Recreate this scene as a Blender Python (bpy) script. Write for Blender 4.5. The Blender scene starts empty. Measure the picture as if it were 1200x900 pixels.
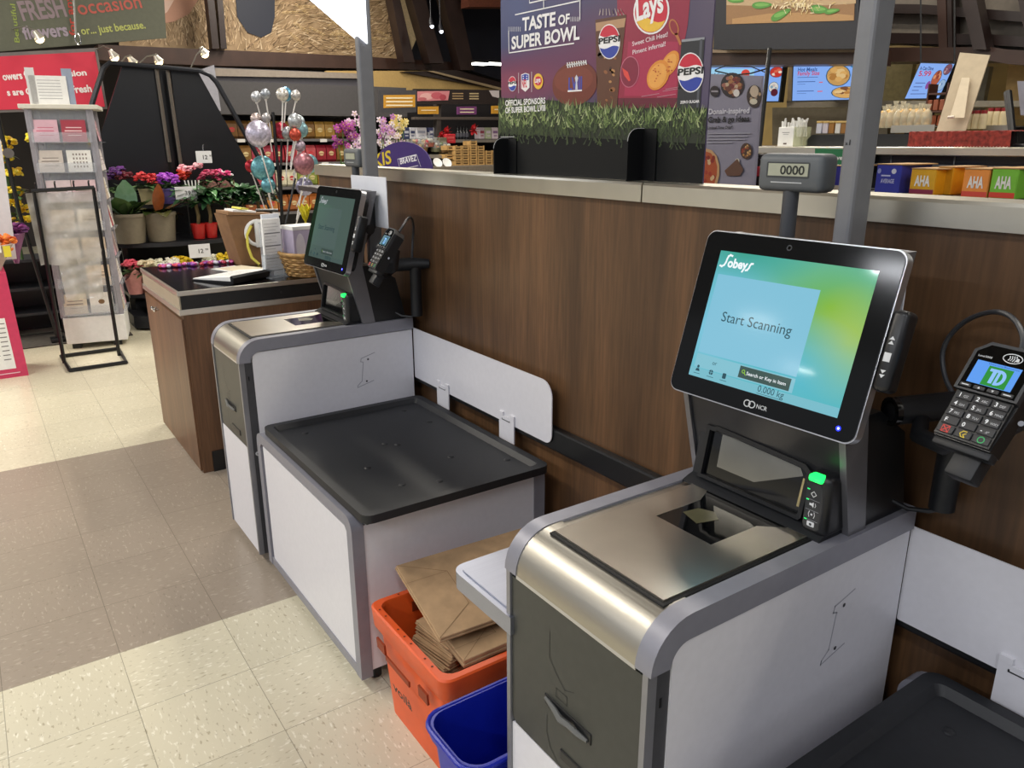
import bpy, bmesh, math, random
from mathutils import Vector, Matrix
S = bpy.context.scene
COL = S.collection
PI = math.pi
rnd = random.Random(7)

# ------------------------------------------------------------------ camera
CAMZ = 1.485
FPX = 914.875
ROT = [[0.566283, 0.824203, -0.003502], [0.242315, -0.170545, -0.955091], [-0.787786, 0.540003, -0.296293]]
CAM = Vector((0, 0, CAMZ))
cam = bpy.data.cameras.new('camera')
camo = bpy.data.objects.new('camera', cam)
COL.objects.link(camo)
cam.sensor_width = 36.0
cam.lens = FPX / 1200 * 36
cam.clip_start = 0.02
r, d, f = [Vector(v) for v in ROT]
m = Matrix((r, -d, -f)).transposed().to_4x4()
m.translation = CAM
camo.matrix_world = m
S.camera = camo

# ------------------------------------------------------------------ world, lights, exposure
S.view_settings.view_transform = 'Standard'
S.view_settings.look = 'None'
S.view_settings.gamma = 1
S.view_settings.use_curve_mapping = False
S.view_settings.exposure = 0.0
S.cycles.use_denoising = True
S.cycles.max_bounces = 8
S.cycles.sample_clamp_indirect = 4
w = bpy.data.worlds.new('world')
S.world = w
w.use_nodes = True
w.node_tree.nodes['Background'].inputs[0].default_value = (0.60, 0.62, 0.68, 1)
w.node_tree.nodes['Background'].inputs[1].default_value = 0.56

def area(name, loc, sx, sy, power, color=(1, 0.97, 0.93), rot=(0, 0, 0)):
    l = bpy.data.lights.new(name, 'AREA')
    l.shape = 'RECTANGLE'
    l.size = sx
    l.size_y = sy
    l.energy = power
    l.color = color
    o = bpy.data.objects.new(name, l)
    COL.objects.link(o)
    o.location = loc
    o.rotation_euler = rot
    return o

WARM, COOL = (1, 0.93, 0.82), (0.93, 0.95, 1.0)
STRIPS = [(-9.6, -4.2, 190, WARM), (-3.0, -5.2, 150, COOL), (0.5, -4.8, 140, COOL),
          (-7.5, -1.6, 150, WARM), (-4.2, -1.5, 100, WARM), (-0.9, -1.3, 34, COOL), (2.6, -1.0, 70, COOL),
          (-5.6, 2.6, 95, WARM), (-2.0, 3.2, 85, WARM), (1.8, 3.0, 50, WARM), (-8.8, 3.6, 130, WARM),
          (-4.5, 6.0, 120, WARM)]
for i, (x, y, pw, c) in enumerate(STRIPS):
    area('strip_light', (x, y, 4.05), 2.4, 0.22, pw, c)

for x, y in ((-6.95, -7.75), (-7.35, -10.0)):
    area('far_strip_light', (x, y, 4.05), .62, .09, 9, WARM)

# ------------------------------------------------------------------ pixel -> point on a real plane
def px(x, y, X=None, Y=None, Z=None):
    v = Vector(ROT[0]) * ((x - 600) / FPX) + Vector(ROT[1]) * ((y - 450) / FPX) + Vector(ROT[2])
    if X is not None: t = (X - CAM.x) / v.x
    elif Y is not None: t = (Y - CAM.y) / v.y
    else: t = (Z - CAM.z) / v.z
    return CAM + v * t

def pixel_of(P):
    v = Vector(P) - CAM
    q = [Vector(a).dot(v) for a in ROT]
    return 600 + FPX * q[0] / q[2], 450 + FPX * q[1] / q[2]

# ------------------------------------------------------------------ materials
def lin(h):
    h = h.lstrip('#')
    o = []
    for i in (0, 2, 4):
        c = int(h[i:i + 2], 16) / 255
        o.append(c / 12.92 if c <= 0.04045 else ((c + 0.055) / 1.055) ** 2.4)
    return (*o, 1.0)

MATS = {}
def mat(hexc, rough=0.5, metal=0.0, var=0.06, scale=30.0, bump=0.0, emit=0.0, spec=0.5, coat=0.0, trans=0.0, alpha=1.0, stretch=None, hex2=None):
    key = (hexc, rough, metal, var, scale, bump, emit, spec, coat, trans, alpha, stretch, hex2)
    if key in MATS: return MATS[key]
    m = bpy.data.materials.new('material_' + hexc.lstrip('#'))
    m.use_nodes = True
    nt = m.node_tree
    b = nt.nodes['Principled BSDF']
    c = lin(hexc)
    b.inputs['Base Color'].default_value = c
    b.inputs['Roughness'].default_value = rough
    b.inputs['Metallic'].default_value = metal
    b.inputs['Specular IOR Level'].default_value = spec
    b.inputs['Coat Weight'].default_value = coat
    b.inputs['Transmission Weight'].default_value = trans
    b.inputs['Alpha'].default_value = alpha
    if var or bump or hex2:
        tc = nt.nodes.new('ShaderNodeTexCoord')
        mp = nt.nodes.new('ShaderNodeMapping')
        if stretch: mp.inputs['Scale'].default_value = stretch
        nz = nt.nodes.new('ShaderNodeTexNoise')
        nz.inputs['Scale'].default_value = scale
        nz.inputs['Detail'].default_value = 4
        nt.links.new(tc.outputs['Object'], mp.inputs['Vector'])
        nt.links.new(mp.outputs['Vector'], nz.inputs['Vector'])
        rp = nt.nodes.new('ShaderNodeValToRGB')
        rp.color_ramp.elements[0].position = 0.3
        rp.color_ramp.elements[1].position = 0.7
        lo = lin(hex2) if hex2 else tuple(max(0, v * (1 - 2 * var)) for v in c[:3]) + (1,)
        hi = c if hex2 else tuple(min(1, v * (1 + 2 * var)) for v in c[:3]) + (1,)
        rp.color_ramp.elements[0].color = lo
        rp.color_ramp.elements[1].color = hi
        nt.links.new(nz.outputs['Fac'], rp.inputs['Fac'])
        nt.links.new(rp.outputs['Color'], b.inputs['Base Color'])
        if emit: nt.links.new(rp.outputs['Color'], b.inputs['Emission Color'])
        if bump:
            bp = nt.nodes.new('ShaderNodeBump')
            bp.inputs['Strength'].default_value = bump
            bp.inputs['Distance'].default_value = 0.003
            nt.links.new(nz.outputs['Fac'], bp.inputs['Height'])
            nt.links.new(bp.outputs['Normal'], b.inputs['Normal'])
    if emit:
        if not (var or bump or hex2): b.inputs['Emission Color'].default_value = c
        b.inputs['Emission Strength'].default_value = emit
    MATS[key] = m
    return m

def glow(hexc, e=1.0):      # something that gives off its own light: a screen, a lamp
    m = mat(hexc, 0.09, var=0, emit=e, spec=.4)
    m.node_tree.nodes['Principled BSDF'].inputs['Base Color'].default_value = (0.01, 0.01, 0.01, 1)
    return m

def ink(hexc, rough=0.5):   # flat printed colour
    return mat(hexc, rough, var=0.02, scale=80)

# ------------------------------------------------------------------ mesh builder
FONT_CACHE = {}
def text_geo(s, bold, space=1.0):
    k = (s, bold, space)
    if k in FONT_CACHE: return FONT_CACHE[k]
    cu = bpy.data.curves.new('lettering', 'FONT')
    cu.body = s
    cu.size = 1.0
    cu.offset = bold
    cu.resolution_u = 3
    cu.space_character = space
    o = bpy.data.objects.new('lettering', cu)
    COL.objects.link(o)
    dg = bpy.context.evaluated_depsgraph_get()
    me = bpy.data.meshes.new_from_object(o.evaluated_get(dg))
    vs = [v.co.copy() for v in me.vertices]
    fs = [tuple(p.vertices) for p in me.polygons]
    bpy.data.objects.remove(o)
    bpy.data.curves.remove(cu)
    bpy.data.meshes.remove(me)
    xs = [v.x for v in vs] or [0]
    FONT_CACHE[k] = (vs, fs, min(xs), max(xs))
    return FONT_CACHE[k]

class MB:
    def __init__(s, M=None):
        s.v, s.f, s.mi, s.mats = [], [], [], []
        s.M = M or Matrix()
    def mid(s, m):
        if m not in s.mats: s.mats.append(m)
        return s.mats.index(m)
    def add(s, vs, fs, m, M=None):
        T = s.M @ M if M is not None else s.M
        n = len(s.v)
        s.v += [T @ Vector(v) for v in vs]
        k = s.mid(m)
        for q in fs:
            s.f.append([n + i for i in q])
            s.mi.append(k)
        return s
    def poly(s, pts, m, M=None): return s.add(pts, [list(range(len(pts)))], m, M)
    def box(s, x0, x1, y0, y1, z0, z1, m, bev=0.0, seg=2, M=None):
        if not bev:
            vs = [(x, y, z) for x in (x0, x1) for y in (y0, y1) for z in (z0, z1)]
            return s.add(vs, [(0, 1, 3, 2), (4, 6, 7, 5), (0, 4, 5, 1), (2, 3, 7, 6), (0, 2, 6, 4), (1, 5, 7, 3)], m, M)
        bm = bmesh.new()
        bmesh.ops.create_cube(bm, size=1)
        for v in bm.verts:
            v.co = Vector(((x0 + x1) / 2 + v.co.x * (x1 - x0), (y0 + y1) / 2 + v.co.y * (y1 - y0), (z0 + z1) / 2 + v.co.z * (z1 - z0)))
        bmesh.ops.bevel(bm, geom=bm.edges[:], offset=bev, segments=seg, profile=0.5, affect='EDGES')
        bm.verts.index_update()
        vs = [v.co.copy() for v in bm.verts]
        fs = [[v.index for v in q.verts] for q in bm.faces]
        bm.free()
        return s.add(vs, fs, m, M)
    def prism(s, pts, ax, a, b, m, M=None):
        # polygon in the two other axes (kept in x, y, z order), extruded along ax from a to b
        def mk(p, t):
            q = [p[0], p[1]]
            q.insert('xyz'.index(ax), t)
            return tuple(q)
        n = len(pts)
        vs = [mk(p, a) for p in pts] + [mk(p, b) for p in pts]
        fs = [list(range(n))[::-1], list(range(n, 2 * n))] + [[i, (i + 1) % n, n + (i + 1) % n, n + i] for i in range(n)]
        ar = sum(pts[i][0] * pts[(i + 1) % n][1] - pts[(i + 1) % n][0] * pts[i][1] for i in range(n))
        flip = (ar < 0) ^ (ax == 'y') ^ (b < a)
        if flip: fs = [q[::-1] for q in fs]
        return s.add(vs, fs, m, M)
    def tube(s, pts, rad, m, n=8, M=None, cap=True):
        pts = [Vector(q) for q in pts]
        rr = rad if isinstance(rad, (list, tuple)) else [rad] * len(pts)
        vs, fs = [], []
        up = None
        for i, q in enumerate(pts):
            t = (pts[min(i + 1, len(pts) - 1)] - pts[max(i - 1, 0)]).normalized()
            if up is None: up = t.orthogonal().normalized()
            up = (up - t * up.dot(t)).normalized()
            sd = t.cross(up)
            for k in range(n):
                a = 2 * PI * k / n
                vs.append(q + (up * math.cos(a) + sd * math.sin(a)) * rr[i])
        for i in range(len(pts) - 1):
            for k in range(n):
                fs.append((i * n + k, i * n + (k + 1) % n, (i + 1) * n + (k + 1) % n, (i + 1) * n + k))
        if cap:
            fs.append(list(range(n))[::-1])
            fs.append([(len(pts) - 1) * n + k for k in range(n)])
        return s.add(vs, fs, m, M)
    def cyl(s, a, b, rad, m, n=16, M=None): return s.tube([a, b], rad, m, n, M)
    def lathe(s, prof, m, n=20, c=(0, 0, 0), M=None):
        vs, fs = [], []
        for rr, z in prof:
            for k in range(n):
                a = 2 * PI * k / n
                vs.append((c[0] + rr * math.cos(a), c[1] + rr * math.sin(a), c[2] + z))
        for i in range(len(prof) - 1):
            for k in range(n):
                fs.append((i * n + k, i * n + (k + 1) % n, (i + 1) * n + (k + 1) % n, (i + 1) * n + k))
        return s.add(vs, fs, m, M)
    def ell(s, c, rx, ry, rz, m, nu=12, nv=8, M=None):
        vs, fs = [(c[0], c[1], c[2] - rz)], []
        for j in range(1, nv):
            b = -PI / 2 + PI * j / nv
            for k in range(nu):
                a = 2 * PI * k / nu
                vs.append((c[0] + rx * math.cos(b) * math.cos(a), c[1] + ry * math.cos(b) * math.sin(a), c[2] + rz * math.sin(b)))
        vs.append((c[0], c[1], c[2] + rz))
        for k in range(nu): fs.append((0, 1 + (k + 1) % nu, 1 + k))
        for j in range(nv - 2):
            for k in range(nu):
                p0 = 1 + j * nu
                fs.append((p0 + k, p0 + (k + 1) % nu, p0 + nu + (k + 1) % nu, p0 + nu + k))
        l = len(vs) - 1
        for k in range(nu): fs.append((l, 1 + (nv - 2) * nu + k, 1 + (nv - 2) * nu + (k + 1) % nu))
        return s.add(vs, fs, m, M)
    def text(s, t, x, y, h, m, w=None, M=None, z=0.0, bold=0.0, align='l', rot=0.0, space=1.0):
        vs, fs, a, b = text_geo(t, bold, space)
        k = h / 0.72
        kx = k if w is None else w / max(1e-6, b - a)
        ofs = {'l': 0, 'c': (b - a) / 2, 'r': b - a}[align]
        R = Matrix.Translation((x, y, z)) @ Matrix.Rotation(rot, 4, 'Z')
        return s.add([R @ Vector(((v.x - a - ofs) * kx, v.y * k, 0)) for v in vs], fs, m, M)
    def disc(s, c, rx, ry, m, n=24, z=0.0, M=None, rot=0.0):
        return s.poly([(c[0] + rx * math.cos(2 * PI * k / n) * math.cos(rot) - ry * math.sin(2 * PI * k / n) * math.sin(rot),
                        c[1] + rx * math.cos(2 * PI * k / n) * math.sin(rot) + ry * math.sin(2 * PI * k / n) * math.cos(rot), z) for k in range(n)], m, M)
    def rect(s, x0, x1, y0, y1, m, z=0.0, M=None): return s.poly([(x0, y0, z), (x1, y0, z), (x1, y1, z), (x0, y1, z)], m, M)
    def rrect(s, x0, x1, y0, y1, rad, m, z=0.0, M=None, n=5):
        return s.poly([(a, b, z) for a, b in rr2(x0, x1, y0, y1, rad, n)], m, M)
    def line(s, pts, wd, m, z=0.0, M=None):
        for a, b in zip(pts[:-1], pts[1:]):
            a, b = Vector((a[0], a[1])), Vector((b[0], b[1]))
            t = (b - a)
            if t.length < 1e-9: continue
            t.normalize()
            nn = Vector((-t.y, t.x)) * wd / 2
            e = t * wd / 2
            s.poly([(*(a - e - nn), z), (*(b + e - nn), z), (*(b + e + nn), z), (*(a - e + nn), z)], m, M)
        return s
    def build(s, name, parent=None, smooth=None, loc=None, rz=0.0):
        me = bpy.data.meshes.new(name)
        me.from_pydata([tuple(v) for v in s.v], [], s.f)
        for q in s.mats: me.materials.append(q)
        me.polygons.foreach_set('material_index', s.mi)
        if smooth:
            me.polygons.foreach_set('use_smooth', [True] * len(me.polygons))
            me.update()
            me.set_sharp_from_angle(angle=math.radians(smooth if smooth is not True else 40))
        me.update()
        o = bpy.data.objects.new(name, me)
        COL.objects.link(o)
        if parent: o.parent = parent
        if loc is not None: o.location = loc
        if rz: o.rotation_euler.z = rz
        return o

def rr2(x0, x1, y0, y1, rad, n=5):
    o = []
    if not isinstance(rad, (tuple, list)): rad = (rad,) * 4
    for (cx, cy, sx, sy, a0), q in zip(((x0, y0, 1, 1, PI), (x1, y0, -1, 1, 1.5 * PI), (x1, y1, -1, -1, 0), (x0, y1, 1, -1, .5 * PI)), rad):
        if q <= 0:
            o.append((cx, cy))
            continue
        for k in range(n + 1):
            a = a0 + .5 * PI * k / n
            o.append((cx + sx * q + q * math.cos(a), cy + sy * q + q * math.sin(a)))
    return o

def tag(o, label=None, cat=None, group=None, kind=None):
    if label: o['label'] = label
    if cat: o['category'] = cat
    if group: o['group'] = group
    if kind: o['kind'] = kind
    return o
def thing(name, label, cat, loc=(0, 0, 0), rz=0.0, group=None):
    o = bpy.data.objects.new(name, None)
    COL.objects.link(o)
    o.empty_display_size = 0.05
    o.location = loc
    o.rotation_euler.z = rz
    return tag(o, label, cat, group)
def struct(o, label=None, cat=None):
    o['kind'] = 'structure'
    return tag(o, label, cat)
def dup(root, loc=None, rz=None, label=None, group=None):
    q = root.copy()
    COL.objects.link(q)
    if loc is not None: q.location = loc
    if rz is not None: q.rotation_euler.z = rz
    if label: q['label'] = label
    if group: q['group'] = group
    for ch in list(root.children):
        c = ch.copy()
        COL.objects.link(c)
        c.parent = q
        for g in ch.children:
            e = g.copy()
            COL.objects.link(e)
            e.parent = c
    return q
def plane_M(o, u, v):      # maps (u, v, w) of a flat thing standing in the place to world
    o, u, v = Vector(o), Vector(u).normalized(), Vector(v).normalized()
    M = Matrix((u, v, u.cross(v))).transposed().to_4x4()
    M.translation = o
    return M
FACE_Y = lambda x, y, z: plane_M((x, y, z), (1, 0, 0), (0, 0, 1))     # faces -Y (towards the aisle)
FACE_X = lambda x, y, z: plane_M((x, y, z), (0, 1, 0), (0, 0, 1))     # faces +X (towards the near end)

# ------------------------------------------------------------------ the setting
def N(nt, t, **kw):
    n = nt.nodes.new(t)
    for k, v in kw.items(): setattr(n, k, v)
    return n
def floor_material():
    m = bpy.data.materials.new('vinyl_tile')
    m.use_nodes = True
    nt = m.node_tree
    b = nt.nodes['Principled BSDF']
    L = nt.links.new
    tc = N(nt, 'ShaderNodeTexCoord')
    sep = N(nt, 'ShaderNodeSeparateXYZ')
    L(tc.outputs['Object'], sep.inputs[0])
    def mth(op, a, b_=None, c=None):
        n = N(nt, 'ShaderNodeMath', operation=op)
        for i, v in enumerate((a, b_, c)):
            if v is None: continue
            if isinstance(v, (int, float)): n.inputs[i].default_value = v
            else: L(v, n.inputs[i])
        return n.outputs[0]
    T = 0.3048
    tx = mth('DIVIDE', mth('ADD', sep.outputs[0], 2.356), T)
    ty = mth('DIVIDE', mth('SUBTRACT', sep.outputs[1], 0.159), T)
    ix, iy = mth('FLOOR', tx), mth('FLOOR', ty)
    fx, fy = mth('FRACT', tx), mth('FRACT', ty)
    comb = N(nt, 'ShaderNodeCombineXYZ')
    L(ix, comb.inputs[0]); L(iy, comb.inputs[1])
    wn = N(nt, 'ShaderNodeTexWhiteNoise', noise_dimensions='2D')
    L(comb.outputs[0], wn.inputs['Vector'])
    par = mth('ABSOLUTE', mth('MODULO', mth('ADD', ix, iy), 2.0))
    def fleck(sc, lo, hi, seed):
        res = []
        for st in ((1, .38, 1), (.38, 1, 1)):
            mp = N(nt, 'ShaderNodeMapping')
            mp.inputs['Scale'].default_value = st
            mp.inputs['Location'].default_value = (seed, seed * 2, 0)
            L(tc.outputs['Object'], mp.inputs['Vector'])
            nz = N(nt, 'ShaderNodeTexNoise')
            nz.inputs['Scale'].default_value = sc
            nz.inputs['Detail'].default_value = 2
            L(mp.outputs[0], nz.inputs['Vector'])
            mr = N(nt, 'ShaderNodeMapRange')
            mr.inputs['From Min'].default_value = lo
            mr.inputs['From Max'].default_value = hi
            L(nz.outputs['Fac'], mr.inputs['Value'])
            res.append(mr.outputs[0])
        mx = N(nt, 'ShaderNodeMix', data_type='FLOAT')
        L(par, mx.inputs['Factor']); L(res[0], mx.inputs[2]); L(res[1], mx.inputs[3])
        return mx.outputs[0]
    f1, f2 = fleck(95, .60, .68, 1.3), fleck(110, .62, .70, 7.7)
    def mixc(fac, a, b_):
        n = N(nt, 'ShaderNodeMix', data_type='RGBA')
        L(fac, n.inputs['Factor']) if not isinstance(fac, (int, float)) else setattr(n.inputs['Factor'], 'default_value', fac)
        for i, v in ((6, a), (7, b_)):
            if isinstance(v, tuple): n.inputs[i].default_value = v
            else: L(v, n.inputs[i])
        return n.outputs[2]
    light = mixc(f2, mixc(f1, lin('cfc8b0'), lin('e4dfcc')), lin('aea58c'))
    dark = mixc(f2, mixc(f1, lin('988c7e'), lin('ada192')), lin('8c8072'))
    band = mth('MULTIPLY', mth('GREATER_THAN', sep.outputs[0], -4.185), mth('LESS_THAN', sep.outputs[0], -2.356))
    col = mixc(band, light, dark)
    val = mth('ADD', mth('MULTIPLY', wn.outputs['Value'], 0.08), 0.94)
    hs = N(nt, 'ShaderNodeHueSaturation')
    L(val, hs.inputs['Value']); L(col, hs.inputs['Color'])
    big = N(nt, 'ShaderNodeTexNoise')
    big.inputs['Scale'].default_value = 2.2
    big.inputs['Detail'].default_value = 3
    L(tc.outputs['Object'], big.inputs['Vector'])
    gr = N(nt, 'ShaderNodeMapRange')
    gr.inputs['From Min'].default_value = .35; gr.inputs['From Max'].default_value = .7
    gr.inputs['To Min'].default_value = 0.0; gr.inputs['To Max'].default_value = 0.10
    L(big.outputs['Fac'], gr.inputs['Value'])
    wear = mixc(gr.outputs[0], hs.outputs[0], lin('7d7466'))
    seam = mth('MAXIMUM', mth('LESS_THAN', fx, 0.007), mth('LESS_THAN', fy, 0.007))
    fin = mixc(mth('MULTIPLY', seam, 0.55), wear, lin('4e4738'))
    L(fin, b.inputs['Base Color'])
    rr = mth('ADD', mth('MULTIPLY', big.outputs['Fac'], 0.15), 0.22)
    L(rr, b.inputs['Roughness'])
    b.inputs['Specular IOR Level'].default_value = 0.35
    return m

def wood_material(name, c1, c2, c3, axis='z', plank=0.0, rough=0.42):
    m = bpy.data.materials.new(name)
    m.use_nodes = True
    nt = m.node_tree
    b = nt.nodes['Principled BSDF']
    L = nt.links.new
    tc = N(nt, 'ShaderNodeTexCoord')
    mp = N(nt, 'ShaderNodeMapping')
    mp.inputs['Scale'].default_value = {'z': (1, 1, .06), 'y': (1, .06, 1), 'x': (.06, 1, 1)}[axis]
    L(tc.outputs['Object'], mp.inputs['Vector'])
    n1 = N(nt, 'ShaderNodeTexNoise'); n1.inputs['Scale'].default_value = 9; n1.inputs['Detail'].default_value = 6
    n2 = N(nt, 'ShaderNodeTexNoise'); n2.inputs['Scale'].default_value = 110; n2.inputs['Detail'].default_value = 3
    L(mp.outputs[0], n1.inputs['Vector']); L(mp.outputs[0], n2.inputs['Vector'])
    r1 = N(nt, 'ShaderNodeValToRGB')
    e = r1.color_ramp.elements
    e[0].position, e[0].color = 0.28, lin(c1)
    e[1].position, e[1].color = 0.72, lin(c3)
    q = e.new(0.5); q.color = lin(c2)
    L(n1.outputs['Fac'], r1.inputs['Fac'])
    mx = N(nt, 'ShaderNodeMix', data_type='RGBA', blend_type='MULTIPLY')
    mr = N(nt, 'ShaderNodeMapRange')
    mr.inputs['From Min'].default_value = .3; mr.inputs['From Max'].default_value = .7
    mr.inputs['To Min'].default_value = .72; mr.inputs['To Max'].default_value = 1.12
    L(n2.outputs['Fac'], mr.inputs['Value'])
    mx.inputs['Factor'].default_value = 1
    L(r1.outputs[0], mx.inputs[6]); L(mr.outputs[0], mx.inputs[7])
    out = mx.outputs[2]
    if plank:
        sep = N(nt, 'ShaderNodeSeparateXYZ'); L(tc.outputs['Object'], sep.inputs[0])
        dv = N(nt, 'ShaderNodeMath', operation='DIVIDE'); L(sep.outputs[0], dv.inputs[0]); dv.inputs[1].default_value = plank
        fl = N(nt, 'ShaderNodeMath', operation='FLOOR'); L(dv.outputs[0], fl.inputs[0])
        wn = N(nt, 'ShaderNodeTexWhiteNoise', noise_dimensions='1D'); L(fl.outputs[0], wn.inputs['W'])
        m2 = N(nt, 'ShaderNodeMapRange'); m2.inputs['To Min'].default_value = .82; m2.inputs['To Max'].default_value = 1.16
        L(wn.outputs['Value'], m2.inputs['Value'])
        hs = N(nt, 'ShaderNodeHueSaturation'); L(out, hs.inputs['Color']); L(m2.outputs[0], hs.inputs['Value'])
        out = hs.outputs[0]
    L(out, b.inputs['Base Color'])
    b.inputs['Roughness'].default_value = rough
    return m

def brushed(name, hexc, rough=0.28, axis='x', scale=400, bump=0.06):
    m = bpy.data.materials.new(name)
    m.use_nodes = True
    nt = m.node_tree
    b = nt.nodes['Principled BSDF']
    L = nt.links.new
    tc = N(nt, 'ShaderNodeTexCoord'); mp = N(nt, 'ShaderNodeMapping')
    mp.inputs['Scale'].default_value = {'x': (.02, 1, 1), 'y': (1, .02, 1), 'z': (1, 1, .02)}[axis]
    nz = N(nt, 'ShaderNodeTexNoise'); nz.inputs['Scale'].default_value = scale; nz.inputs['Detail'].default_value = 2
    L(tc.outputs['Object'], mp.inputs['Vector']); L(mp.outputs[0], nz.inputs['Vector'])
    mr = N(nt, 'ShaderNodeMapRange')
    mr.inputs['To Min'].default_value = rough - .08; mr.inputs['To Max'].default_value = rough + .12
    L(nz.outputs['Fac'], mr.inputs['Value']); L(mr.outputs[0], b.inputs['Roughness'])
    bp = N(nt, 'ShaderNodeBump'); bp.inputs['Strength'].default_value = bump; bp.inputs['Distance'].default_value = .001
    L(nz.outputs['Fac'], bp.inputs['Height']); L(bp.outputs[0], b.inputs['Normal'])
    b.inputs['Base Color'].default_value = lin(hexc)
    b.inputs['Metallic'].default_value = 1
    return m

STEEL = brushed('brushed_steel', 'b3afa5', 0.36, 'x', 350, .02)
STEEL_Y = brushed('brushed_steel_lengthwise', 'cbc7be', 0.30, 'y', 500, .1)
STEEL_CAP = mat('d9d4c5', 0.32, 1.0, .06, 4)
SHELF_STEEL = brushed('shelf_steel', 'a4a8b6', .42, 'y', 300, .02)
PLATTER = mat('d6d1c7', 0.30, 1.0, .03, 8)
WOOD = wood_material('walnut_laminate', '46311f', '5f442c', '735236', 'z', .305)
WOODC = wood_material('walnut_cabinet', '573c28', '6d4d34', '7c5a3e', 'z', 0)
WHITE = mat('dad9de', 0.38, var=.01, scale=60, bump=.03)
WHITE2 = mat('e6e6e6', 0.4, var=.01)
BLACK = mat('141517', 0.35, var=.08, scale=60)
BLACKM = mat('15171b', 0.5, var=.08, scale=90, bump=.05)
GLOSS = mat('050607', 0.06, var=0, spec=.6)
GREYTRIM = mat('8b8b94', 0.42, .25, .02, 40)
GREYDK = mat('4c4c4f', 0.4, .3, .03, 50)
DOORGREY = mat('3d3e3a', 0.42, .15, .03, 50)
SILVER = mat('c9cace', 0.3, .9, .01)
RUBBER = mat('0c0c0d', 0.7, var=.05)
PAPER = mat('e9e9e6', 0.6, var=.02)
KRAFT = mat('a98a66', 0.75, var=.07, scale=26, bump=.15)
CHROME = mat('d8d8da', 0.15, 1.0, 0)
DARKBROWN = mat('3b2820', 0.4, var=.1, scale=14, stretch=(1, 1, 1))

fl = MB().poly([(-14, -9, 0), (5, -9, 0), (5, 9, 0), (-14, 9, 0)], floor_material()).build('floor')
struct(fl)
struct(MB().box(-14, 5, -9, 9, 4.25, 4.35, mat('635d57', .8, var=.1, scale=2)).build('ceiling'))
struct(MB().box(-14, -13.9, -9, 9, 0, 4.25, mat('2a2523', .8, var=.1, scale=2)).build('wall_left'))
struct(MB().box(-13.9, 5, 8.9, 9, 0, 4.25, mat('3a3029', .8, var=.1, scale=2)).build('wall_back'))
WX0, WX1, WY = -3.6, 1.2, 1.383
struct(MB().box(WX0, WX1, WY, WY + .06, 0, 1.343, WOOD).build('wall_right'),
       'low walnut laminate partition wall running behind the self checkouts', 'partition')
for i, (a, b_) in enumerate(((WX0 - .012, -1.437), (-1.432, WX1))):
    t = MB()
    t.prism([(WY - .014, 1.343), (WY + .09, 1.343), (WY + .09, 1.389), (WY - .008, 1.389), (WY - .014, 1.383)], 'x', a, b_, STEEL_CAP)
    struct(t.build('trim_%d' % (i + 1)), 'brushed steel cap on the walnut partition, %s length' % ('far' if i == 0 else 'near'), 'trim')
struct(MB().box(WX0 + .02, WX1, WY - .03, WY - .001, .585, .655, BLACK, .006).build('trim_3'), 'black bumper rail along the walnut partition', 'trim')
struct(MB().box(WX0, WX1, WY - .012, WY - .001, 0, .1, BLACK).build('baseboard_right'))

# ------------------------------------------------------------------ self checkouts
def arc(cy, cz, rad, a0, a1, n=8):
    return [(cy + rad * math.cos(math.radians(a0 + (a1 - a0) * k / n)), cz + rad * math.sin(math.radians(a0 + (a1 - a0) * k / n))) for k in range(n + 1)]

KF, KB = -.834, -2.815
def screen_material(dim):
    m = bpy.data.materials.new('screen_picture')
    m.use_nodes = True
    nt = m.node_tree
    b = nt.nodes['Principled BSDF']
    L = nt.links.new
    tc = N(nt, 'ShaderNodeTexCoord')
    def blob(cx, cz, rx, rz):
        mp = N(nt, 'ShaderNodeMapping', vector_type='TEXTURE')
        mp.inputs['Location'].default_value = (cx, cz, 0)
        mp.inputs['Scale'].default_value = (rx, rz, 1)
        L(tc.outputs['Object'], mp.inputs['Vector'])
        g = N(nt, 'ShaderNodeTexGradient', gradient_type='SPHERICAL')
        L(mp.outputs[0], g.inputs[0])
        return g.outputs['Fac']
    def mixc(fac, a, c):
        n = N(nt, 'ShaderNodeMix', data_type='RGBA')
        L(fac, n.inputs['Factor'])
        for i, v in ((6, a), (7, c)):
            if isinstance(v, tuple): n.inputs[i].default_value = v
            else: L(v, n.inputs[i])
        return n.outputs[2]
    c = mixc(blob(.09, .05, .19, .13), lin('5cc3c8'), lin('7cc23a'))
    c = mixc(blob(.135, .0, .10, .10), c, lin('b7d65a'))
    c = mixc(blob(-.13, -.02, .16, .16), c, lin('86d4ef'))
    c = mixc(blob(.05, -.06, .16, .10), c, lin('5cc7dc'))
    c = mixc(blob(-.10, .12, .16, .05), c, lin('3fae97'))
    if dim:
        c = mixc(blob(0, 0, 30, 30), c, lin('6a857c'))  # grey-green wash of reflections, put into the dim screen's own glow
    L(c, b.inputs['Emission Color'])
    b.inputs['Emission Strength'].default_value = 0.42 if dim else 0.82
    b.inputs['Base Color'].default_value = (.01, .01, .01, 1)
    b.inputs['Roughness'].default_value = .05
    return m

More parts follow.
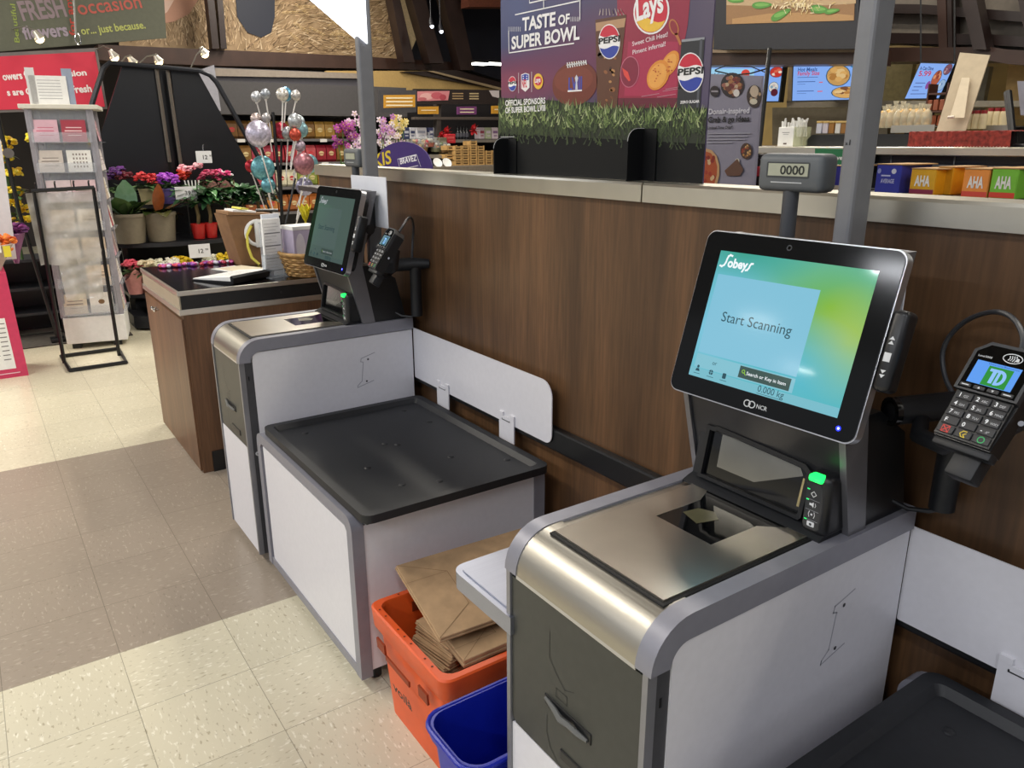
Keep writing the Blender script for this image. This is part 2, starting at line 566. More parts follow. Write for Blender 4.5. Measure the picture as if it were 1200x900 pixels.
def make_kiosk(loc, label, dim):
    K = thing('self_checkout', label, 'self checkout', loc, 0, 'self checkouts')
    # carcass
    b = MB()
    b.box(-.168, .168, .03, .655, .03, .80, GREYDK)
    b.box(-.15, .15, .06, .64, 0, .03, BLACK)
    b.build('cabinet_body', K)
    # front doors
    d = MB()
    d.prism(rr2(-.166, .166, .452, .757, (.018, 0, 0, 0)), 'y', .004, .03, DOORGREY)
    up = d.build('upper_door', K)
    g = MB(FACE_Y(0, .0035, 0))
    ln = mat('2c2d2a', .6, var=0)
    # embossed hand pictogram, note slot, dispenser mouth
    g.line([(-.055, .705), (-.055, .655), (-.03, .63), (-.012, .617), (.012, .628)], .0016, ln)
    g.line([(-.035, .607), (-.006, .607), (-.006, .59), (-.035, .59), (-.035, .607)], .0016, ln)
    g.line([(-.06, .535), (-.06, .50), (-.05, .475), (-.03, .458), (.0, .4545)], .0016, ln)
    g.build('embossed_outline', up)
    s = MB()
    s.box(-.066, .058, .0015, .006, .556, .578, BLACK, .002)
    s.build('coin_slot', up)
    s = MB()
    s.tube([(-.060, .0, .573), (-.03, -.003, .569), (-.012, -.006, .564), (.010, -.006, .568), (.030, -.003, .564), (.052, .0, .563)], [.003, .005, .006, .005, .005, .003], mat('6c6d6b', .4, .2, .02))
    s.build('return_lever', up, True)
    s = MB()
    s.box(-.02, .085, .001, .006, .474, .494, BLACK, .002)
    s.build('receipt_slot', up)
    d = MB()
    d.prism(rr2(-.166, .166, .035, .449, .004), 'y', .004, .03, WHITE)
    d.build('lower_door', K)
    # corner posts
    for sx in (-1, 1):
        p = MB()
        p.box(sx * .167, sx * .178, .0, .018, .035, .765, mat('8c8c90', .38, .5, .02))
        p.box(sx * .166, sx * .1765, .018, .046, .035, .765, GREYDK)
        if sx > 0:
            p.box(.1765, .1775, .027, .031, .70, .716, BLACK)
            p.cyl((.176, .032, .43), (.1795, .032, .43), .008, mat('d8d8d8', .3, .3, 0))
            p.cyl((.1795, .032, .43), (.181, .032, .43), .003, BLACK, 8)
        p.build('corner_post', K)
        # side panel, top edge shaped, rounded front corner
        q = MB()
        x0, x1 = (sx * .168, sx * .1795)
        q.prism([(.046, .04), (.66, .04), (.66, .797), (.066, .797), (.054, .793), (.048, .785), (.046, .775)], 'x', x0, x1, WHITE)
        sp = q.build('side_panel', K)
        if sx > 0:
            e = MB()
            cl = mat('a3a3ac', .5, var=0)
            M = FACE_X(.1797, 0, 0)
            e.line([(.50, .73), (.445, .715), (.442, .703), (.452, .700), (.443, .628), (.425, .612), (.424, .605), (.49, .622)], .003, cl, 0, M)
            e.disc((.472, .708), .004, .004, mat('55555a', .4, .6, 0), 12, .0004, M)
            e.disc((.462, .624), .004, .004, mat('55555a', .4, .6, 0), 12, .0004, M)
            e.build('access_cover', sp)
        # top rail with the curved nose
        t = MB()
        out = arc(.078, .765, .078, 180, 90) + [(.665, .843), (.665, .800), (.075, .800)] + arc(.075, .765, .035, 90, 180)[1:]
        t.prism(out, 'x', sx * .150, sx * .183, GREYTRIM)
        t.build('top_rail', K, 35)
    # steel nose: ribbed quarter round
    n = MB()
    A = arc(.078, .765, .0765, 180, 90, 26)
    prof = []
    for k, (y, z) in enumerate(A):
        e = .0007 if k % 2 else 0
        v = Vector((y - .078, z - .765)).normalized()
        prof.append((y - v.x * e, z - v.y * e))
    prof += [(.10, .8415), (.10, .79), (.06, .765), (.03, .765)]
    n.prism(prof, 'x', -.150, .150, STEEL)
    n.box(-.150, .150, .0015, .03, .759, .7655, SILVER)
    n.build('steel_nose', K, 50)
    n = MB()
    n.box(-.150, .150, .10, .665, .80, .8385, STEEL_Y)
    n.build('steel_top', K)
    # scanner plate
    p = MB()
    p.box(-.128, .146, .056, .46, .838, .8425, RUBBER, .002)
    x0, x1 = -.121, .139
    zt = .8462
    GL = GLOSS
    hole = (-.062, .066, .245)
    p.prism([(x0, .063), (x1, .063), (x1, hole[2]), (x0, hole[2])], 'z', .8425, zt, PLATTER)
    p.prism([(x0, hole[2]), (hole[0], hole[2]), (hole[0], .36), (-.085, .405), (x0, .405)], 'z', .8425, zt, PLATTER)
    p.prism([(hole[1], hole[2]), (x1, hole[2]), (x1, .405), (.105, .405), (hole[1], .36)], 'z', .8425, zt, PLATTER)
    pl = p.build('scanner_plate', K)
    p = MB()
    p.prism([(hole[0], hole[2]), (hole[1], hole[2]), (hole[1], .36), (.105, .405), (-.085, .405), (hole[0], .36)], 'z', .8425, zt - .0006, GL)
    p.poly([(-.045, .295, zt), (.0, .282, zt), (.012, .325, zt), (-.012, .342, zt), (-.04, .33, zt)], mat('55523a', .3, var=.1))
    p.build('scanner_window', pl)
    # upright scanner head
    h = MB()
    fr = [(.400, .8465), (.415, .853), (.428, .857), (.449, .965), (.47, .977), (.53, .977), (.53, .843), (.400, .843)]
    h.prism([q for q in fr], 'x', -.146, .162, BLACKM)
    # raised surround of the window
    M = plane_M((0, .4275, .8565), (1, 0, 0), (0, .0205, .107))
    def frame(outer, inner, w0, w1, mt):
        nn = len(outer)
        for k in range(nn):
            a, b2, c2, d2 = outer[k], outer[(k + 1) % nn], inner[(k + 1) % nn], inner[k]
            h.add([(*a, w1), (*b2, w1), (*c2, w1), (*d2, w1), (*a, w0), (*b2, w0), (*c2, w0), (*d2, w0)],
                  [(0, 1, 2, 3), (0, 4, 5, 1), (3, 2, 6, 7)], mt, M)
    o_ = [(-.124, .000), (.107, .000), (.112, .006), (.112, .088), (.098, .098), (-.10, .108), (-.108, .104), (-.124, .104)]
    i_ = [(-.116, .007), (.100, .007), (.104, .011), (.104, .083), (.093, .090), (-.098, .100), (-.104, .096), (-.116, .096)]
    frame(o_, i_, 0, .012, BLACK)
    hd = h.build('scanner_head', K, 30)
    wv = MB()
    wv.poly([(x, y, .0035) for x, y in i_], GLOSS, M)
    wv.poly([(-.088, .030, .0042), (.0, .030, .0042), (.094, .075, .0042), (.086, .087, .0042), (-.09, .096, .0042)], mat('8a8983', .12, .7, .05, 12), M)
    wv.poly([(.094, .02, .0046), (.099, .02, .0046), (.0985, .072, .0046), (.095, .072, .0046)], mat('c9b98a', .2, .8, .05), M)
    wv.build('scanner_window', hd)
    vt = MB()
    M2 = plane_M((-.1465, .47, .87), (0, -1, 0), (0, .1, .45))
    for k in range(9): vt.box(.0, .024, .02 + k * .0075, .0235 + k * .0075, -.001, .0012, mat('060606', .8, var=0), M=M2)
    vt.build('vent', hd)
    lg = MB(M)
    for cx in (.0, .008): lg.add([(cx + .0062 * math.cos(a * PI / 8) * q, .1015 + .0062 * math.sin(a * PI / 8) * q * .8, .0005) for a in range(16) for q in (1, .72)],
                                 [(2 * a, (2 * a + 2) % 32, (2 * a + 3) % 32, 2 * a + 1) for a in range(16)], mat('6a6d70', .4, var=0))
    lg.text('NCR', .018, .098, .0065, mat('6a6d70', .4, var=0), z=.0005, bold=.01)
    lg.build('printed_logo', hd)
    # button pod with green lamp
    bp = MB()
    bp.box(.117, .166, .408, .50, .846, .957, BLACK, .012, 3)
    pod = bp.build('button_pod', K, 40)
    bp = MB()
    M3 = FACE_Y(.0105, .4078, 0)
    bp.rrect(.112, .142, .857, .94, .006, mat('202226', .4, var=0), 0, M3)
    for k, z in enumerate((.921, .902, .884, .866)):
        if k < 3: bp.line([(.115, z - .0105), (.139, z - .0105)], .0008, mat('8d9094', .5, var=0), .0005, M3)
        c = mat('d5d8da', .5, var=0)
        if k == 0: bp.line([(.122, z), (.127, z + .005), (.132, z), (.127, z - .005), (.122, z)], .0014, c, .0005, M3)
        elif k == 1:
            bp.poly([(.121, z - .002, .0005), (.125, z - .002, .0005), (.129, z - .005, .0005), (.129, z + .005, .0005), (.125, z + .002, .0005), (.121, z + .002, .0005)], c, M3)
            bp.line([(.132, z - .003), (.133, z), (.132, z + .003)], .0012, c, .0005, M3)
        elif k == 2:
            for e in (-1, 1): bp.line([(.127 + e * .0045, z - .005), (.127 + e * .006, z), (.127 + e * .0045, z + .005)], .0012, c, .0005, M3)
            bp.disc((.127, z), .002, .002, c, 10, .0005, M3)
        else:
            bp.rrect(.120, .134, z - .004, z + .005, .0015, c, .0005, M3)
            bp.disc((.127, z), .0026, .0026, mat('202226', .4, var=0), 10, .0008, M3)
        if k != 2: bp.rect(.114, .119, z + .006, z + .008, glow('28ff7a', 1.4), .0005, M3)
    bp.build('button_strip', pod)
    gl = MB()
    gl.box(.126, .152, .402, .425, .944, .9565, glow('1dff62', 2.2), .004)
    gl.build('status_lamp', pod, True)
    # bent pylon
    y = MB()
    fe = [(.462, .843), (.417, 1.023), (.442, 1.12), (.505, 1.318)]
    be = [(.545, 1.318), (.487, 1.12), (.474, 1.055), (.512, .843)]
    for sx in (-1, 1):
        y = MB()
        y.prism(fe + be, 'x', sx * .164, sx * .176, mat('77777b', .36, .6, .02))
        y.build('pylon_frame', K)
    y = MB()
    y.prism([(q[0] + .006, q[1]) for q in fe] + [(q[0] - .004, q[1]) for q in be], 'x', -.164, .164, mat('26272a', .4, .2, .05))
    y.prism([(.512, .843), (.642, .843), (.605, 1.0), (.52, 1.055), (.474, 1.055)], 'x', -.158, .170, BLACK)
    y.prism([(.476, 1.06), (.545, 1.318), (.575, 1.21), (.505, 1.12)], 'x', -.13, .13, BLACK)
    y.tube([(.168, .51, 1.185), (.181, .51, 1.185)], .018, BLACK, 16)
    y.build('pylon_body', K)
    # touch monitor
    t, yw = .288, .032
    Mm = plane_M((.011, .43, 1.179), (math.cos(yw), math.sin(yw), 0), (-math.sin(t) * math.sin(yw), math.sin(t) * math.cos(yw), math.cos(t)))
    mo = MB(Mm)
    mo.prism(rr2(-.1915, .1915, -.154, .154, .019, 6), 'z', -.020, -.001, SILVER)
    mo.prism(rr2(-.178, .178, -.138, .138, .03, 6), 'z', -.042, -.020, BLACK)
    mon = mo.build('monitor', K, 35)
    fp = MB(Mm)
    fp.prism(rr2(-.1893, .1893, -.1518, .1518, .0175, 6), 'z', -.002, .0012, mat('141516', .1, var=0, spec=.22))
    fp.build('bezel', mon)
    wc = MB(Mm)
    wc.disc((-.012, .137), .0052, .0052, mat('3b3d40', .3, .5, 0), 16, .0015)
    wc.disc((-.012, .137), .003, .003, GLOSS, 12, .0018)
    wc.build('webcam', mon)
    sc = MB()
    sc.rect(-.153, .153, -.118, .118, screen_material(dim))
    so = sc.build('screen', mon)
    ML = Mm @ Matrix.Translation((.0015, .0, .0016))
    so.matrix_basis = ML
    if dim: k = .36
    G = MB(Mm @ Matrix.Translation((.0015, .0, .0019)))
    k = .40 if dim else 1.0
    pc = ('7f9c96', '78958e', '74928c', '5c7570') if dim else ('8fd4ee', '8fd3e4', '84cfdf', '3f5a55')  # dim panels greyed by the same painted reflection wash
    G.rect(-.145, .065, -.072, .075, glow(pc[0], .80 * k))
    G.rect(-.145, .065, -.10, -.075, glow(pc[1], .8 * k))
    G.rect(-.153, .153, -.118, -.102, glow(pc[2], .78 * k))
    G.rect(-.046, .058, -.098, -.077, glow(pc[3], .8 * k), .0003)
    G.build('screen_panel', so).matrix_parent_inverse = ML.inverted()
    G = MB(Mm @ Matrix.Translation((.0015, .0, .0024)))
    wht, dk = glow('f4fbff', 1.0 * k), glow('2c5a68', .7 * k)
    G.line([(-.124, .1105), (-.1285, .1115), (-.132, .109), (-.1335, .1045), (-.1345, .098), (-.137, .0925), (-.1415, .0895), (-.1455, .0905)], .0034, wht)
    G.text('obey', -.130, .0900, .0165, wht, w=.044, bold=.035)
    G.line([(-.0765, .1015), (-.0795, .1010), (-.0815, .0980), (-.0825, .0935), (-.0850, .0895), (-.0880, .0885)], .0034, wht)
    G.build('screen_logo', so).matrix_parent_inverse = ML.inverted()
    G = MB(Mm @ Matrix.Translation((.0015, .0, .0024)))
    G.text('Start Scanning', -.112, -.008, .0185, dk, w=.146)
    G.text('or', -.106, -.089, .008, dk)
    G.text('Search or Key in Item', -.030, -.0905, .0062, wht, w=.08, bold=.008)
    G.add([(-.037 + .0034 * math.cos(a * PI / 8) * q, -.086 + .0034 * math.sin(a * PI / 8) * q, 0) for a in range(16) for q in (1, .62)],
          [(2 * a, (2 * a + 2) % 32, (2 * a + 3) % 32, 2 * a + 1) for a in range(16)], glow('9ad23c', .9 * k))
    G.line([(-.0345, -.0885), (-.0315, -.0915)], .0014, glow('9ad23c', .9 * k))
    G.text('0.000 kg', .0, -.1125, .0118, dk, w=.052)
    G.line([(.0, -.1155), (.05, -.1155)], .0008, dk)
    for j, x in enumerate((-.135, -.104, -.074)):
        if j == 0:
            G.disc((x, -.0985), .0028, .003, dk, 10)
            G.poly([(x - .005, -.107, 0), (x + .005, -.107, 0), (x + .003, -.102, 0), (x - .003, -.102, 0)], dk)
        elif j == 1:
            G.disc((x, -.103), .0048, .0048, dk, 14)
            G.line([(x - .005, -.103), (x + .005, -.103)], .0008, glow('84cfdf', .85 * k), .0002)
            G.line([(x, -.108), (x, -.098)], .0008, glow('84cfdf', .85 * k), .0002)
        else: G.rrect(x - .004, x + .004, -.108, -.098, .002, dk)
        G.line([(x - .007, -.1115), (x + .007, -.1115)], .0009, dk)
    G.build('screen_lettering', so).matrix_parent_inverse = ML.inverted()
    lg = MB(Mm)
    for cx in (-.012, -.002):
        lg.add([(cx + .0072 * math.cos(a * PI / 10) * q, -.1375 + .0072 * math.sin(a * PI / 10) * q * .9, .0017) for a in range(20) for q in (1, .72)],
               [(2 * a, (2 * a + 2) % 40, (2 * a + 3) % 40, 2 * a + 1) for a in range(20)], mat('c9ccce', .4, var=0))
    lg.text('NCR', .008, -.1412, .0075, mat('c9ccce', .4, var=0), z=.0017, bold=.012)
    lg.build('printed_logo', mon)
    bl = MB(Mm)
    bl.disc((.161, -.133), .0042, .0042, glow('1f2cff', 4), 16, .0016)
    bl.disc((.161, -.133), .0018, .0018, glow('e8ecff', 3), 10, .0019)
    bl.build('power_light', mon)
    sd = MB(Mm)
    sd.box(.1918, .218, -.062, .066, -.036, .002, BLACK, .009, 3)
    dev = sd.build('card_reader', mon, True)
    sd = MB(Mm)
    wm = mat('d0d2d4', .5, var=0)
    for s_, v0 in ((1, .012), (-1, -.028)):
        for q in (0, .007):
            sd.poly([(.1996, v0 + s_ * q, .0024), (.2086, v0 + s_ * q, .0024), (.2041, v0 + s_ * (q + .0055), .0024)][::s_], wm)
    sd.rect(.1986, .2096, -.015, -.001, wm, .0024)
    sd.build('arrow_marks', dev)
    # lane post with its light box
    p = MB()
    p.box(.008, .041, .568, .622, .843, 2.32, mat('7f8083', .42, .35, .02, 30), .006)
    po = p.build('lane_post', K)
    p = MB()
    p.prism([(.60, 1.82), (.25, 2.07), (.25, 2.36), (.60, 2.36)], 'x', .0, .05, glow('f2f6ff', 3.0))
    p.build('light_box', po)
    if not dim:
        p = MB(FACE_Y(0, .5674, 0))
        p.text('x', .014, 1.478, .006, BLACK, bold=.02)
        p.text('1', .0215, 1.478, .0085, BLACK, bold=.03)
        p.build('lettering', po)
    # white card on the post
    p = MB()
    if dim: p.box(-.07, .232, .556, .559, 1.19, 1.367, mat('dfe2ea', .5, var=.01))
    else: p.box(-.06, .160, .556, .559, 1.14, 1.316, mat('dfe2ea', .5, var=.01))
    p.build('sign_card', po)
    # customer weight display on its stalk
    p = MB()
    p.cyl((-.10, .59, .843), (-.10, .59, 1.40), .0145, mat('4a4c50', .45, .2, .02))
    st = p.build('display_stalk', K, True)
    p = MB()
    p.box(-.166, -.026, .57, .62, 1.395, 1.463, mat('5c6063', .5, .1, .02), .012, 3)
    ds = p.build('weight_display', K, 40)
    p = MB(FACE_Y(-.096, .5695, 1.432))
    p.rrect(-.048, .045, -.012, .016, .003, mat('3d4042', .4, var=0), .0)
    p.rect(-.044, .042, -.0085, .0135, mat('a9ab98', .25, var=.03), .0005)
    if not dim: p.text('0000', -.017, -.0055, .016, mat('1d1f1c', .5, var=0), w=.052, z=.001, bold=.02)
    p.line([(-.035, -.02), (.03, -.02)], .002, mat('b9bcbd', .5, var=0), .0005)
    p.build('display_window', ds)
    if not dim:
    # side shelf, brushed steel with a rounded lip
        p = MB()
        p.prism(rr2(-.372, -.16, -.004, .40, (.03, 0, 0, .03)), 'z', .640, .676, SHELF_STEEL)
        p.build('side_shelf', K, 30)
        p = MB()
        p.prism(rr2(-.362, -.182, .008, .385, (.024, 0, 0, .024)), 'z', .676, .6795, SHELF_STEEL)
        p.build('side_shelf_top', K, 30)
    else:
        p = MB()
        p.cyl((-.178, .03, .575), (-.196, .03, .575), .014, mat('d8d8d8', .3, .2, 0), 14)
        p.build('side_lock', K, True)
    # cable at the foot of the pylon
    p = MB()
    p.tube([(.165, .60, .87), (.19, .615, .858), (.215, .64, .856), (.235, .66, .865)], .0045, BLACK, 8)
    p.build('cable', K, True)
    return K

make_kiosk((KF, .68, 0), 'white and grey self checkout in the foreground, its screen lit teal', False)
make_kiosk((KB, .68, 0), 'white and grey self checkout farther away, its screen dark with reflections', True)

# ------------------------------------------------------------------ bagging stations
def make_bagging(x0, label):
    B = thing('bagging_station', label, 'bagging station', (x0, .70, 0), 0, 'bagging stations')
    b = MB()
    b.box(.03, .80, .03, .63, .04, .53, mat('c6c5cd', .4, var=.01))
    b.build('cabinet_body', B)
    b = MB()
    b.box(.05, .785, .005, .03, .05, .49, WHITE)
    b.build('front_panel', B)
    b = MB()
    b.box(.80, .812, .028, .60, .05, .505, WHITE)
    b.build('side_panel', B)
    for nm, ya, yb in (('front', 0, .035), ('rear', .60, .64)):
        e = MB()
        pf = [(.0, .03), (.035, .03), (.035, .485), (.05, .50), (.765, .50), (.78, .485), (.78, .03), (.815, .03)] + \
             [(.775 + .04 * math.cos(a), .494 + .04 * math.sin(a)) for a in [k * PI / 12 for k in range(7)]] + \
             [(.04 + .04 * math.cos(a), .494 + .04 * math.sin(a)) for a in [PI / 2 + k * PI / 12 for k in range(7)]]
        e.prism(pf, 'y', ya, yb, GREYTRIM)
        if nm == 'front': e.box(.035, .78, .002, .035, .03, .06, GREYTRIM)
        e.build('edge_frame', B, 30)
    f = MB()
    for x in (.06, .77):
        for y in (.06, .58): f.cyl((x, y, 0), (x, y, .04), .02, BLACK, 10)
    f.build('foot', B)
    # moulded tray
    t = MB()
    x0_, x1_, y0_, y1_, zb, zt = .045, .878, .012, .615, .5345, .562
    t.box(x0_ + .01, x1_ - .01, y0_ + .01, y1_ - .01, zb, zb + .012, BLACKM)
    def rim(o, i, z0, z1):
        oo = rr2(o[0], o[1], o[2], o[3], .028, 4)
        ii = rr2(i[0], i[1], i[2], i[3], .016, 4)
        fl_ = rr2(i[0] + .012, i[1] - .012, i[2] + .012, i[3] - .012, .012, 4)
        n = len(oo)
        vs = [(*q, z0) for q in oo] + [(*q, z1 - .005) for q in oo] + [(q[0] * .985 + .015 * w_[0], q[1] * .985 + .015 * w_[1], z1) for q, w_ in zip(oo, ii)] + [(*q, z1) for q in ii] + [(*q, zb + .0125) for q in fl_]
        fs = []
        for r_ in range(4):
            for k in range(n): fs.append((r_ * n + k, r_ * n + (k + 1) % n, (r_ + 1) * n + (k + 1) % n, (r_ + 1) * n + k))
        t.add(vs, fs, BLACKM)
        t.add([(*q, zb + .0125) for q in fl_], [list(range(n))], BLACKM)
    rim((x0_, x1_, y0_, y1_), (x0_ + .026, x1_ - .026, y0_ + .026, y1_ - .026), zb + .004, zt)
    tr = t.build('tray', B, 30)
    t = MB()
    for (x, y) in ((.16, .12), (.40, .30), (.43, .33), (.30, .52), (.62, .42), (.74, .55), (.55, .17), (.72, .2), (.14, .5), (.76, .30)):
        t.lathe([(.0, .003), (.006, .003), (.009, .002), (.011, 0)], BLACKM, 12, (x, y, zb + .0126))
    t.build('tray_stud', tr, True)
    # white divider along the partition
    d = MB()
    out = rr2(-.045, .838, .605, .803, (.004, .03, .05, .002), 6)
    d.prism(out, 'y', .646, .649, WHITE)
    dv = d.build('divider', B)
    for xx in (.14, .56):
        d = MB()
        d.box(xx, xx + .085, .6405, .6445, .545, .628, WHITE)
        for q in (0, .063): d.box(xx + q, xx + q + .022, .6395, .646, .628, .640, WHITE)
        d.line([(xx + .018, .618), (xx + .018, .615), (xx + .062, .615), (xx + .062, .618)], .003, mat('3a3a3c', .5, var=0), .0, FACE_Y(0, .640, 0))
        d.build('divider_bracket', dv)
    return B
make_bagging(-2.592, 'white bagging station with black tray beyond the orange crate')
make_bagging(-.611, 'white bagging station with black tray at the right edge beside the lit self checkout')

# ------------------------------------------------------------------ card terminals on pole arms
def make_terminal(ox, label, lit):
    st = thing('terminal_stand', ('black tube arm holding the card terminal beside the dark self checkout' if not lit else 'black tube arm holding the card terminal at the right edge'), 'stand', (ox, 1.34, .86), 0, 'terminal arms')
    a = MB()
    a.cyl((0, 0, 0), (0, 0, .21), .0215, BLACKM, 20)
    a.build('upright_tube', st, True)
    a = MB()
    a.tube([(.03, .045, .195), (.0, .0, .195), (-.055, -.115, .19)], [.016, .024, .024], BLACKM, 16)
    a.lathe([(.016, 0), (.0245, 0), (.0245, .01), (.016, .01)], GLOSS, 16, M=plane_M((-.056, -.117, .19), (-.9, .43, 0), (0, 0, 1)))
    a.build('cross_tube', st, 50)
    a = MB()
    a.tube([(-.03, -.06, .185), (.0, -.12, .165), (.06, -.16, .175), (.095, -.19, .205)], [.012, .014, .014, .012], BLACKM, 10)
    a.tube([(.10, -.15, .21), (.135, -.165, .25), (.14, -.15, .28)], [.03, .034, .024], BLACKM, 12)
    a.build('swivel_arm', st, True)
    a = MB()
    a.disc((0, 0), .004, .004, CHROME, 10, 0, plane_M((.168, -.185, .25), (.9, .4, 0), (0, .2, 1)))
    a.build('screw', st)
    # the terminal itself
    yaw, tl = math.radians(-7), math.radians(35)
    T = thing('card_terminal', label, 'card terminal', (ox + .114, 1.137, 1.107), yaw, 'card terminals')
    M = plane_M((0, 0, 0), (1, 0, 0), (0, math.sin(tl), math.cos(tl)))
    h = MB(M)
    k = [(-.042, -.040), (.042, -.040), (.045, .034), (.045, .098), (.028, .112), (-.028, .112), (-.045, .098), (-.045, .034)]
    h.prism(k, 'z', -.034, -.004, BLACK)
    # raised display hood tilted a little more
    h.prism([(-.046, .034), (.046, .034), (.046, .098), (.028, .114), (-.028, .114), (-.046, .098)], 'z', -.004, .007, mat('2e3034', .4, .1, .03))
    h.prism([(-.041, -.038), (.041, -.038), (.041, .033), (-.041, .033)], 'z', -.004, .0008, mat('101113', .4, var=.05))
    h.box(-.044, .044, -.052, -.038, -.03, -.008, BLACKM, .004)
    h.box(-.012, .03, -.085, -.045, -.05, -.02, BLACKM, .004)
    h.build('housing', T, 30)
    f_ = MB(M)
    f_.prism([(-.041, .037), (.041, .037), (.041, .096), (.026, .109), (-.026, .109), (-.041, .096)], 'z', .007, .0074, GLOSS)
    f_.build('face_plate', T)
    s_ = MB(M)
    s_.rect(-.033, .031, .047, .083, glow('5f9df0', 1.0) if lit else glow('7d9ca6', .75), .0078)
    sc = s_.build('display', T)
    s_ = MB(M)
    s_.rect(-.013, .022, .0475, .078, glow('2f9a3d', .85) if lit else glow('3a6f78', .7), .0081)
    c_ = glow('8fc0f5', 1.0)
    s_.rect(-.009, .008, .070, .0745, c_, .0084)
    s_.rect(-.004, .0015, .052, .071, c_, .0084)
    s_.add([(.0055 + q * .0115 * max(0, math.cos(a)) ** .8, .0625 + math.sin(a) * (.0118 if q == 1 else .0078), .0084) for a in [-PI / 2 + PI * j / 10 for j in range(11)] for q in (1, .58)],
           [(2 * a, 2 * a + 2, 2 * a + 3, 2 * a + 1) for a in range(10)], c_)
    s_.rect(.0035, .0075, .0507, .0743, c_, .0085)
    s_.text('Welcome/Bienvenue', -.016, .0793, .0028, glow('2c5fb0', .8), w=.044, z=.0081)
    s_.build('display_logo', sc)
    c = MB(M)
    wl = mat('cfd2d4', .5, var=0)
    c.add([(.011 + .014 * math.cos(a * PI / 10) * q, .0955 + .0078 * math.sin(a * PI / 10) * (q if q == 1 else .82), .0078) for a in range(20) for q in (1, .91)],
          [(2 * a, (2 * a + 2) % 40, (2 * a + 3) % 40, 2 * a + 1) for a in range(20)], wl)
    for j in range(4): c.line([(.006 + j * .003, .0925 - j * .0004), (.0072 + j * .0032, .0955), (.006 + j * .003, .0985 + j * .0004)], .0013, wl, .0078)
    c.poly([(.016, .092, .008), (.021, .0925, .008), (.020, .097, .008), (.0175, .0975, .008)], wl)
    c.text('Lane/3000', -.036, .0885, .0032, wl, w=.02, z=.0078, bold=.01)
    c.build('contactless_mark', T)
    for j, x in enumerate((-.031, -.0105, .0095, .030)):
        c = MB(M)
        c.box(x - .0085, x + .0085, .0385, .0445, .007, .0088, mat('191a1d', .4, var=0), .001)
        if j in (1, 2): c.poly([(x - .002, .0415 - .0015 * (1 if j == 1 else -1), .009), (x + .002, .0415 - .0015 * (1 if j == 1 else -1), .009), (x, .0415 + .002 * (1 if j == 1 else -1), .009)], wl)
        else: c.line([(x - .0045, .0415), (x + .0045, .0415)], .0016, wl, .009)
        c.build('function_key', T)
    rows = [('1', '2', '3'), ('4', '5', '6'), ('7', '8', '9'), ('F', '0', '-')]
    sub = {'1': 'QZ', '2': 'ABC', '3': 'DEF', '4': 'GHI', '5': 'JKL', '6': 'MNO', '7': 'PRS', '8': 'TUV', '9': 'WXY', '-': '.#*'}
    for r_, row in enumerate(rows):
        for c2, ch in enumerate(row):
            x, y = -.0265 + c2 * .0265, .0262 - r_ * .0138
            q = MB(M)
            q.box(x - .0122, x + .0122, y - .0060, y + .0060, .0008, .003, mat('1f2024', .45, var=.03), .0012)
            q.text(ch, x - .006, y - .003, .0066, mat('f2f4f6', .5, var=0), z=.0033, bold=.02, align='c')
            if ch in sub: q.text(sub[ch], x - .0005, y - .0025, .0036, wl, z=.0033)
            q.build('key', T)
    for c2, (colr, shp) in enumerate((('d13a30', 'x'), ('e0c52a', '<'), ('2eb060', 'o'))):
        x, y = -.0265 + c2 * .0265, .0262 - 4 * .0138
        q = MB(M)
        q.box(x - .0122, x + .0122, y - .0060, y + .0060, .0008, .003, mat('1f2024', .45, var=.03), .0012)
        mm = mat(colr, .5, var=0)
        if shp == 'x':
            q.line([(x - .0045, y - .004), (x + .0045, y + .004)], .0016, mm, .0033)
            q.line([(x - .0045, y + .004), (x + .0045, y - .004)], .0016, mm, .0033)
            q.line([(x - .0055, y - .005), (x + .0055, y - .005), (x + .0055, y + .005), (x - .0055, y + .005), (x - .0055, y - .005)], .0009, mm, .0033)
        elif shp == '<': q.line([(x + .004, y + .0045), (x - .001, y + .0045), (x - .0045, y), (x - .001, y - .0045), (x + .004, y - .0045), (x + .0005, y - .001), (x + .004, y + .0015)], .0013, mm, .0033)
        else: q.add([(x + .0052 * math.cos(a * PI / 10) * e, y + .0052 * math.sin(a * PI / 10) * e, .0033) for a in range(20) for e in (1, .72)], [(2 * a, (2 * a + 2) % 40, (2 * a + 3) % 40, 2 * a + 1) for a in range(20)], mm)
        q.build('key', T)
    cb = MB()
    def wpt(x, y, z): return T_inv @ Vector((x, y, z))
    T_inv = (Matrix.Translation(T.location) @ Matrix.Rotation(yaw, 4, 'Z')).inverted()
    o = Vector((ox, 1.34, .86))
    pts = [(.125, -.12, .33), (.118, -.10, .352), (.08, -.06, .372), (.03, -.02, .366), (-.03, .018, .33), (-.058, .025, .28), (-.04, .012, .235), (-.012, -.005, .212)]
    # smooth the loop
    V = [Vector(q) for q in pts]
    for _ in range(2):
        W_ = [V[0]]
        for a_, b_ in zip(V[:-1], V[1:]): W_ += [a_ * .75 + b_ * .25, a_ * .25 + b_ * .75]
        V = W_ + [V[-1]]
    cb.tube([wpt(*(o + q)) for q in V], .0042, mat('3a3c40', .45, var=.05), 8)
    cb.build('cable', T, True)
    return T
make_terminal(KF + .227, 'black card terminal with a green logo on its lit display, at the right edge', True)
make_terminal(KB + .227, 'black card terminal with a small pale display beside the dark self checkout', False)

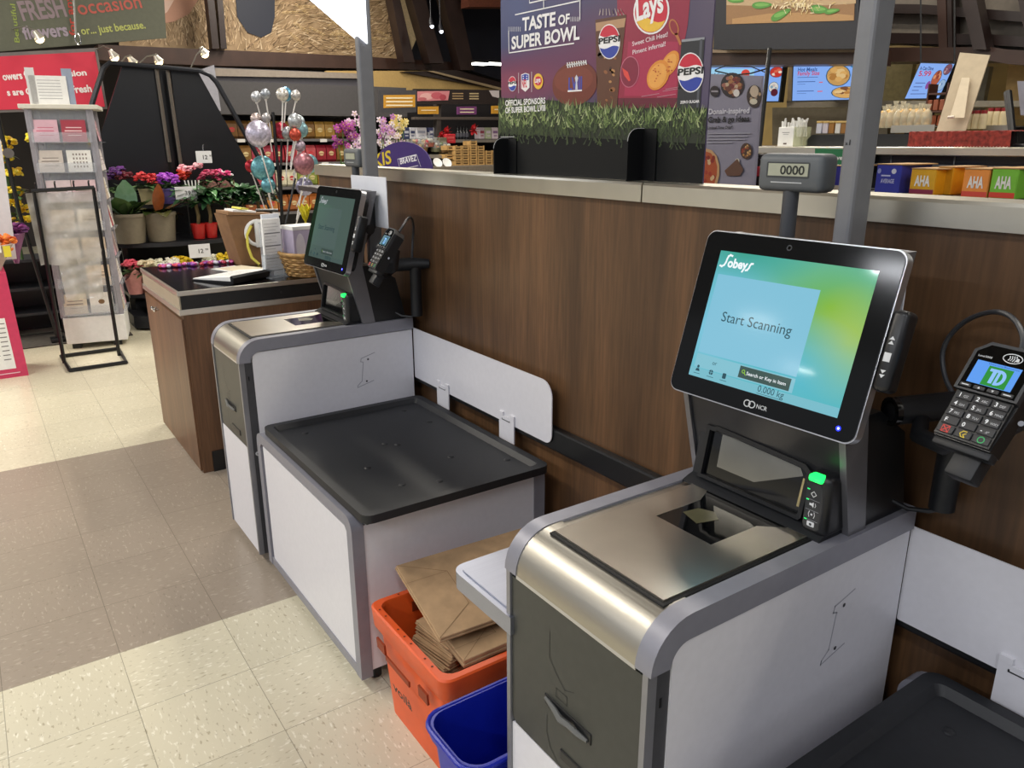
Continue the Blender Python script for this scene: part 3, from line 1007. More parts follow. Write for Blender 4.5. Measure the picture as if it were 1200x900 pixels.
# ------------------------------------------------------------------ orange crate, paper bags, blue bin
ORANGE = mat('e0561c', .42, var=.03, scale=20)
cr = thing('crate', 'orange plastic crate full of paper bags on the floor', 'crate', (-1.50, .915, 0))
w2, d2, hh = .20, .215, .325
def ring(z, ins, rad=.03): return [(x, y, z) for x, y in rr2(-w2 + ins, w2 - ins, -d2 + ins, d2 - ins, rad, 4)]
def loft(mb, rings, m, close_bottom=True, close_top=False):
    n = len(rings[0])
    vs = [q for r_ in rings for q in r_]
    fs = [(i * n + k, i * n + (k + 1) % n, (i + 1) * n + (k + 1) % n, (i + 1) * n + k) for i in range(len(rings) - 1) for k in range(n)]
    if close_bottom: fs.append(list(range(n))[::-1])
    if close_top: fs.append([(len(rings) - 1) * n + k for k in range(n)])
    mb.add(vs, fs, m)
b = MB()
loft(b, [ring(0, .034), ring(.26, .018), ring(.262, .008), ring(.268, .004), ring(hh - .004, .0), ring(hh, .004), ring(hh, .02), ring(hh - .006, .024), ring(.02, .044)], ORANGE)
b.add(ring(.02, .044), [list(range(len(ring(0, .044))))], ORANGE)
b.build('crate_shell', cr, 35)
b = MB()
for k in range(9):
    x = -.15 + k * .035
    if k in (2, 6): continue
    b.lathe([(.0, .0008), (.003, .0008)], mat('5d2410', .6, var=0), 8, (x, -d2 + .012, hh))
for x in (-w2 + .012, ):
    for k in range(5): b.lathe([(.0, .0008), (.003, .0008)], mat('5d2410', .6, var=0), 8, (x, -.13 + k * .06, hh))
b.build('rim_hole', cr)
hm = mat('8a3511', .6, var=.05)  # crate orange darkened: shade inside slot and recesses put into the colour
for (x0, x1, z0, z1) in ((-.11, .02, .20, .215),):
    b = MB()
    Mf = plane_M((0, -d2 + .0215, 0), (1, 0, 0), (0, -.06, 1))
    b.prism([(x0, z0), (x1, z0), (x1, z1), (x0, z1)], 'z', .002, .0065, hm, Mf)
    b.build('handle_slot', cr)
for x0 in (-.155, .075):
    b = MB()
    b.prism([(x0, .215), (x0 + .045, .215), (x0 + .045, .245), (x0, .245)], 'z', .002, .0075, hm, Mf)
    b.build('latch_recess', cr)
b = MB(Mf)
b.text('voilà', -.075, .135, .026, mat('2b1c1a', .5, var=0), w=.105, bold=.025, z=.0095)
b.build('lettering', cr)
for k in range(4):      # lattice on the inner left wall
    pass
b = MB()
for k in range(4):
    b.box(-w2 + .0285, -w2 + .031, -.10 + k * .035, -.075 + k * .035, .27, .30, hm)
b.build('inner_lattice', cr)

def paper_bag(x0, x1, y0, y1, t, label, rot, loc, group=None, fold=True):
    o = thing('paper_bag', label, 'paper bag', loc, 0, group)
    o.rotation_euler = rot
    b = MB()
    lv = [0, .35, .7, 1.0]
    b.box(x0, x1, y0, y1, 0, t * .48, KRAFT, min(.0015, t * .2), 1)
    b.box(x0 + .002, x1 - .002, y0 + .003, y1 - .003, t * .5, t, KRAFT, min(.0015, t * .2), 1)
    b.build('bag_body', o)
    if fold:
        b = MB()
        yy = y0 + .115
        ln_ = mat('7f6344', .8, var=0)
        b.line([(x0 + .004, y0 + .004), (x0 + .085, yy), (x1 - .085, yy), (x1 - .004, y0 + .004)], .0014, ln_, t + .0006)
        b.line([(x0 + .085, yy), (x0 + .085, y0 + .002)], .001, ln_, t + .0006)
        b.build('folded_base', o)
    return o
NST = 18
for k in range(NST):
    z = .115 + k * .0115
    paper_bag(-.11, .085, -.14, .185, .0095, 'folded brown paper bag in the stack standing inside the orange crate',
              (math.radians(9), math.radians(-10), math.radians(rnd.uniform(-3, 3))), (-1.53 + .0015 * k + rnd.uniform(-.006, .006), .925 + rnd.uniform(-.007, .007), z),
              'paper bags stacked in the orange crate', False)
paper_bag(-.155, .155, -.20, .21, .013, 'large flat brown paper bag lying across the top of the orange crate', (math.radians(3), math.radians(7), math.radians(-7)), (-1.525, .965, .385))
paper_bag(-.075, .06, -.15, .17, .02, 'thick folded paper bag at the right inside the orange crate, under the steel side shelf', (math.radians(4), math.radians(2), math.radians(-4)), (-1.385, .93, .325))

BLUE = mat('0c1f9c', .38, var=.03)
bn = MB()
def bring(z, ins, rad=.045): return [(x, y, z) for x, y in rr2(-.095 + ins, .095 - ins, -.175 + ins, .175 - ins, rad, 5)]
loft(bn, [bring(0, .03), bring(.30, .008), bring(.302, .0), bring(.325, -.003), bring(.33, .0), bring(.33, .006), bring(.30, .012), bring(.012, .036)], BLUE)
bn.add(bring(.012, .036), [list(range(len(bring(0, 0))))], BLUE)
o = thing('recycling_bin', 'blue plastic bin on the floor between the orange crate and the lit self checkout', 'bin', (-1.135, .785, 0))
bn.build('bin_shell', o, 35)
bn = MB()
bn.tube([(x, y, z) for x, y, z in bring(.327, -.002)] + [bring(.327, -.002)[0]], .006, BLUE, 8)
bn.build('rim', o, True)

# ------------------------------------------------------------------ walnut service counter
CX0, CX1, CY0, CY1, CZ = -4.444, -3.612, .714, 1.46, .865
c = thing('service_counter', 'walnut service counter with black top and steel edging beside the dark self checkout', 'counter', (CX0, CY0, 0))
W_, D_ = CX1 - CX0, CY1 - CY0
b = MB()
b.box(.004, W_ - .002, .004, D_, .0, .755, WOODC)
b.build('cabinet_body', c)
b = MB()
b.box(.0, W_ - .012, -.006, .004, .012, .735, WOODC)
dr = b.build('door', c)
for q in (.275, .33):
    b = MB()
    b.lathe([(.0055, 0), (.0055, .012), (.010, .016), (.011, .022), (.006, .027), (0, .028)], CHROME, 14, M=plane_M((q, -.006, .70), (1, 0, 0), (0, 0, 1)))
    b.build('knob', dr, True)
EDGE = brushed('counter_edging', 'd4d0c8', .3, 'x')
b = MB()
b.box(-.012, W_ + .0, -.012, D_, .755, .782, EDGE, .003)
b.box(-.012, W_ + .0, -.012, D_, .842, CZ - .001, EDGE, .003)
b.build('steel_edge', c)
b = MB()
b.box(-.006, W_ - .004, -.006, D_ - .002, .782, .842, mat('aca38e', .4, .3, .02))
b.box(W_ - .012, W_ - .001, .0, D_ - .002, .782, .842, BLACK)
for y in (.12, .45): b.cyl((W_ - .002, y, .812), (W_ + .001, y, .812), .006, mat('3a3a3c', .3, .6), 10)
b.build('edge_band', c)
b = MB()
b.box(-.002, W_ - .008, -.004, D_ - .004, CZ - .002, CZ, mat('0b0b0e', .12, var=.02))
b.build('countertop', c)
b = MB()
b.box(W_ - .004, W_ + .006, .05, D_ - .01, .0, .1, BLACK)
b.build('kickboard', c)

# things on the counter
def on(x, y, dz=0): return (x, y, CZ + dz)
t = thing('binder', 'open white and black ring binder lying on the service counter', 'binder', on(-3.83, 1.02, .001), math.radians(28))
b = MB()
b.prism([(-.13, .0), (.13, .0), (.13, .012), (-.13, .004)], 'y', -.15, .15, BLACK)
b.prism([(.13, .0), (.14, .004), (.142, .03), (.132, .04), (.122, .034), (.126, .012)], 'y', -.15, .15, BLACK)
b.build('cover', t)
b = MB()
b.prism([(-.125, .006), (.118, .013), (.122, .034), (-.125, .010)], 'y', -.145, .145, PAPER)
pp = b.build('pages', t)
b = MB(plane_M((0, 0, .0205), (0, 1, 0), (-1, 0, -.095)))
gm = mat('8c8c8c', .7, var=0)
for k in range(9): b.line([(-.12, -.10 + k * .024), (-.12 + rnd.uniform(.1, .22), -.10 + k * .024)], .004, gm, .004)
b.build('printed_text', pp)

t = thing('cardboard_box', 'slanted brown cardboard box with a white handle ring and yellow strap on the counter', 'box', on(-4.30, 1.235), math.radians(4))
CARD = mat('7e5c3c', .7, var=.06, scale=18, bump=.1)
b = MB()
b.prism([(-.085, 0), (.095, 0), (.115, .25), (-.14, .265)], 'x', -.09, .09, CARD)
b.build('box_body', t)
b = MB()
b.prism([(-.13, .266), (.11, .251), (.115, .258), (-.13, .282)], 'x', -.088, .095, mat('8d6a48', .7, var=.05))
b.prism([(-.10, .28), (.02, .268), (.025, .276), (-.095, .29)], 'x', -.05, .08, PAPER)
b.prism([(-.06, .29), (-.02, .285), (-.015, .292), (-.055, .298)], 'x', -.05, .085, mat('d8cf4e', .5, var=.02))
b.tube([(.06, .03, .278), (.06, .15, .272)], .008, BLACK, 8)
b.build('lid_clutter', t)
b = MB()
R_ = [(.094, .015 + .062 * math.cos(a * PI / 12), .165 + .062 * math.sin(a * PI / 12)) for a in range(25)]
b.tube(R_, .010, PAPER, 8, cap=False)
b.box(.09, .104, .0, .03, .09, .235, PAPER, .004)
b.build('handle_ring', t, True)
b = MB()
b.tube([(.108, -.02, .205), (.11, -.048, .16), (.11, -.05, .10), (.11, -.035, .04), (.13, -.005, .004)], .0075, mat('dccf57', .4, var=.02), 8)
b.build('yellow_strap', t, True)
b = MB()
b.disc((.095, .235), .026, .024, mat('c2a13a', .5, var=.03), 16, .0008, FACE_X(.0905, 0, 0))
b.disc((.095, .235), .009, .008, mat('5b4620', .5, var=0), 12, .0012, FACE_X(.0905, 0, 0))
b.build('round_sticker', t)

ACRYL = mat('dfe6ec', .08, var=0, alpha=.28)
t = thing('brochure_holder', 'clear acrylic stand holding tall white printed forms on the counter', 'holder', on(-3.735, 1.195), math.radians(14))
b = MB()
b.box(-.045, -.042, -.055, .055, 0, .26, ACRYL)
b.box(-.02, -.017, -.055, .055, 0, .11, ACRYL)
b.box(-.045, .03, -.055, .055, 0, .003, ACRYL)
b.box(-.045, -.017, -.055, -.052, 0, .11, ACRYL)
b.build('acrylic_shell', t)
b = MB()
b.box(-.040, -.024, -.046, .05, .006, .275, PAPER)
b.box(-.060, -.047, -.03, .062, .05, .295, mat('d6dbe4', .5, var=.01))
fm = b.build('forms', t)
b = MB(FACE_X(-.0235, .002, 0))
for k in range(16):
    z = .03 + k * .0148
    b.line([(-.04, z), (-.04 + (.08 if k % 4 == 0 else rnd.uniform(.03, .075)), z)], .005 if k % 4 == 0 else .002, mat('707070' if k % 4 == 0 else 'a8a8a8', .7, var=0))
b.build('printed_text', fm)

t = thing('wicker_basket', 'tan wicker basket on the counter behind the dark screen', 'basket', on(-3.72, 1.33))
WICK = mat('b08a52', .6, var=.15, scale=40)
WICK2 = mat('8f6a38', .6, var=.15, scale=40)
b = MB()
for k in range(9):
    rr_, z = .085 + .0035 * k, .008 + k * .0115
    pts = [((rr_ + (.004 if (j + k) % 2 else -.003)) * 1.25 * math.cos(j * 2 * PI / 28), (rr_ + (.004 if (j + k) % 2 else -.003)) * math.sin(j * 2 * PI / 28), z) for j in range(29)]
    b.tube(pts, .0062, WICK if k % 2 else WICK2, 6, cap=False)
b.lathe([(0, .004), (.085, .004)], WICK2, 20)
b.build('woven_side', t, True)
b = MB()
b.tube([(.118 * 1.25 * math.cos(j * 2 * PI / 28), .118 * math.sin(j * 2 * PI / 28), .112) for j in range(29)], .009, WICK, 7, cap=False)
b.build('rim', t, True)
t = thing('gift_box', 'lavender and white picture box standing in the wicker basket', 'box', on(-3.76, 1.33, .06), math.radians(8))
b = MB()
b.box(-.06, .06, -.07, .075, 0, .17, mat('b6acc2', .5, var=.03), .002)
b.box(-.062, .062, -.072, .077, .16, .178, PAPER, .002)
bb = b.build('carton', t)
b = MB(FACE_X(.061, 0, 0))
b.disc((.045, .085), .038, .06, mat('6c4a78', .5, var=.05), 20)
b.disc((-.035, .08), .024, .065, mat('d9d4dc', .5, var=.02), 20)
b.disc((.05, .10), .02, .03, mat('8a5f96', .5, var=.02), 16, .0004)
b.build('printed_picture', bb)
t = thing('ribbon_garland', 'pink and purple ribbon garland lying along the back of the counter', 'garland', on(-4.36, .95, .004))
b = MB()
for k in range(60):
    cc = ['b02a50', '8e3aa0', 'c9509a', 'd8d0e0', '5a2c8c', 'c2334a'][k % 6]
    y = -.17 + .36 * rnd.random()
    b.ell((rnd.uniform(-.03, .03) + y * .1, y, .006), .014, .012, .009, mat(cc, .4, var=.03), 6, 4)
b.build('ribbon_loops', t)
t = thing('paper_sheets', 'loose white paper sheets in front of the cardboard box on the counter', 'paper', on(-4.10, 1.09, .001), math.radians(20))
b = MB()
b.box(-.10, .09, -.07, .07, 0, .002, PAPER)
b.build('lower_sheet', t)
b = MB()
b.prism([(-.07, .0025), (.12, .0025), (.12, .006), (-.07, .004)], 'y', -.05, .09, mat('d8cdb4', .6, var=.03))
b.build('upper_sheet', t)

# ------------------------------------------------------------------ football poster standing on the partition
PY = 1.43
E8 = lambda x, y: px(580 + x / 4.0923, y / 4.0923, Y=PY)
pM = FACE_Y(0, PY, 0)
def P2(x, y):
    q = E8(x, y)
    return (q.x, q.z)
t = thing('display_board', 'tall printed cardboard board with a football and soft drinks standing on the partition', 'display board', (-1.70, PY, 1.389))
IM = Matrix.Translation((1.70, -PY, -1.389))
ul, ur, bl_, br_ = (-2.139, 2.06), (-1.297, 2.06), (-2.139, 1.3895), (-1.297, 1.3895)
bgm = bpy.data.materials.new('printed_night_stadium')
bgm.use_nodes = True
nt = bgm.node_tree
bs = nt.nodes['Principled BSDF']
tc = N(nt, 'ShaderNodeTexCoord')
def blobc(prev, cx, cz, rx, rz, hexc):
    mp = N(nt, 'ShaderNodeMapping', vector_type='TEXTURE')
    mp.inputs['Location'].default_value = (cx + 1.70, 0, cz - 1.389)
    mp.inputs['Scale'].default_value = (rx, 1, rz)
    mp2 = N(nt, 'ShaderNodeVectorMath', operation='MULTIPLY')
    mp2.inputs[1].default_value = (1, 0, 1)
    nt.links.new(tc.outputs['Object'], mp2.inputs[0])
    nt.links.new(mp2.outputs[0], mp.inputs['Vector'])
    g = N(nt, 'ShaderNodeTexGradient', gradient_type='SPHERICAL')
    nt.links.new(mp.outputs[0], g.inputs[0])
    n = N(nt, 'ShaderNodeMix', data_type='RGBA')
    nt.links.new(g.outputs['Fac'], n.inputs['Factor'])
    if isinstance(prev, tuple): n.inputs[6].default_value = prev
    else: nt.links.new(prev, n.inputs[6])
    n.inputs[7].default_value = lin(hexc)
    return n.outputs[2]
q = blobc(lin('433b58'), -2.05, 1.86, .35, .30, '37416f')
q = blobc(q, -1.80, 2.0, .25, .35, '3d3462')
q = blobc(q, -2.05, 1.66, .45, .10, '82304a')
q = blobc(q, -1.70, 1.70, .35, .14, '652f50')
q = blobc(q, -1.30, 1.80, .12, .40, '574d62')
nt.links.new(q, bs.inputs['Base Color'])
bs.inputs['Roughness'].default_value = .45
b = MB(IM @ pM)
b.box(ul[0], ur[0], bl_[1], ul[1], -.004, 0, bgm)
bd = b.build('printed_panel', t)
g = MB(IM @ pM)
z1, z2, z3, z4 = .0006, .0012, .0018, .0024
black = mat('06080a', .6, var=.02, spec=.25)
g.poly([(*P2(18, 640), z1), (br_[0], P2(985, 690)[1], z1), (br_[0], br_[1], z1), (bl_[0], bl_[1], z1)], black)
g.poly([(*P2(18, 468), z1 * .6), (br_[0], P2(1003, 520)[1], z1 * .6), (br_[0], P2(985, 700)[1], z1 * .6), (*P2(18, 660), z1 * .6)], ink('1b2413'))
GR = ['44562c', '5b7038', '35451f', '77884f', '27351a', '98a374', '4c5f36']
for k in range(1500):
    x = rnd.uniform(18, 1012)
    yb = rnd.uniform(522, 705) + (x - 500) * .04
    h = rnd.uniform(28, 58)
    lean = rnd.uniform(-30, 30)
    if yb > 650 and rnd.random() < .7: continue
    x2 = max(18, x + lean)
    a, c2, e = P2(max(18, x - 4), yb), P2(x + 4, yb), P2(x2, yb - h)
    a, c2, e = [(min(q_[0], br_[0]), q_[1]) for q_ in (a, c2, e)]
    g.poly([(*a, z2 + k * 2e-7), (*c2, z2 + k * 2e-7), (*e, z2 + k * 2e-7)], ink(GR[k % 7] if yb < 620 else GR[(k % 2) * 2 + 2]))
g.build('printed_grass', bd)
g = MB(IM @ pM)
def gp(pts, m, z): g.poly([(*P2(*p_), z) for p_ in pts], m)
# snack packet
gp([(585, -260), (960, -260), (925, 120), (900, 250), (870, 515), (590, 520)], ink('8e1f3c'), z1 * .8)
gp([(590, 470), (875, 470), (868, 515), (590, 520)], ink('5e1229'), z1)
gp([(640, 200), (880, 200), (870, 460), (620, 460)], ink('a3284b'), z1 * .9)
g.build('printed_packet', bd)
g = MB(IM @ pM)
def el(cx, cy, rx, ry, m, z, rot=0, n=28):
    g.poly([(*P2(cx + rx * math.cos(2 * PI * k / n) * math.cos(rot) - ry * math.sin(2 * PI * k / n) * math.sin(rot), cy + rx * math.cos(2 * PI * k / n) * math.sin(rot) + ry * math.sin(2 * PI * k / n) * math.cos(rot)), z) for k in range(n)], m)
wh, red, blu, yel = ink('eceaea'), ink('c4203a'), ink('2a3f9e'), ink('e6b93a')
def half(cx, cy, rx, ry, m, z, a0, a1, bow=0.0, rot=0.0):
    pts = []
    for k in range(17):
        a = math.radians(a0 + (a1 - a0) * k / 16)
        pts.append((cx + rx * math.cos(a), cy - ry * math.sin(a)))
    (xa, ya), (xb, yb) = pts[-1], pts[0]
    for k in range(1, 8):
        s_ = k / 8
        pts.append((xa + (xb - xa) * s_, ya + (yb - ya) * s_ + bow * math.sin(s_ * 2 * PI)))
    gp(pts, m, z)
def cola(cx, cy, rx, ry, txt=True):
    el(cx, cy, rx, ry, wh, z3)
    half(cx, cy, rx * .94, ry * .94, red, z3 + .0003, 18, 158, ry * .08)
    half(cx, cy, rx * .94, ry * .94, blu, z3 + .0003, 202, 342, -ry * .08)
    if txt:
        a, c2 = P2(cx - rx * .98, cy + ry * .2), P2(cx + rx * .98, cy - ry * .2)
        g.text('PEPSI', a[0], (a[1] * 2 + c2[1] * 0) / 2 + .002, abs(P2(cx, cy - ry * .17)[1] - P2(cx, cy + ry * .17)[1]), ink('101216'), w=(c2[0] - a[0]), z=z3 + .0006, bold=.035)
el(752, 54, 86, 112, wh, z2, .1)
el(752, 54, 78, 103, red, z3, .1)
half(750, 56, 76, 98, yel, z3 + .0002, 200, 335, 12)
a = P2(682, 105); c2 = P2(815, 10)
g.text('Lays', a[0], a[1] + .002, .05, wh, w=c2[0] - a[0], z=z3 + .0006, bold=.03, rot=math.radians(7))
a = P2(660, 230); c2 = P2(830, 190)
g.text('Sweet Chili Heat!', a[0], a[1] + .004, .0105, ink('e6d3d8'), w=c2[0] - a[0], z=z2, bold=.012, rot=math.radians(5))
a = P2(662, 262); c2 = P2(820, 230)
g.text('Piment infernal!', a[0], a[1] + .000, .0105, ink('e6d3d8'), w=c2[0] - a[0], z=z2, bold=.012, rot=math.radians(5))
for i, (x, y) in enumerate(((807, 438), (820, 428), (705, 463), (780, 466))):
    a = P2(x, y)
    g.line([(a[0], a[1]), (a[0] + .06, a[1] + .004)], .0012, ink('b98a96'), z2)
g.build('printed_packet_logo', bd)
g = MB(IM @ pM)
for cx, cy, rx, ry, ro in ((840, 305, 36, 68, .5), (785, 360, 50, 76, .4)):
    el(cx, cy, rx, ry, ink('d88a34'), z2 + (.0004 if cx < 800 else 0), ro)
    el(cx - 3, cy + 3, rx * .8, ry * .82, ink('e2a04c'), z2 + (.0006 if cx < 800 else .0002), ro)
    for k in range(10):
        el(cx + rnd.uniform(-.5, .5) * rx, cy + rnd.uniform(-.6, .6) * ry, 4, 3, ink('b5521f'), z2 + .0009, 0, 8)
el(860, 130, 22, 40, ink('b46d3c'), z2, -.3)
el(860, 130, 16, 32, ink('8a2430'), z2 + .0002, -.3)
gp([(862, 160), (876, 155), (898, 212), (888, 218)], ink('b46d3c'), z2)
el(648, 345, 46, 76, ink('b9637a'), z2, .1)
el(648, 345, 42, 71, ink('7e1c38'), z2 + .0002, .1)
gp([(612, 325), (640, 345), (652, 385), (644, 390), (622, 362)], ink('d6453c'), z2 + .0004)
g.build('printed_snacks', bd)
g = MB(IM @ pM)
gp([(483, 95), (632, 70), (585, 520), (492, 520)], ink('59331f'), z2)
gp([(485, 110), (630, 86), (622, 130), (487, 150)], ink('b08a66'), z2 + .0002)
for k in range(26):
    x = rnd.uniform(500, 600 - 15); y = rnd.uniform(150, 505)
    el(x, y, rnd.uniform(4, 16), rnd.uniform(4, 14), ink(['8a5630', '3c2114', 'b07f4e', '6d4022'][k % 4]), z2 + .0003, rnd.random(), 8)
for k in range(8): gp([(500 + k * 17, 75), (504 + k * 17, 72), (508 + k * 14, 40 + rnd.uniform(0, 20)), (506 + k * 14, 40)], ink('b9a9a2'), z2)
g.build('printed_glass', bd)
g = MB(IM @ pM)
gp([(897, 190), (1008, 178), (985, 522), (872, 518)], ink('24262b'), z2)
gp([(897, 190), (1008, 178), (1007, 190), (897, 202)], ink('8f9298'), z2 + .0002)
gp([(985, 190), (998, 188), (978, 515), (968, 515)], ink('4a4d55'), z2 + .0002)
a = P2(890, 497)
g.text('ZERO SUGAR', a[0], a[1], .006, wh, w=.06, z=z2 + .0003, bold=.02)
g.build('printed_can', bd)
g = MB(IM @ pM)
for a_ in ((551, 200, 52, 84), (941, 348, 63, 96), (86, 402, 20, 36)):
    g = MB(IM @ pM)
    cola(*a_)
    g.build('printed_cola_logo', bd)
g = MB(IM @ pM)
ball = []
for k in range(36):
    a_ = 2 * PI * k / 36
    ball.append((385 + 108 * math.copysign(abs(math.cos(a_)) ** 1.12, math.cos(a_)), 400 - 108 * math.copysign(abs(math.sin(a_)) ** .92, math.sin(a_)) + 12 * math.cos(a_) * -1))
gp(ball, ink('6a2c1c'), z2)
gp([(x * .86 + 385 * .14 - 6, y * .6 + 378 * .4 - 10) for x, y in ball], ink('763524'), z2 + .0002)
gp([(345, 312), (430, 292), (440, 305), (348, 326)], ink('4a1a10'), z2 + .0003)
for k in range(9): gp([(347 + k * 11, 300 - k * 1.5), (352 + k * 11, 300 - k * 1.5), (355 + k * 11, 326 - k * 2), (350 + k * 11, 326 - k * 2)], wh, z3)
gp([(345, 310), (438, 296), (438, 302), (345, 316)], wh, z3)
a = P2(355, 435)
g.text('LVIII', a[0], a[1], .034, ink('3b4aa8'), w=.058, z=z3, bold=.03)
gp([(388, 430), (400, 430), (397, 395), (402, 375), (394, 358), (386, 375), (391, 395)], ink('c9ccd4'), z3 + .0003)
gp([(352, 434), (420, 430), (420, 437), (352, 441)], wh, z3 + .0003)
g.build('printed_football', bd)
g = MB(IM @ pM)
def T8(s_, x, y, x2, y2, h, m, bold=.03):
    a, c2 = P2(x, y), P2(x2, y2)
    g.text(s_, a[0], a[1], h, m, w=((c2[0] - a[0]) ** 2 + (c2[1] - a[1]) ** 2) ** .5, z=z3, bold=bold, rot=math.atan2(c2[1] - a[1], c2[0] - a[0]))
def hgt(x, ya, yb): return abs(P2(x, ya)[1] - P2(x, yb)[1])
T8('TASTE', 133, 148, 292, 122, hgt(200, 60, 135) * .86, wh)
T8('OF', 305, 120, 360, 111, hgt(330, 68, 115), wh)
T8('SUPER BOWL', 82, 236, 408, 187, hgt(240, 140, 214) * .86, wh)
def L8(pts, wd): g.line([P2(*p_) for p_ in pts], wd, wh, z3)
L8([(100, 71), (412, 3)], .0032)
L8([(410, 0), (410, 92)], .0032)
L8([(68, 150), (70, 254), (380, 208)], .0032)
L8([(170, 14), (300, -14)], .0032)
L8([(236, 0), (236, 38)], .0032)
L8([(168, -30), (168, 14)], .0028)
for k in range(8):
    L8([(68 + k * 8, 130), (68 + k * 8, 150)], .0015)
    L8([(366 + k * 6, 82), (366 + k * 6, 102)], .0012)
T8('OFFICIAL SPONSORS', 52, 508, 244, 496, .0165, wh, .02)
T8('OF SUPER BOWL LVIII', 52, 543, 244, 531, .0165, wh, .02)
L8([(30, 657), (95, 656)], .0012)
L8([(116, 350), (116, 446)], .0015)
L8([(178, 345), (178, 440)], .0015)
g.build('printed_lettering', bd)
g = MB(IM @ pM)
gp([(128, 358), (148, 350), (167, 356), (168, 420), (148, 440), (128, 424)], wh, z3)
gp([(131, 361), (148, 354), (164, 359), (164, 384), (131, 386)], blu, z3 + .0003)
gp([(131, 390), (164, 388), (165, 418), (148, 436), (131, 421)], ink('ece6e6'), z3 + .0003)
a = P2(132, 420)
g.text('NFL', a[0], a[1], .022, red, w=.026, z=z3 + .0006, bold=.03)
for k in range(4): el(139 + (k % 2) * 17, 366 + (k // 2) * 11, 3, 3, wh, z3 + .0005, 0, 6)
el(210, 390, 23, 38, yel, z3)
el(210, 388, 18, 22, red, z3 + .0003)
a = P2(194, 400)
g.text('Lays', a[0], a[1] + .002, .014, wh, w=.028, z=z3 + .0006, bold=.03)
g.build('printed_badges', bd)
# bent foot flaps
for (xa, xb, ya, yb) in ((593, 613, 168, 204), (748, 772, 167, 213)):
    f1 = px(xa, yb, Y=PY)
    f2 = px(xb, yb, Y=PY)
    b = MB(IM)
    x_ = f1.x + .012
    hgt_ = .105 if xa < 700 else .125
    pts = rr2(PY - .055, PY - .0005, 1.390, 1.390 + hgt_, (0, 0, 0, .03))
    b.prism(pts, 'x', x_, x_ + .004, mat('050608', .6, var=.03, spec=.25))
    b.prism([(x_, 1.390), (x_ + .05, 1.390), (x_ + .05, 1.390 + hgt_), (x_, 1.390 + hgt_)], 'y', PY - .004, PY - .0035 + .001, mat('050608', .6, var=.03, spec=.25))
    e_ = pts
    b.tube([(x_ + .002, q_[0], q_[1]) for q_ in pts[2:]], .0012, mat('a9a9a6', .6, var=0), 5)
    b.build('foot_flap', t)

# ------------------------------------------------------------------ florist corner
# pink cardboard flower stand
t = thing('flower_stand', 'pink cardboard flower stand with a white price list at the left edge', 'stand', (-6.15, -.05, 0))
PINK = mat('c8385e', .5, var=.03)
b = MB()
b.prism([(-.25, 0), (.217, 0), (.20, .69), (-.25, .69)], 'x', -.17, .17, PINK)
bx = b.build('stand_box', t)
b = MB(FACE_X(.1705, 0, 0))
b.poly([(-.25, .06, 0), (.155, .06, 0), (.145, .40, 0), (-.25, .40, 0)], PAPER)
gk = mat('6f6a6a', .7, var=0)
for k in range(9):
    b.line([(-.2, .365 - k * .03), (.06 + (.02 if k % 2 else 0), .365 - k * .03)], .004, gk, .0006)
    b.line([(.10, .365 - k * .03), (.135, .365 - k * .03)], .006, gk, .0006)
wl = mat('e9c3cd', .6, var=0)
b.line([(-.1, .03), (.17, .03)], .006, wl, .0006)
for k in range(3): b.line([(-.2, .56 - k * .045), (.03, .56 - k * .045)], .006, wl, .0006)
b.build('price_list', bx)
b = MB()
hd = [(-.35, .74), (.285, .74), (.322, 1.50), (.30, 1.60), (.15, 1.75), (-.35, 1.85)]
b.prism(hd, 'x', -.13, -.115, mat('d9d6da', .5, var=.02))
b.prism([(-.35, .60), (.10, .60), (.10, .75), (-.35, .75)], 'x', -.128, -.12, PINK)
hc = b.build('header_card', t)
b = MB(FACE_X(-.1145, 0, 0))
b.poly([(-.35, 1.33, 0), (.1, 1.36, 0), (.24, 1.40, 0), (.312, 1.47, 0), (.30, 1.60, 0), (.15, 1.75, 0), (-.35, 1.85, 0)], mat('2f7a3c', .5, var=.03))
for k in range(16):
    x, y = rnd.uniform(-.1, .20), rnd.uniform(1.06, 1.28)
    for e in range(3): b.disc((x + e * .006, y), .05 - e * .015, .045 - e * .013, mat(['a81f24', 'c2312c', '8c151b'][e], .5, var=.04), 10, .0005 + k * .0001 + e * .00003)
for k in range(7):
    x = rnd.uniform(-.05, .18)
    b.poly([(x, 1.05, .0004), (x + .05, 1.0, .0004), (x + .03, .94, .0004), (x - .03, .98, .0004)], mat('3c6a35', .5, var=.05))
b.build('rose_picture', hc)

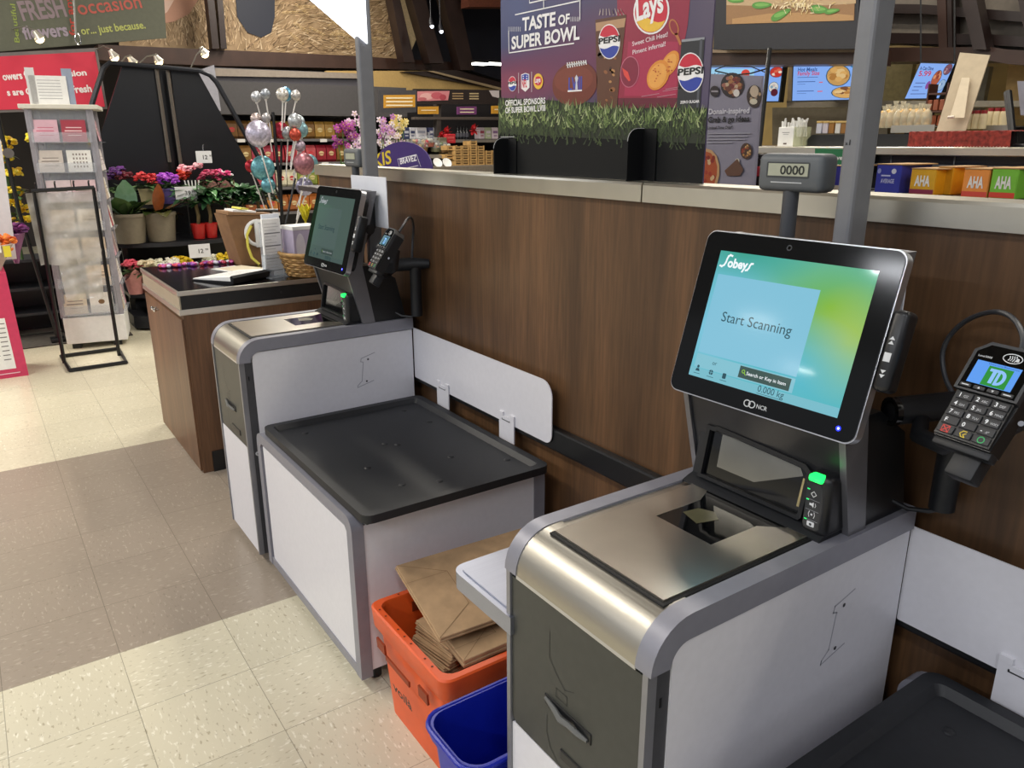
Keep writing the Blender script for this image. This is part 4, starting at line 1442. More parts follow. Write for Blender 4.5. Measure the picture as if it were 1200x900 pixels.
def flower_head(mb, c, r_, cols, n=16, seed=0):
    rr_ = random.Random(seed)
    for k in range(n):
        a, e = rr_.uniform(0, 2 * PI), rr_.uniform(-.35, 1)
        q = Vector((math.cos(a) * math.sqrt(1 - min(1, abs(e)) ** 2), math.sin(a) * math.sqrt(1 - min(1, abs(e)) ** 2), e)) * r_ * .62
        M = Matrix.Translation(Vector(c) + q) @ Matrix.Rotation(rr_.uniform(0, 6), 4, 'Z') @ Matrix.Rotation(rr_.uniform(-1, 1), 4, 'X')
        mb.ell((0, 0, 0), r_ * .48, r_ * .42, r_ * .2, mat(cols[k % len(cols)], .55, var=.08, scale=60), 7, 4, M)
def leaf(mb, base, d_, L_, wd, m, droop=.3):
    base, d_ = Vector(base), Vector(d_).normalized()
    sd = d_.cross(Vector((0, 0, 1)))
    if sd.length < .01: sd = Vector((1, 0, 0))
    sd.normalize()
    pts = []
    for k in range(6):
        s_ = k / 5
        q = base + d_ * L_ * s_ + Vector((0, 0, -droop * L_ * s_ * s_))
        wv_ = wd * math.sin(PI * min(1, s_ * .92 + .06)) ** .8
        pts.append((q - sd * wv_, q + Vector((0, 0, -wv_ * .25)), q + sd * wv_))
    vs = [v for p_ in pts for v in p_]
    fs = []
    for k in range(5):
        for e in range(2): fs.append((k * 3 + e, k * 3 + e + 1, k * 3 + 4 + e, k * 3 + 3 + e))
    mb.add(vs, fs, m)
def foliage(mb, c, rx, rz, n, L_, wd, cols, seed=0, up=.6):
    rr_ = random.Random(seed)
    for k in range(n):
        a = rr_.uniform(0, 2 * PI)
        e = rr_.uniform(-.2, 1)
        b0 = Vector(c) + Vector((math.cos(a) * rx * rr_.random() * .7, math.sin(a) * rx * rr_.random() * .7, rz * e * .7))
        leaf(mb, b0, (math.cos(a), math.sin(a), up * rr_.uniform(.2, 1.4)), L_ * rr_.uniform(.7, 1.2), wd * rr_.uniform(.8, 1.1), mat(cols[k % len(cols)], .38, var=.08, scale=40), rr_.uniform(.1, .6))
GREENS = ['2f4a26', '3d5c30', '24391f', '4a6b3a']

# bouquets held by the pink stand
def bouquet(loc, label, cols, wrapc, r_, tags=False):
    o = thing('flower_bouquet', label, 'bouquet', loc)
    b = MB()
    for k in range(9):
        flower_head(b, (rnd.uniform(-.5, .5) * r_, rnd.uniform(-1, 1) * r_, .2 + rnd.uniform(-.04, .05)), .045, cols, 10, k)
    b.build('blooms', o)
    b = MB()
    b.lathe([(.015, .0), (r_ * .5, .08), (r_ * 1.15, .2), (r_ * 1.1, .205), (r_ * .4, .08)], mat(wrapc, .25, var=.05, alpha=.75), 14)
    b.build('wrap', o, True)
    if tags:
        b = MB()
        b.box(r_ + .01, r_ + .014, .0, .05, .16, .22, PAPER)
        b.box(r_ + .01, r_ + .014, .06, .10, .13, .20, mat('e4d23a', .5, var=.02))
        b.build('price_tag', o)
    return o
bouquet((-6.1, .10, .66), 'orange roses in a clear wrap on the pink stand', ['e2772c', 'ee8d3b', 'd9622a'], 'c9b9b0', .11, True)
bouquet((-6.35, .235, .70), 'purple flowers in a wrap behind the pink stand', ['6c2766', '8a3a80', '57205a'], '9a5f8f', .07)
for i, (x, y, z) in enumerate(((-7.05, .30, 1.42), (-7.05, .33, 1.18), (-7.05, .30, .98))):
    o = thing('yellow_flowers', 'yellow flowers glimpsed between the pink stand and the card rack', 'flowers', (x, y, z), 0, 'yellow flowers behind the card rack')
    b = MB()
    for k in range(5): flower_head(b, (rnd.uniform(-.05, .05), rnd.uniform(-.07, .07), rnd.uniform(-.06, .1)), .055, ['e6c21f', 'f2d838', 'd1a512'], 9, k + i * 9)
    b.build('blooms', o)
    b = MB()
    foliage(b, (0, 0, -.08), .06, .1, 10, .1, .02, GREENS, i)
    b.tube([(0, 0, -.05), (0, 0, -.34)], .012, mat('3c5a30', .5, var=.1), 6)
    b.build('leaves', o)
for i, (x, y, z) in enumerate(((-7.3, .62, 1.53), (-7.3, .85, 1.5), (-7.3, .7, 1.1))):
    o = thing('yellow_flowers', 'yellow flowers seen through the clear card rack', 'flowers', (x, y, z), 0, 'yellow flowers seen through the card rack')
    b = MB()
    for k in range(5): flower_head(b, (rnd.uniform(-.05, .05), rnd.uniform(-.1, .1), rnd.uniform(-.06, .06)), .055, ['e6d21f', 'f2e238', 'd1b512'], 9, k + i * 9)
    b.build('blooms', o)
    b = MB()
    b.tube([(0, 0, 0), (0, 0, -(z - .13))], .015, mat('3c5a30', .5, var=.1), 6)
    b.build('stems', o)

# black post with a disc, beside the card rack
t = thing('black_post', 'thin black post with a round clip left of the card rack', 'post', (-6.9, .33, 0))
b = MB()
b.tube([(0, .10, .04), (0, 0, 1.0), (0, -.03, 2.0)], .014, BLACK, 8)
b.box(-.05, .05, .05, .15, 0, .04, BLACK, .005)
b.build('upright', t, True)
b = MB()
b.lathe([(0, -.012), (.035, -.012), (.035, .012), (0, .012)], mat('7a7570', .4, .4, .03), 16, M=plane_M((.02, .0, 1.42), (0, 1, 0), (0, 0, 1)))
b.build('round_clip', t)

# bag rack
t = thing('bag_rack', 'black wire rack holding hanging clear plastic bags', 'bag rack', (-6.12, .58, 0))
b = MB()
b.tube([(.225, -.175, .015), (.225, .175, .015), (-.225, .195, .015), (-.225, -.185, .015), (.225, -.175, .015)], .014, BLACK, 6)
b.build('base_frame', t)
for y in (-.185, .165):
    b = MB()
    b.tube([(.0, y, .015), (.0, y, .35), (.02, y - .0, 1.14)], .013, BLACK, 6)
    b.build('upright', t)
b = MB()
b.tube([(.03, -.20, 1.19), (.03, .17, 1.20)], .013, BLACK, 6)
for y in (-.17, -.06, .05, .14): b.tube([(.03, y, 1.20), (.03, y, 1.235), (.05, y, 1.245)], .006, BLACK, 5)
b.tube([(.02, -.185, 1.14), (.03, -.185, 1.19)], .012, BLACK, 6)
b.tube([(.02, .165, 1.14), (.03, .165, 1.20)], .012, BLACK, 6)
b.build('top_bar', t)
def film(name, y0, y1, z0, z1, x, label, seed, al):
    rr_ = random.Random(seed)
    o = thing('plastic_bag', label, 'plastic bag', (-6.12 + x, .58, 0))
    b = MB()
    nu, nv = 14, 18
    ph = [rr_.uniform(0, 6) for _ in range(6)]
    vs = []
    for side in (0,):
        for j in range(nv + 1):
            for i in range(nu + 1):
                u, v = i / nu, j / nv
                y = y0 + (y1 - y0) * u + (.03 * v * (.5 - u))
                z = z1 + (z0 - z1) * v
                xx = .012 * math.sin(9 * u + ph[0] + 3 * v) * v + .010 * math.sin(17 * u * (1 - .4 * v) + ph[1]) + .006 * math.sin(23 * v + ph[2] + 6 * u)
                vs.append((xx + (.012 if side else 0) * math.sin(PI * u), y, z + (.006 * math.sin(20 * u) if j == nv else 0)))
    fs = []
    for side in (0,):
        o0 = side * (nu + 1) * (nv + 1)
        for j in range(nv):
            for i in range(nu):
                a = o0 + j * (nu + 1) + i
                fs.append((a, a + 1, a + nu + 2, a + nu + 1))
    b.add(vs, fs, mat('d8d4cc', .14, var=.25, scale=9, alpha=al, spec=.9, hex2='b4aea4'))
    b.build(name, o, 60)
    return o
film('bag_film', -.235, .185, .70, 1.175, .004, 'large clear plastic bags hanging from the black bag rack', 3, .55)
film('bag_film', -.12, .14, .45, .73, .012, 'small clear plastic bags hanging lowest on the black bag rack', 5, .55)

# greeting card rack
t = thing('card_rack', 'clear revolving greeting card rack on a white base box', 'card rack', (-6.74, .70, 0), math.radians(-12))
b = MB()
b.box(-.2, .2, -.2, .215, .04, .24, PAPER, .006)
b.build('base_box', t)
b = MB()
for x in (-.14, .14):
    for y in (-.14, .14): b.box(x - .03, x + .03, y - .03, y + .03, 0, .04, BLACK)
b.build('foot', t)
AC = mat('c9ced6', .1, var=0, alpha=.25)
b = MB()
for (x0, x1, y0, y1) in ((-.02, .02, -.2, .2), (.16, .166, -.2, .2), (-.166, -.16, -.2, .2), (-.2, .2, .18, .186), (-.2, .2, -.186, -.18)):
    b.box(x0, x1, y0, y1, .24, 1.72, AC)
b.build('clear_tower', t)
b = MB()
for sx in (-1, 1):
    for sy in (-1, 1): b.box(sx * .17 - .02, sx * .17 + .02, sy * .19 - .022, sy * .19 + .022, .24, 1.72, mat('a7a4ac', .3, var=.04, alpha=.8))
for sy in (-.07, .08): b.box(-.17, -.15, sy - .03, sy + .03, .24, 1.72, mat('84808c', .3, var=.04, alpha=.8))
b.build('corner_strip', t)
b = MB()
b.box(-.22, .22, -.24, .25, 1.715, 1.745, mat('d6d3c6', .4, var=.02), .004)
b.build('top_plate', t)
b = MB()
for k in range(7):
    z = .26 + k * .205
    b.box(.17, .225, -.19, .18, z, z + .004, AC)
    b.box(.222, .226, -.19, .18, z, z + .07, AC)
    b.box(-.17, .17, .19, .24, z, z + .004, AC)
b.build('pockets', t)
CCOL = ['d7a9b5', 'a83242', 'e4e1da', 'e9e7e2', 'c9b6a0', 'e3d9d2', 'b7a7a1', 'd3c8cf', '8d6f74', 'dcd8cc']
spec = [(6, -.1, 'd9aebb'), (6, .075, 'a63344'), (5, -.10, 'cfc6bd'), (5, .08, 'e8e6e0'), (4, -.08, 'd9c7cb'), (4, .08, 'd6b9bd'), (3, -.09, 'cdbfae'), (3, .085, 'd9cfc0'), (2, -.09, 'ddd2c0'), (2, .085, 'cbb79f'), (0, -.10, 'd8cdb9'), (0, .075, 'e6e2d9'), (1, .085, 'dcc7ae')]
names = {(6, -.1): 'pink greeting card in the top row of the card rack', (6, .075): 'dark red greeting card in the top row of the card rack', (5, .08): 'white calendar-like card in the second row of the card rack',
         (0, .075): 'white card with a small brown emblem in the lowest row of the card rack'}
Mt = Matrix.Translation((-6.74, .70, 0)) @ Matrix.Rotation(math.radians(-12), 4, 'Z')
def card(x, y, z, hexc, label, group, w_, h_, ry, deco=0):
    p_ = Mt @ Vector((x, y, z))
    o = thing('greeting_card', label, 'greeting card', p_, math.radians(-12) + ry, group)
    b = MB(Matrix.Rotation(math.radians(-8), 4, 'Y'))
    b.box(-.002, .002, -w_ / 2, w_ / 2, 0, h_, mat(hexc, .5, var=.04, scale=25))
    cb_ = b.build('card_body', o)
    b = MB(Matrix.Rotation(math.radians(-8), 4, 'Y') @ FACE_X(.0024, 0, 0))
    dk_ = mat('c76b80' if hexc in ('d9aebb',) else ('e9cfd0' if hexc == 'a63344' else '8b8078'), .6, var=0)
    if deco == 1:
        for i in range(5):
            for j in range(4): b.rect(-.04 + i * .02, -.03 + i * .02, .03 + j * .028, .044 + j * .028, dk_)
    elif deco == 2: b.disc((0, h_ * .55), .022, .018, mat('7a5a36', .5, var=0), 10)
    else:
        b.line([(-w_ * .3, h_ * .65), (w_ * .3, h_ * .65)], .006, dk_)
        b.line([(-w_ * .35, h_ * .5), (w_ * .3, h_ * .5)], .008, dk_)
        b.line([(-w_ * .25, h_ * .3), (w_ * .28, h_ * .3)], .004, dk_)
    b.build('printed_front', cb_)
for r_, y, hexc in spec:
    card(.20, y, .265 + r_ * .205, hexc, names.get((r_, y), 'pale greeting card in a front pocket of the card rack'), None if (r_, y) in names else 'pale cards on the front of the card rack', .155, .15, 0, 1 if (r_, y) == (5, .08) else (2 if (r_, y) == (0, .075) else 0))
for k in range(7):
    for j in range(3):
        card(-.12 + j * .115, .215, .27 + k * .205, CCOL[(k * 3 + j * 2) % len(CCOL)] if (k, j) != (6, 2) else '3a2a2c', 'greeting card in a side pocket of the card rack', 'cards on the side of the card rack', .10, .15, PI / 2)
o = thing('sign_holder', 'white paper notice standing on top of the card rack', 'sign', Mt @ Vector((.12, -.06, 1.746)), math.radians(-12))
b = MB()
b.box(-.003, .003, -.10, .13, 0, .19, PAPER)
b.box(-.003, .003, -.115, -.06, 0, .24, mat('d3d2d2', .5, var=.02))
b.box(-.012, -.006, .105, .17, 0, .24, mat('8f9aae', .5, var=.03))
pb = b.build('paper', o)
b = MB(FACE_X(.0035, 0, 0))
for k in range(7): b.line([(-.05, .16 - k * .02), (.09, .16 - k * .02)], .003, mat('8f8f94', .6, var=0))
b.build('printed_text', pb)

# dark display shelving with tall black panels
RX = -7.55
t = thing('flower_display', 'black flower display with tall tapered panels and curved shelves', 'display', (RX, 1.6, 0))
IMD = Matrix.Translation((-RX, -1.6, 0))
BP = mat('111216', .3, var=.05, scale=20)
b = MB(IMD)
def bp(pts, X):
    q = [px(*p_, X=X) for p_ in pts]
    n = len(q)
    vs = q + [v + Vector((-.03, 0, 0)) for v in q]
    b.add(vs, [list(range(n)), list(range(n, 2 * n))[::-1]] + [[i, (i + 1) % n, n + (i + 1) % n, n + i] for i in range(n)], BP)
bp([(143, 77), (182, 79), (203, 240), (128, 240), (122, 195), (118, 158)], -7.8)
b.build('panel', t)
b = MB(IMD)
bp([(200, 80), (232, 84), (304, 215), (312, 240), (218, 240)], -7.8)
b.build('panel', t)
b = MB(IMD)
bp([(186, 79), (198, 80), (216, 240), (206, 240)], -7.86)
for pa, pb_ in (((183, 79), (199, 190)), ((196, 80), (213, 200))): b.tube([px(*pa, X=-7.78), px(*pb_, X=-7.78)], .017, mat('7d756c', .35, .8, .05), 6)
b.build('centre_rail', t)
b = MB(IMD)
pp_ = [(106, 128), (112, 108), (121, 80), (128, 74), (180, 78), (234, 83), (246, 88), (254, 97), (303, 185), (322, 235)]
b.tube([px(*q, X=-7.75) for q in pp_], .022, mat('2e3036', .35, .4, .05), 8)
b.build('outline_tube', t, True)
SH = mat('303136', .35, .3, .05)
def shelf(z, x_front, bulge, yc, hw, th, xb=-7.75):
    pts = [(xb + 7.55, yc - hw - 1.6)] + [(x_front + bulge * (1 - (2 * k / 10 - 1) ** 2) + 7.55, yc - hw + 2 * hw * k / 10 - 1.6) for k in range(11)] + [(xb + 7.55, yc + hw - 1.6)]
    b = MB()
    b.prism(pts, 'z', z - th, z, SH)
    b.build('shelf', t)
shelf(.70, -7.12, .16, 1.50, .52, .035)
shelf(.98, -7.45, .08, 1.50, .55, .03)
shelf(.30, -7.0, .22, 1.50, .50, .03)
shelf(.12, -6.98, .22, 1.50, .50, .10)
b = MB()
b.box(-.25, -.15, -.7, .6, 0, .98, BLACK)
for y in (-.55, .45): b.box(.25, .29, y - .02, y + .02, .0, .70, BLACK)
b.build('support', t)
b = MB(FACE_Y(0, 0, 0))
def pot(mb, r0, r1, h, m, n=18, lip=True):
    mb.lathe([(0, 0), (r0, 0), (r0 + (r1 - r0) * .9, h * .9), (r1 * 1.03 if lip else r1, h * .9), (r1 * 1.03, h), (r1 * .9, h), (r1 * .88, h * .85), (0, h * .84)], m, n)
SOIL = mat('2a1d14', .9, var=.1)
def plant_pot(loc, label, r0, r1, h, potm, fol, group=None, name='potted_plant', wrap=False):
    o = thing(name, label, 'potted plant', loc, 0, group)
    b = MB()
    pot(b, r0, r1, h, potm)
    b.build('pot', o, 40)
    b = MB(Matrix.Translation((0, 0, h * .9)))
    fol(b)
    b.build('foliage', o, 60)
    return o
TAUPE = mat('79705f', .55, var=.04)
def big_leaf(cols, n, L_, seed, up=1.0):
    def f_(b):
        rr_ = random.Random(seed)
        for k in range(n):
            a = 2 * PI * k / n + rr_.uniform(-.3, .3)
            leaf(b, (0, 0, 0), (math.cos(a), math.sin(a), up * rr_.uniform(.3, 1.6)), L_ * rr_.uniform(.7, 1.1), L_ * .3, mat(cols[k % len(cols)], .25, var=.1, scale=12), rr_.uniform(.2, .7))
    return f_
p1 = px(156, 284, X=-7.05); p2 = px(192, 284, X=-7.05)
SZ = .705
o = plant_pot((-7.1, p1.y + .0, SZ), 'broad-leaved plant in a taupe pot, left of two on the middle display shelf', .105, .135, .235, TAUPE, big_leaf(['39502c', '2a3d22', '54703f'], 9, .30, 2))
b = MB()
for (a, c2, L_, wd) in (((0, 0, .22), (.25, .0, 1.5), .30, .085), ((-.0, -.05, .22), (.1, -.9, .9), .34, .06)): leaf(b, a, c2, L_, wd, mat('8fb09a', .22, var=.12, scale=10, hex2='5f8a62'), .05)
b.build('pale_leaf', o)
o = plant_pot((-7.1, p2.y, SZ), 'bronze-leaved plant in a taupe pot, right of two on the middle display shelf', .105, .13, .235, TAUPE, big_leaf(['4a4a26', '36441f', '6d4a26', '3a2c1c'], 10, .26, 5, .7))
b = MB()
leaf(b, (0, 0, .22), (.2, .1, 1.4), .26, .06, mat('8a4a26', .3, var=.1), .05)
b.build('orange_leaf', o)
REDP = mat('b8221f', .35, var=.03)
def braid(seed):
    def f_(b):
        b.tube([(0, 0, -.03), (.01, .01, .08), (0, 0, .17)], .016, mat('6a5a3a', .7, var=.1), 6)
        foliage(b, (0, .02, .2), .14, .14, 90, .14, .027, ['3c6a3a', '2c5230', '4f7f4a', '24452a'], seed, .4)
    return f_
for i, (xp, dx) in enumerate(((235, 0), (250, -.02))):
    q = px(xp, 280, X=-7.05)
    plant_pot((-7.08 + dx, q.y, SZ), 'money tree in a small red pot, %s of two on the display shelf' % ('left' if i == 0 else 'right'), .045, .06, .125, REDP, braid(10 + i))
for i, xp in enumerate((270, 288, 305)):
    q = px(xp, 270, X=-7.2)
    o = plant_pot((-7.2, q.y, .705), 'leafy green plant at the right end of the display shelf', .045, .06, .115, mat('5a4a3a', .6, var=.05), braid(20 + i), 'leafy plants right of the red pots')
# upper row of flowering pots
def bloomer(loc, label, potm, cols, r0, r1, h, wrapm=None, seed=0, group=None, n=7, spread=.07, zz=.05):
    o = thing('flowering_pot', label, 'potted flowers', loc, 0, group)
    b = MB()
    if wrapm:
        n_ = 24
        vs = []
        for j, (rr_, z) in enumerate(((r0, 0), (r1, h * .7), (r1 * 1.35, h))):
            for k in range(n_):
                e = (.25 * h * math.cos(k * PI / 3) if j == 2 else 0)
                vs.append((rr_ * math.cos(2 * PI * k / n_), rr_ * math.sin(2 * PI * k / n_), z + e))
        b.add(vs, [(j * n_ + k, j * n_ + (k + 1) % n_, (j + 1) * n_ + (k + 1) % n_, (j + 1) * n_ + k) for j in range(2) for k in range(n_)] + [list(range(n_))], wrapm)
    else: pot(b, r0, r1, h, potm)
    b.build('paper_wrap' if wrapm else 'pot', o, 40)
    b = MB()
    foliage(b, (0, 0, h), .07, .05, 26, .09, .025, ['4c6b3f', '6d8a5c', '35502f'], seed)
    b.build('leaves', o, 60)
    b = MB()
    rr_ = random.Random(seed)
    for k in range(n): flower_head(b, (rr_.uniform(-1, 1) * spread, rr_.uniform(-1, 1) * spread, h + zz + rr_.uniform(.0, .06)), .045, cols, 10, seed * 20 + k)
    b.build('blooms', o)
    return o
UZ = .985
def up_y(xp): return px(xp, 222, X=-7.42).y
PWRAP = mat('c98a86', .6, var=.05)
bloomer((-7.42, up_y(173), UZ), 'red cyclamen in a beige pot on the upper display shelf', mat('a59873', .6, var=.04), ['c42a30', 'da4444', 'a81c26'], .06, .075, .13, None, 1, n=6)
bloomer((-7.40, up_y(194), UZ), 'purple flowers in a violet pot on the upper display shelf', mat('5a4c8c', .5, var=.04), ['a23fc0', 'b85ad0', '8a2fb0'], .06, .085, .13, None, 2, n=8)
bloomer((-7.44, up_y(214), UZ), 'red and orange flowers in a small pink pot on the upper display shelf', mat('b98a8a', .5, var=.04), ['c8321f', 'd94a26', 'b02018'], .05, .06, .10, None, 3, zz=.10)
bloomer((-7.46, up_y(228), UZ), 'pale pink tulips on the upper display shelf', mat('9a8a80', .5, var=.04), ['e39aa6', 'd97a8c', 'f0c0c8'], .05, .055, .10, None, 4, zz=.16)
bloomer((-7.40, up_y(246), UZ), 'pink flowers in torn pink paper, left of the pair on the upper shelf', None, ['c8436a', 'd95a80', '8f2a4a'], .06, .075, .15, PWRAP, 5, zz=.04)
bloomer((-7.40, up_y(261), UZ), 'magenta flowers in torn pink paper, right of the pair on the upper shelf', None, ['d63f7e', 'c22f6a', 'e8e2e6'], .06, .075, .15, PWRAP, 6, zz=.05)
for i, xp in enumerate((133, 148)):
    bloomer((-7.55, px(xp, 210, X=-7.55).y, .985), ['dark purple flowers at the left of the upper shelf', 'dark red flowers at the left of the upper shelf'][i], BLACK, [['4a2060', '5f2a78'], ['6a1526', '521020']][i], .05, .06, .10, None, 30 + i, zz=.12)
# lower row of primulas
LZ = .305
def lo_y(xp): return px(xp, 310, X=-6.98).y
low = [(155, 'd9566a', 'pink primula in pink paper on the bottom display shelf', True), (172, 'd8c9a8', 'cream primula on the bottom display shelf beside the pink one', False), (184, 'f0ecd2', 'white primula on the bottom display shelf left of the yellow one', False),
       (199, 'eeeadc', 'white primula behind the others on the bottom display shelf', False), (213, 'e6c21f', 'yellow primula in the middle of the bottom display shelf', False), (247, 'ece9d6', 'white primula behind the cardboard box', False), (262, 'e8c92c', 'yellow primula at the right end of the bottom display shelf', False)]
for i, (xp, cc, lb, wr) in enumerate(low):
    bloomer((-6.98 + .05 * (i % 2), lo_y(xp), LZ), lb, mat('6b4a3a', .6, var=.05), [cc], .055, .075, .17, PWRAP if wr else None, 40 + i, n=8, spread=.05, zz=.02)
# hanging price cards
def price_card(xp, yp, X, txt, sub_, label, w_=.17, h_=.10, stick=.14):
    q = px(xp, yp, X=X)
    o = thing('price_card', label, 'price card', (q.x, q.y, q.z))
    b = MB()
    b.box(-.003, .003, -w_ / 2, w_ / 2, -h_ / 2, h_ / 2, mat('dcdcdf', .45, var=.01), .0012)
    cb_ = b.build('card_body', o)
    b = MB(FACE_X(.0036, 0, 0))
    b.text(txt, -.01, -.018, .035, mat('2a2a2c', .5, var=0), bold=.02)
    b.text(sub_, .045, .0, .018, mat('2a2a2c', .5, var=0), bold=.01)
    b.build('lettering', cb_)
    b = MB()
    b.tube([(-.006, 0, -h_ / 2), (-.006, 0, -h_ / 2 - stick)], .004, BLACK, 6) if stick > 0 else b.tube([(-.004, 0, h_ / 2), (-.004, .004, h_ / 2 + .05), (-.004, .012, h_ / 2 + .055)], .004, CHROME, 6)
    b.build('stem', o)
price_card(218, 226, -7.02, '39', '99', 'white price card reading 39 99 above the middle shelf', stick=.30)
price_card(239, 184, -7.3, '12', '99', 'white price card reading 12 99 hanging among the pink flowers', .13, .10, -1)
price_card(234, 294, -6.85, '12', '99', 'white price card reading 12 99 above the bottom shelf', .17, .11, .2)
# drinking-straw like stems
b = MB()
o = thing('support_sticks', 'white plastic sticks standing among the tulips on the upper shelf', 'sticks', (-7.36, up_y(224), UZ))
for k in range(5): b.tube([(0, -.03 + k * .015, 0), (0, -.06 + k * .03, .19)], .006, PAPER, 6)
b.build('sticks', o)

# low black shelf and mat at the left
t = thing('low_shelf', 'low black metal shelf behind the bag rack', 'shelf', (-7.25, .40, 0))
b = MB()
for z in (.62, .40, .2): b.box(-.3, .08, -.35, .12, z - .02, z, mat('3a3c40', .4, .3, .05))
b.build('shelf_board', t)
b = MB()
for y in (-.34, .11): b.box(-.3, .07, y - .012, y + .012, 0, .62, BLACK)
b.box(-.3, -.28, -.35, .12, 0, .62, BLACK)
b.build('side_frame', t)
t = MB()
t.prism([(.0, 0), (.5, 0), (.5, .9), (.0, .9)], 'z', .001, .008, mat('4a453e', .9, var=.1))
tag(t.build('floor_mat', loc=(-7.3, .05, 0)), 'dark rubber mat on the floor in front of the low black shelf', 'mat')

# balloon tree
t = thing('balloon_stand', 'black branching stand holding foil balloons on sticks', 'stand', (-6.6, 2.19, 0))
b = MB()
b.cyl((0, 0, .02), (0, 0, 1.72), .013, BLACK, 8)
b.lathe([(0, 0), (.2, 0), (.2, .015), (.02, .03), (0, .03)], BLACK, 18)
b.build('upright', t)
BX = -6.6
def bq(x, y): return px(x, y, X=BX)
balloons = [((303, 113), 5, 'b9bcc2', 'small silver foil balloon in the top left cluster'), ((311, 110), 4.6, '9aa0a8', 'small silver foil balloon in the top left cluster'),
            ((328, 111), 6, 'c9c6c0', 'silver foil balloon left in the topmost cluster'), ((336, 110), 6.5, '5f97b8', 'blue foil balloon in the middle of the topmost cluster'), ((345, 112), 5, 'b9b6b4', 'small silver foil balloon right in the topmost cluster'),
            ((303, 139), 5.5, 'b8a9a6', 'small silver foil balloon above the large speckled one'), ((312, 138), 4.5, 'a9a6a8', 'tiny silver foil balloon above the large speckled one'),
            ((300, 157), 12, 'b9b4c8', 'large round speckled silver foil balloon'), ((331, 153), 8, '9a2438', 'dark red foil balloon in the middle of the stand'), ((344, 142), 7, 'a9adb2', 'grey foil balloon above the dark red one'), ((353, 142), 6, 'b9c6cc', 'pale foil balloon at the upper right of the stand'),
            ((337, 156), 6, '8f9298', 'grey foil balloon in front of the dark red one'), ((343, 158), 6, 'b44a3a', 'red and white foil balloon at the middle right'), ((354, 152), 7.5, '84a9b2', 'light blue foil balloon at the middle right'),
            ((350, 171), 5.5, 'a89aa8', 'mauve foil balloon under the light blue one'), ((297, 195), 6, 'a02432', 'red foil balloon half hidden at the lower left'), ((308, 197), 11.5, '5f97a3', 'large turquoise foil balloon at the lower left'),
            ((353, 192), 10.5, '9c6a74', 'large pinkish foil balloon at the lower right'), ((364, 192), 9, '7fb0bc', 'pale blue foil balloon at the lower right edge'), ((313, 217), 7, '5a8f9c', 'turquoise foil balloon lowest at the left'), ((360, 219), 9, '9a98b4', 'lilac foil balloon lowest at the right')]
for i, ((x, y), r_, cc, lb) in enumerate(balloons):
    c_ = bq(x, y)
    R0 = r_ * (abs(BX) / .83) / FPX * 1.0
    dx = .03 * ((i * 7) % 5 - 2)
    o = thing('foil_balloon', lb, 'balloon', (c_.x + dx, c_.y, c_.z), 0, 'small silver balloons in the top left cluster' if i < 2 else None)
    b = MB()
    b.ell((0, 0, 0), R0 * .55, R0, R0, mat(cc, .3, .5, .2, 45), 16, 10)
    b.build('envelope', o, True)
    b = MB()
    tgt = Vector((0, 2.19 - c_.y, -.30 - .1 * (i % 2))) * (.75 if r_ < 8 else .9)
    tgt.y *= .55
    b.tube([(-.003, 0, -R0 * .9), (-.003, tgt.y, tgt.z - R0)], .006, mat('c9c6c4', .3, .1, .02), 6)
    b.ell((-.003, 0, -R0), .012, .012, .014, mat('c9c6c4', .3, .1, .02), 8, 5)
    b.build('stick', o)
b = MB()
for (y0, z0) in ((-.12, 1.45), (.05, 1.5), (-.15, 1.1), (.14, 1.2), (.02, 1.28)): b.tube([(0, 0, z0 - .45), (0, y0, z0)], .010, BLACK, 6)
b.build('branch', t)
q = px(357, 246, X=-3.98)
o = thing('yellow_tissue', 'yellow tissue spray on a stick right of the printed forms on the counter', 'spray', (q.x, q.y, CZ))
b = MB()
b.tube([(0, 0, 0), (0, 0, q.z - CZ)], .006, mat('b9a82a', .5, var=.05), 6)
for k in range(8): leaf(b, (0, 0, q.z - CZ - .06), (.4 * math.cos(k * .8), .5 * math.sin(k * .8), 1.3), .10, .016, mat('d8c928', .4, var=.1), .05)
b.build('tissue', o)

# snack shelves far behind the balloons
t = thing('snack_shelf', 'long grey shelving with rows of snack bags far behind the balloons', 'shelving', (-10.2, 3.4, 0))
b = MB()
b.box(-.05, .0, -1.0, .78, 0, 2.0, mat('25242a', .6, var=.05))
b.build('back_panel', t)
zs = [.66, .96, 1.25, 1.53]
b = MB()
for z in zs: b.box(.0, .42, -1.0, .78, z - .03, z, mat('6d6a6c', .4, .3, .03))
b.build('shelf_board', t)
b = MB()
for z in zs:
    for k in range(5): b.box(.421, .424, -.95 + k * .34, -.86 + k * .34, z - .04, z - .002, mat('cfcdca', .5, var=0))
b.build('price_tag', t)
rowcol = [['a8602a', '8a4a26', 'b87a3a', '9c5a2c'], ['c99a3a', 'c8bd4a', '9c2f3f', 'b85a6a', 'cfc9b0', '7d8a3a'], ['9a2836', 'b04a50', '8c1f2e', '7d5a2c', 'a33a4c'], ['8c6a34', '9a7a3e', '7a5628', 'a5803f', '6d4c28']]
rown = ['orange-brown snack bag on the lowest visible snack shelf', 'yellow or pink snack bag on the second snack shelf', 'red snack bag on the third snack shelf', 'golden brown snack bag on the top snack shelf']
proto = {}
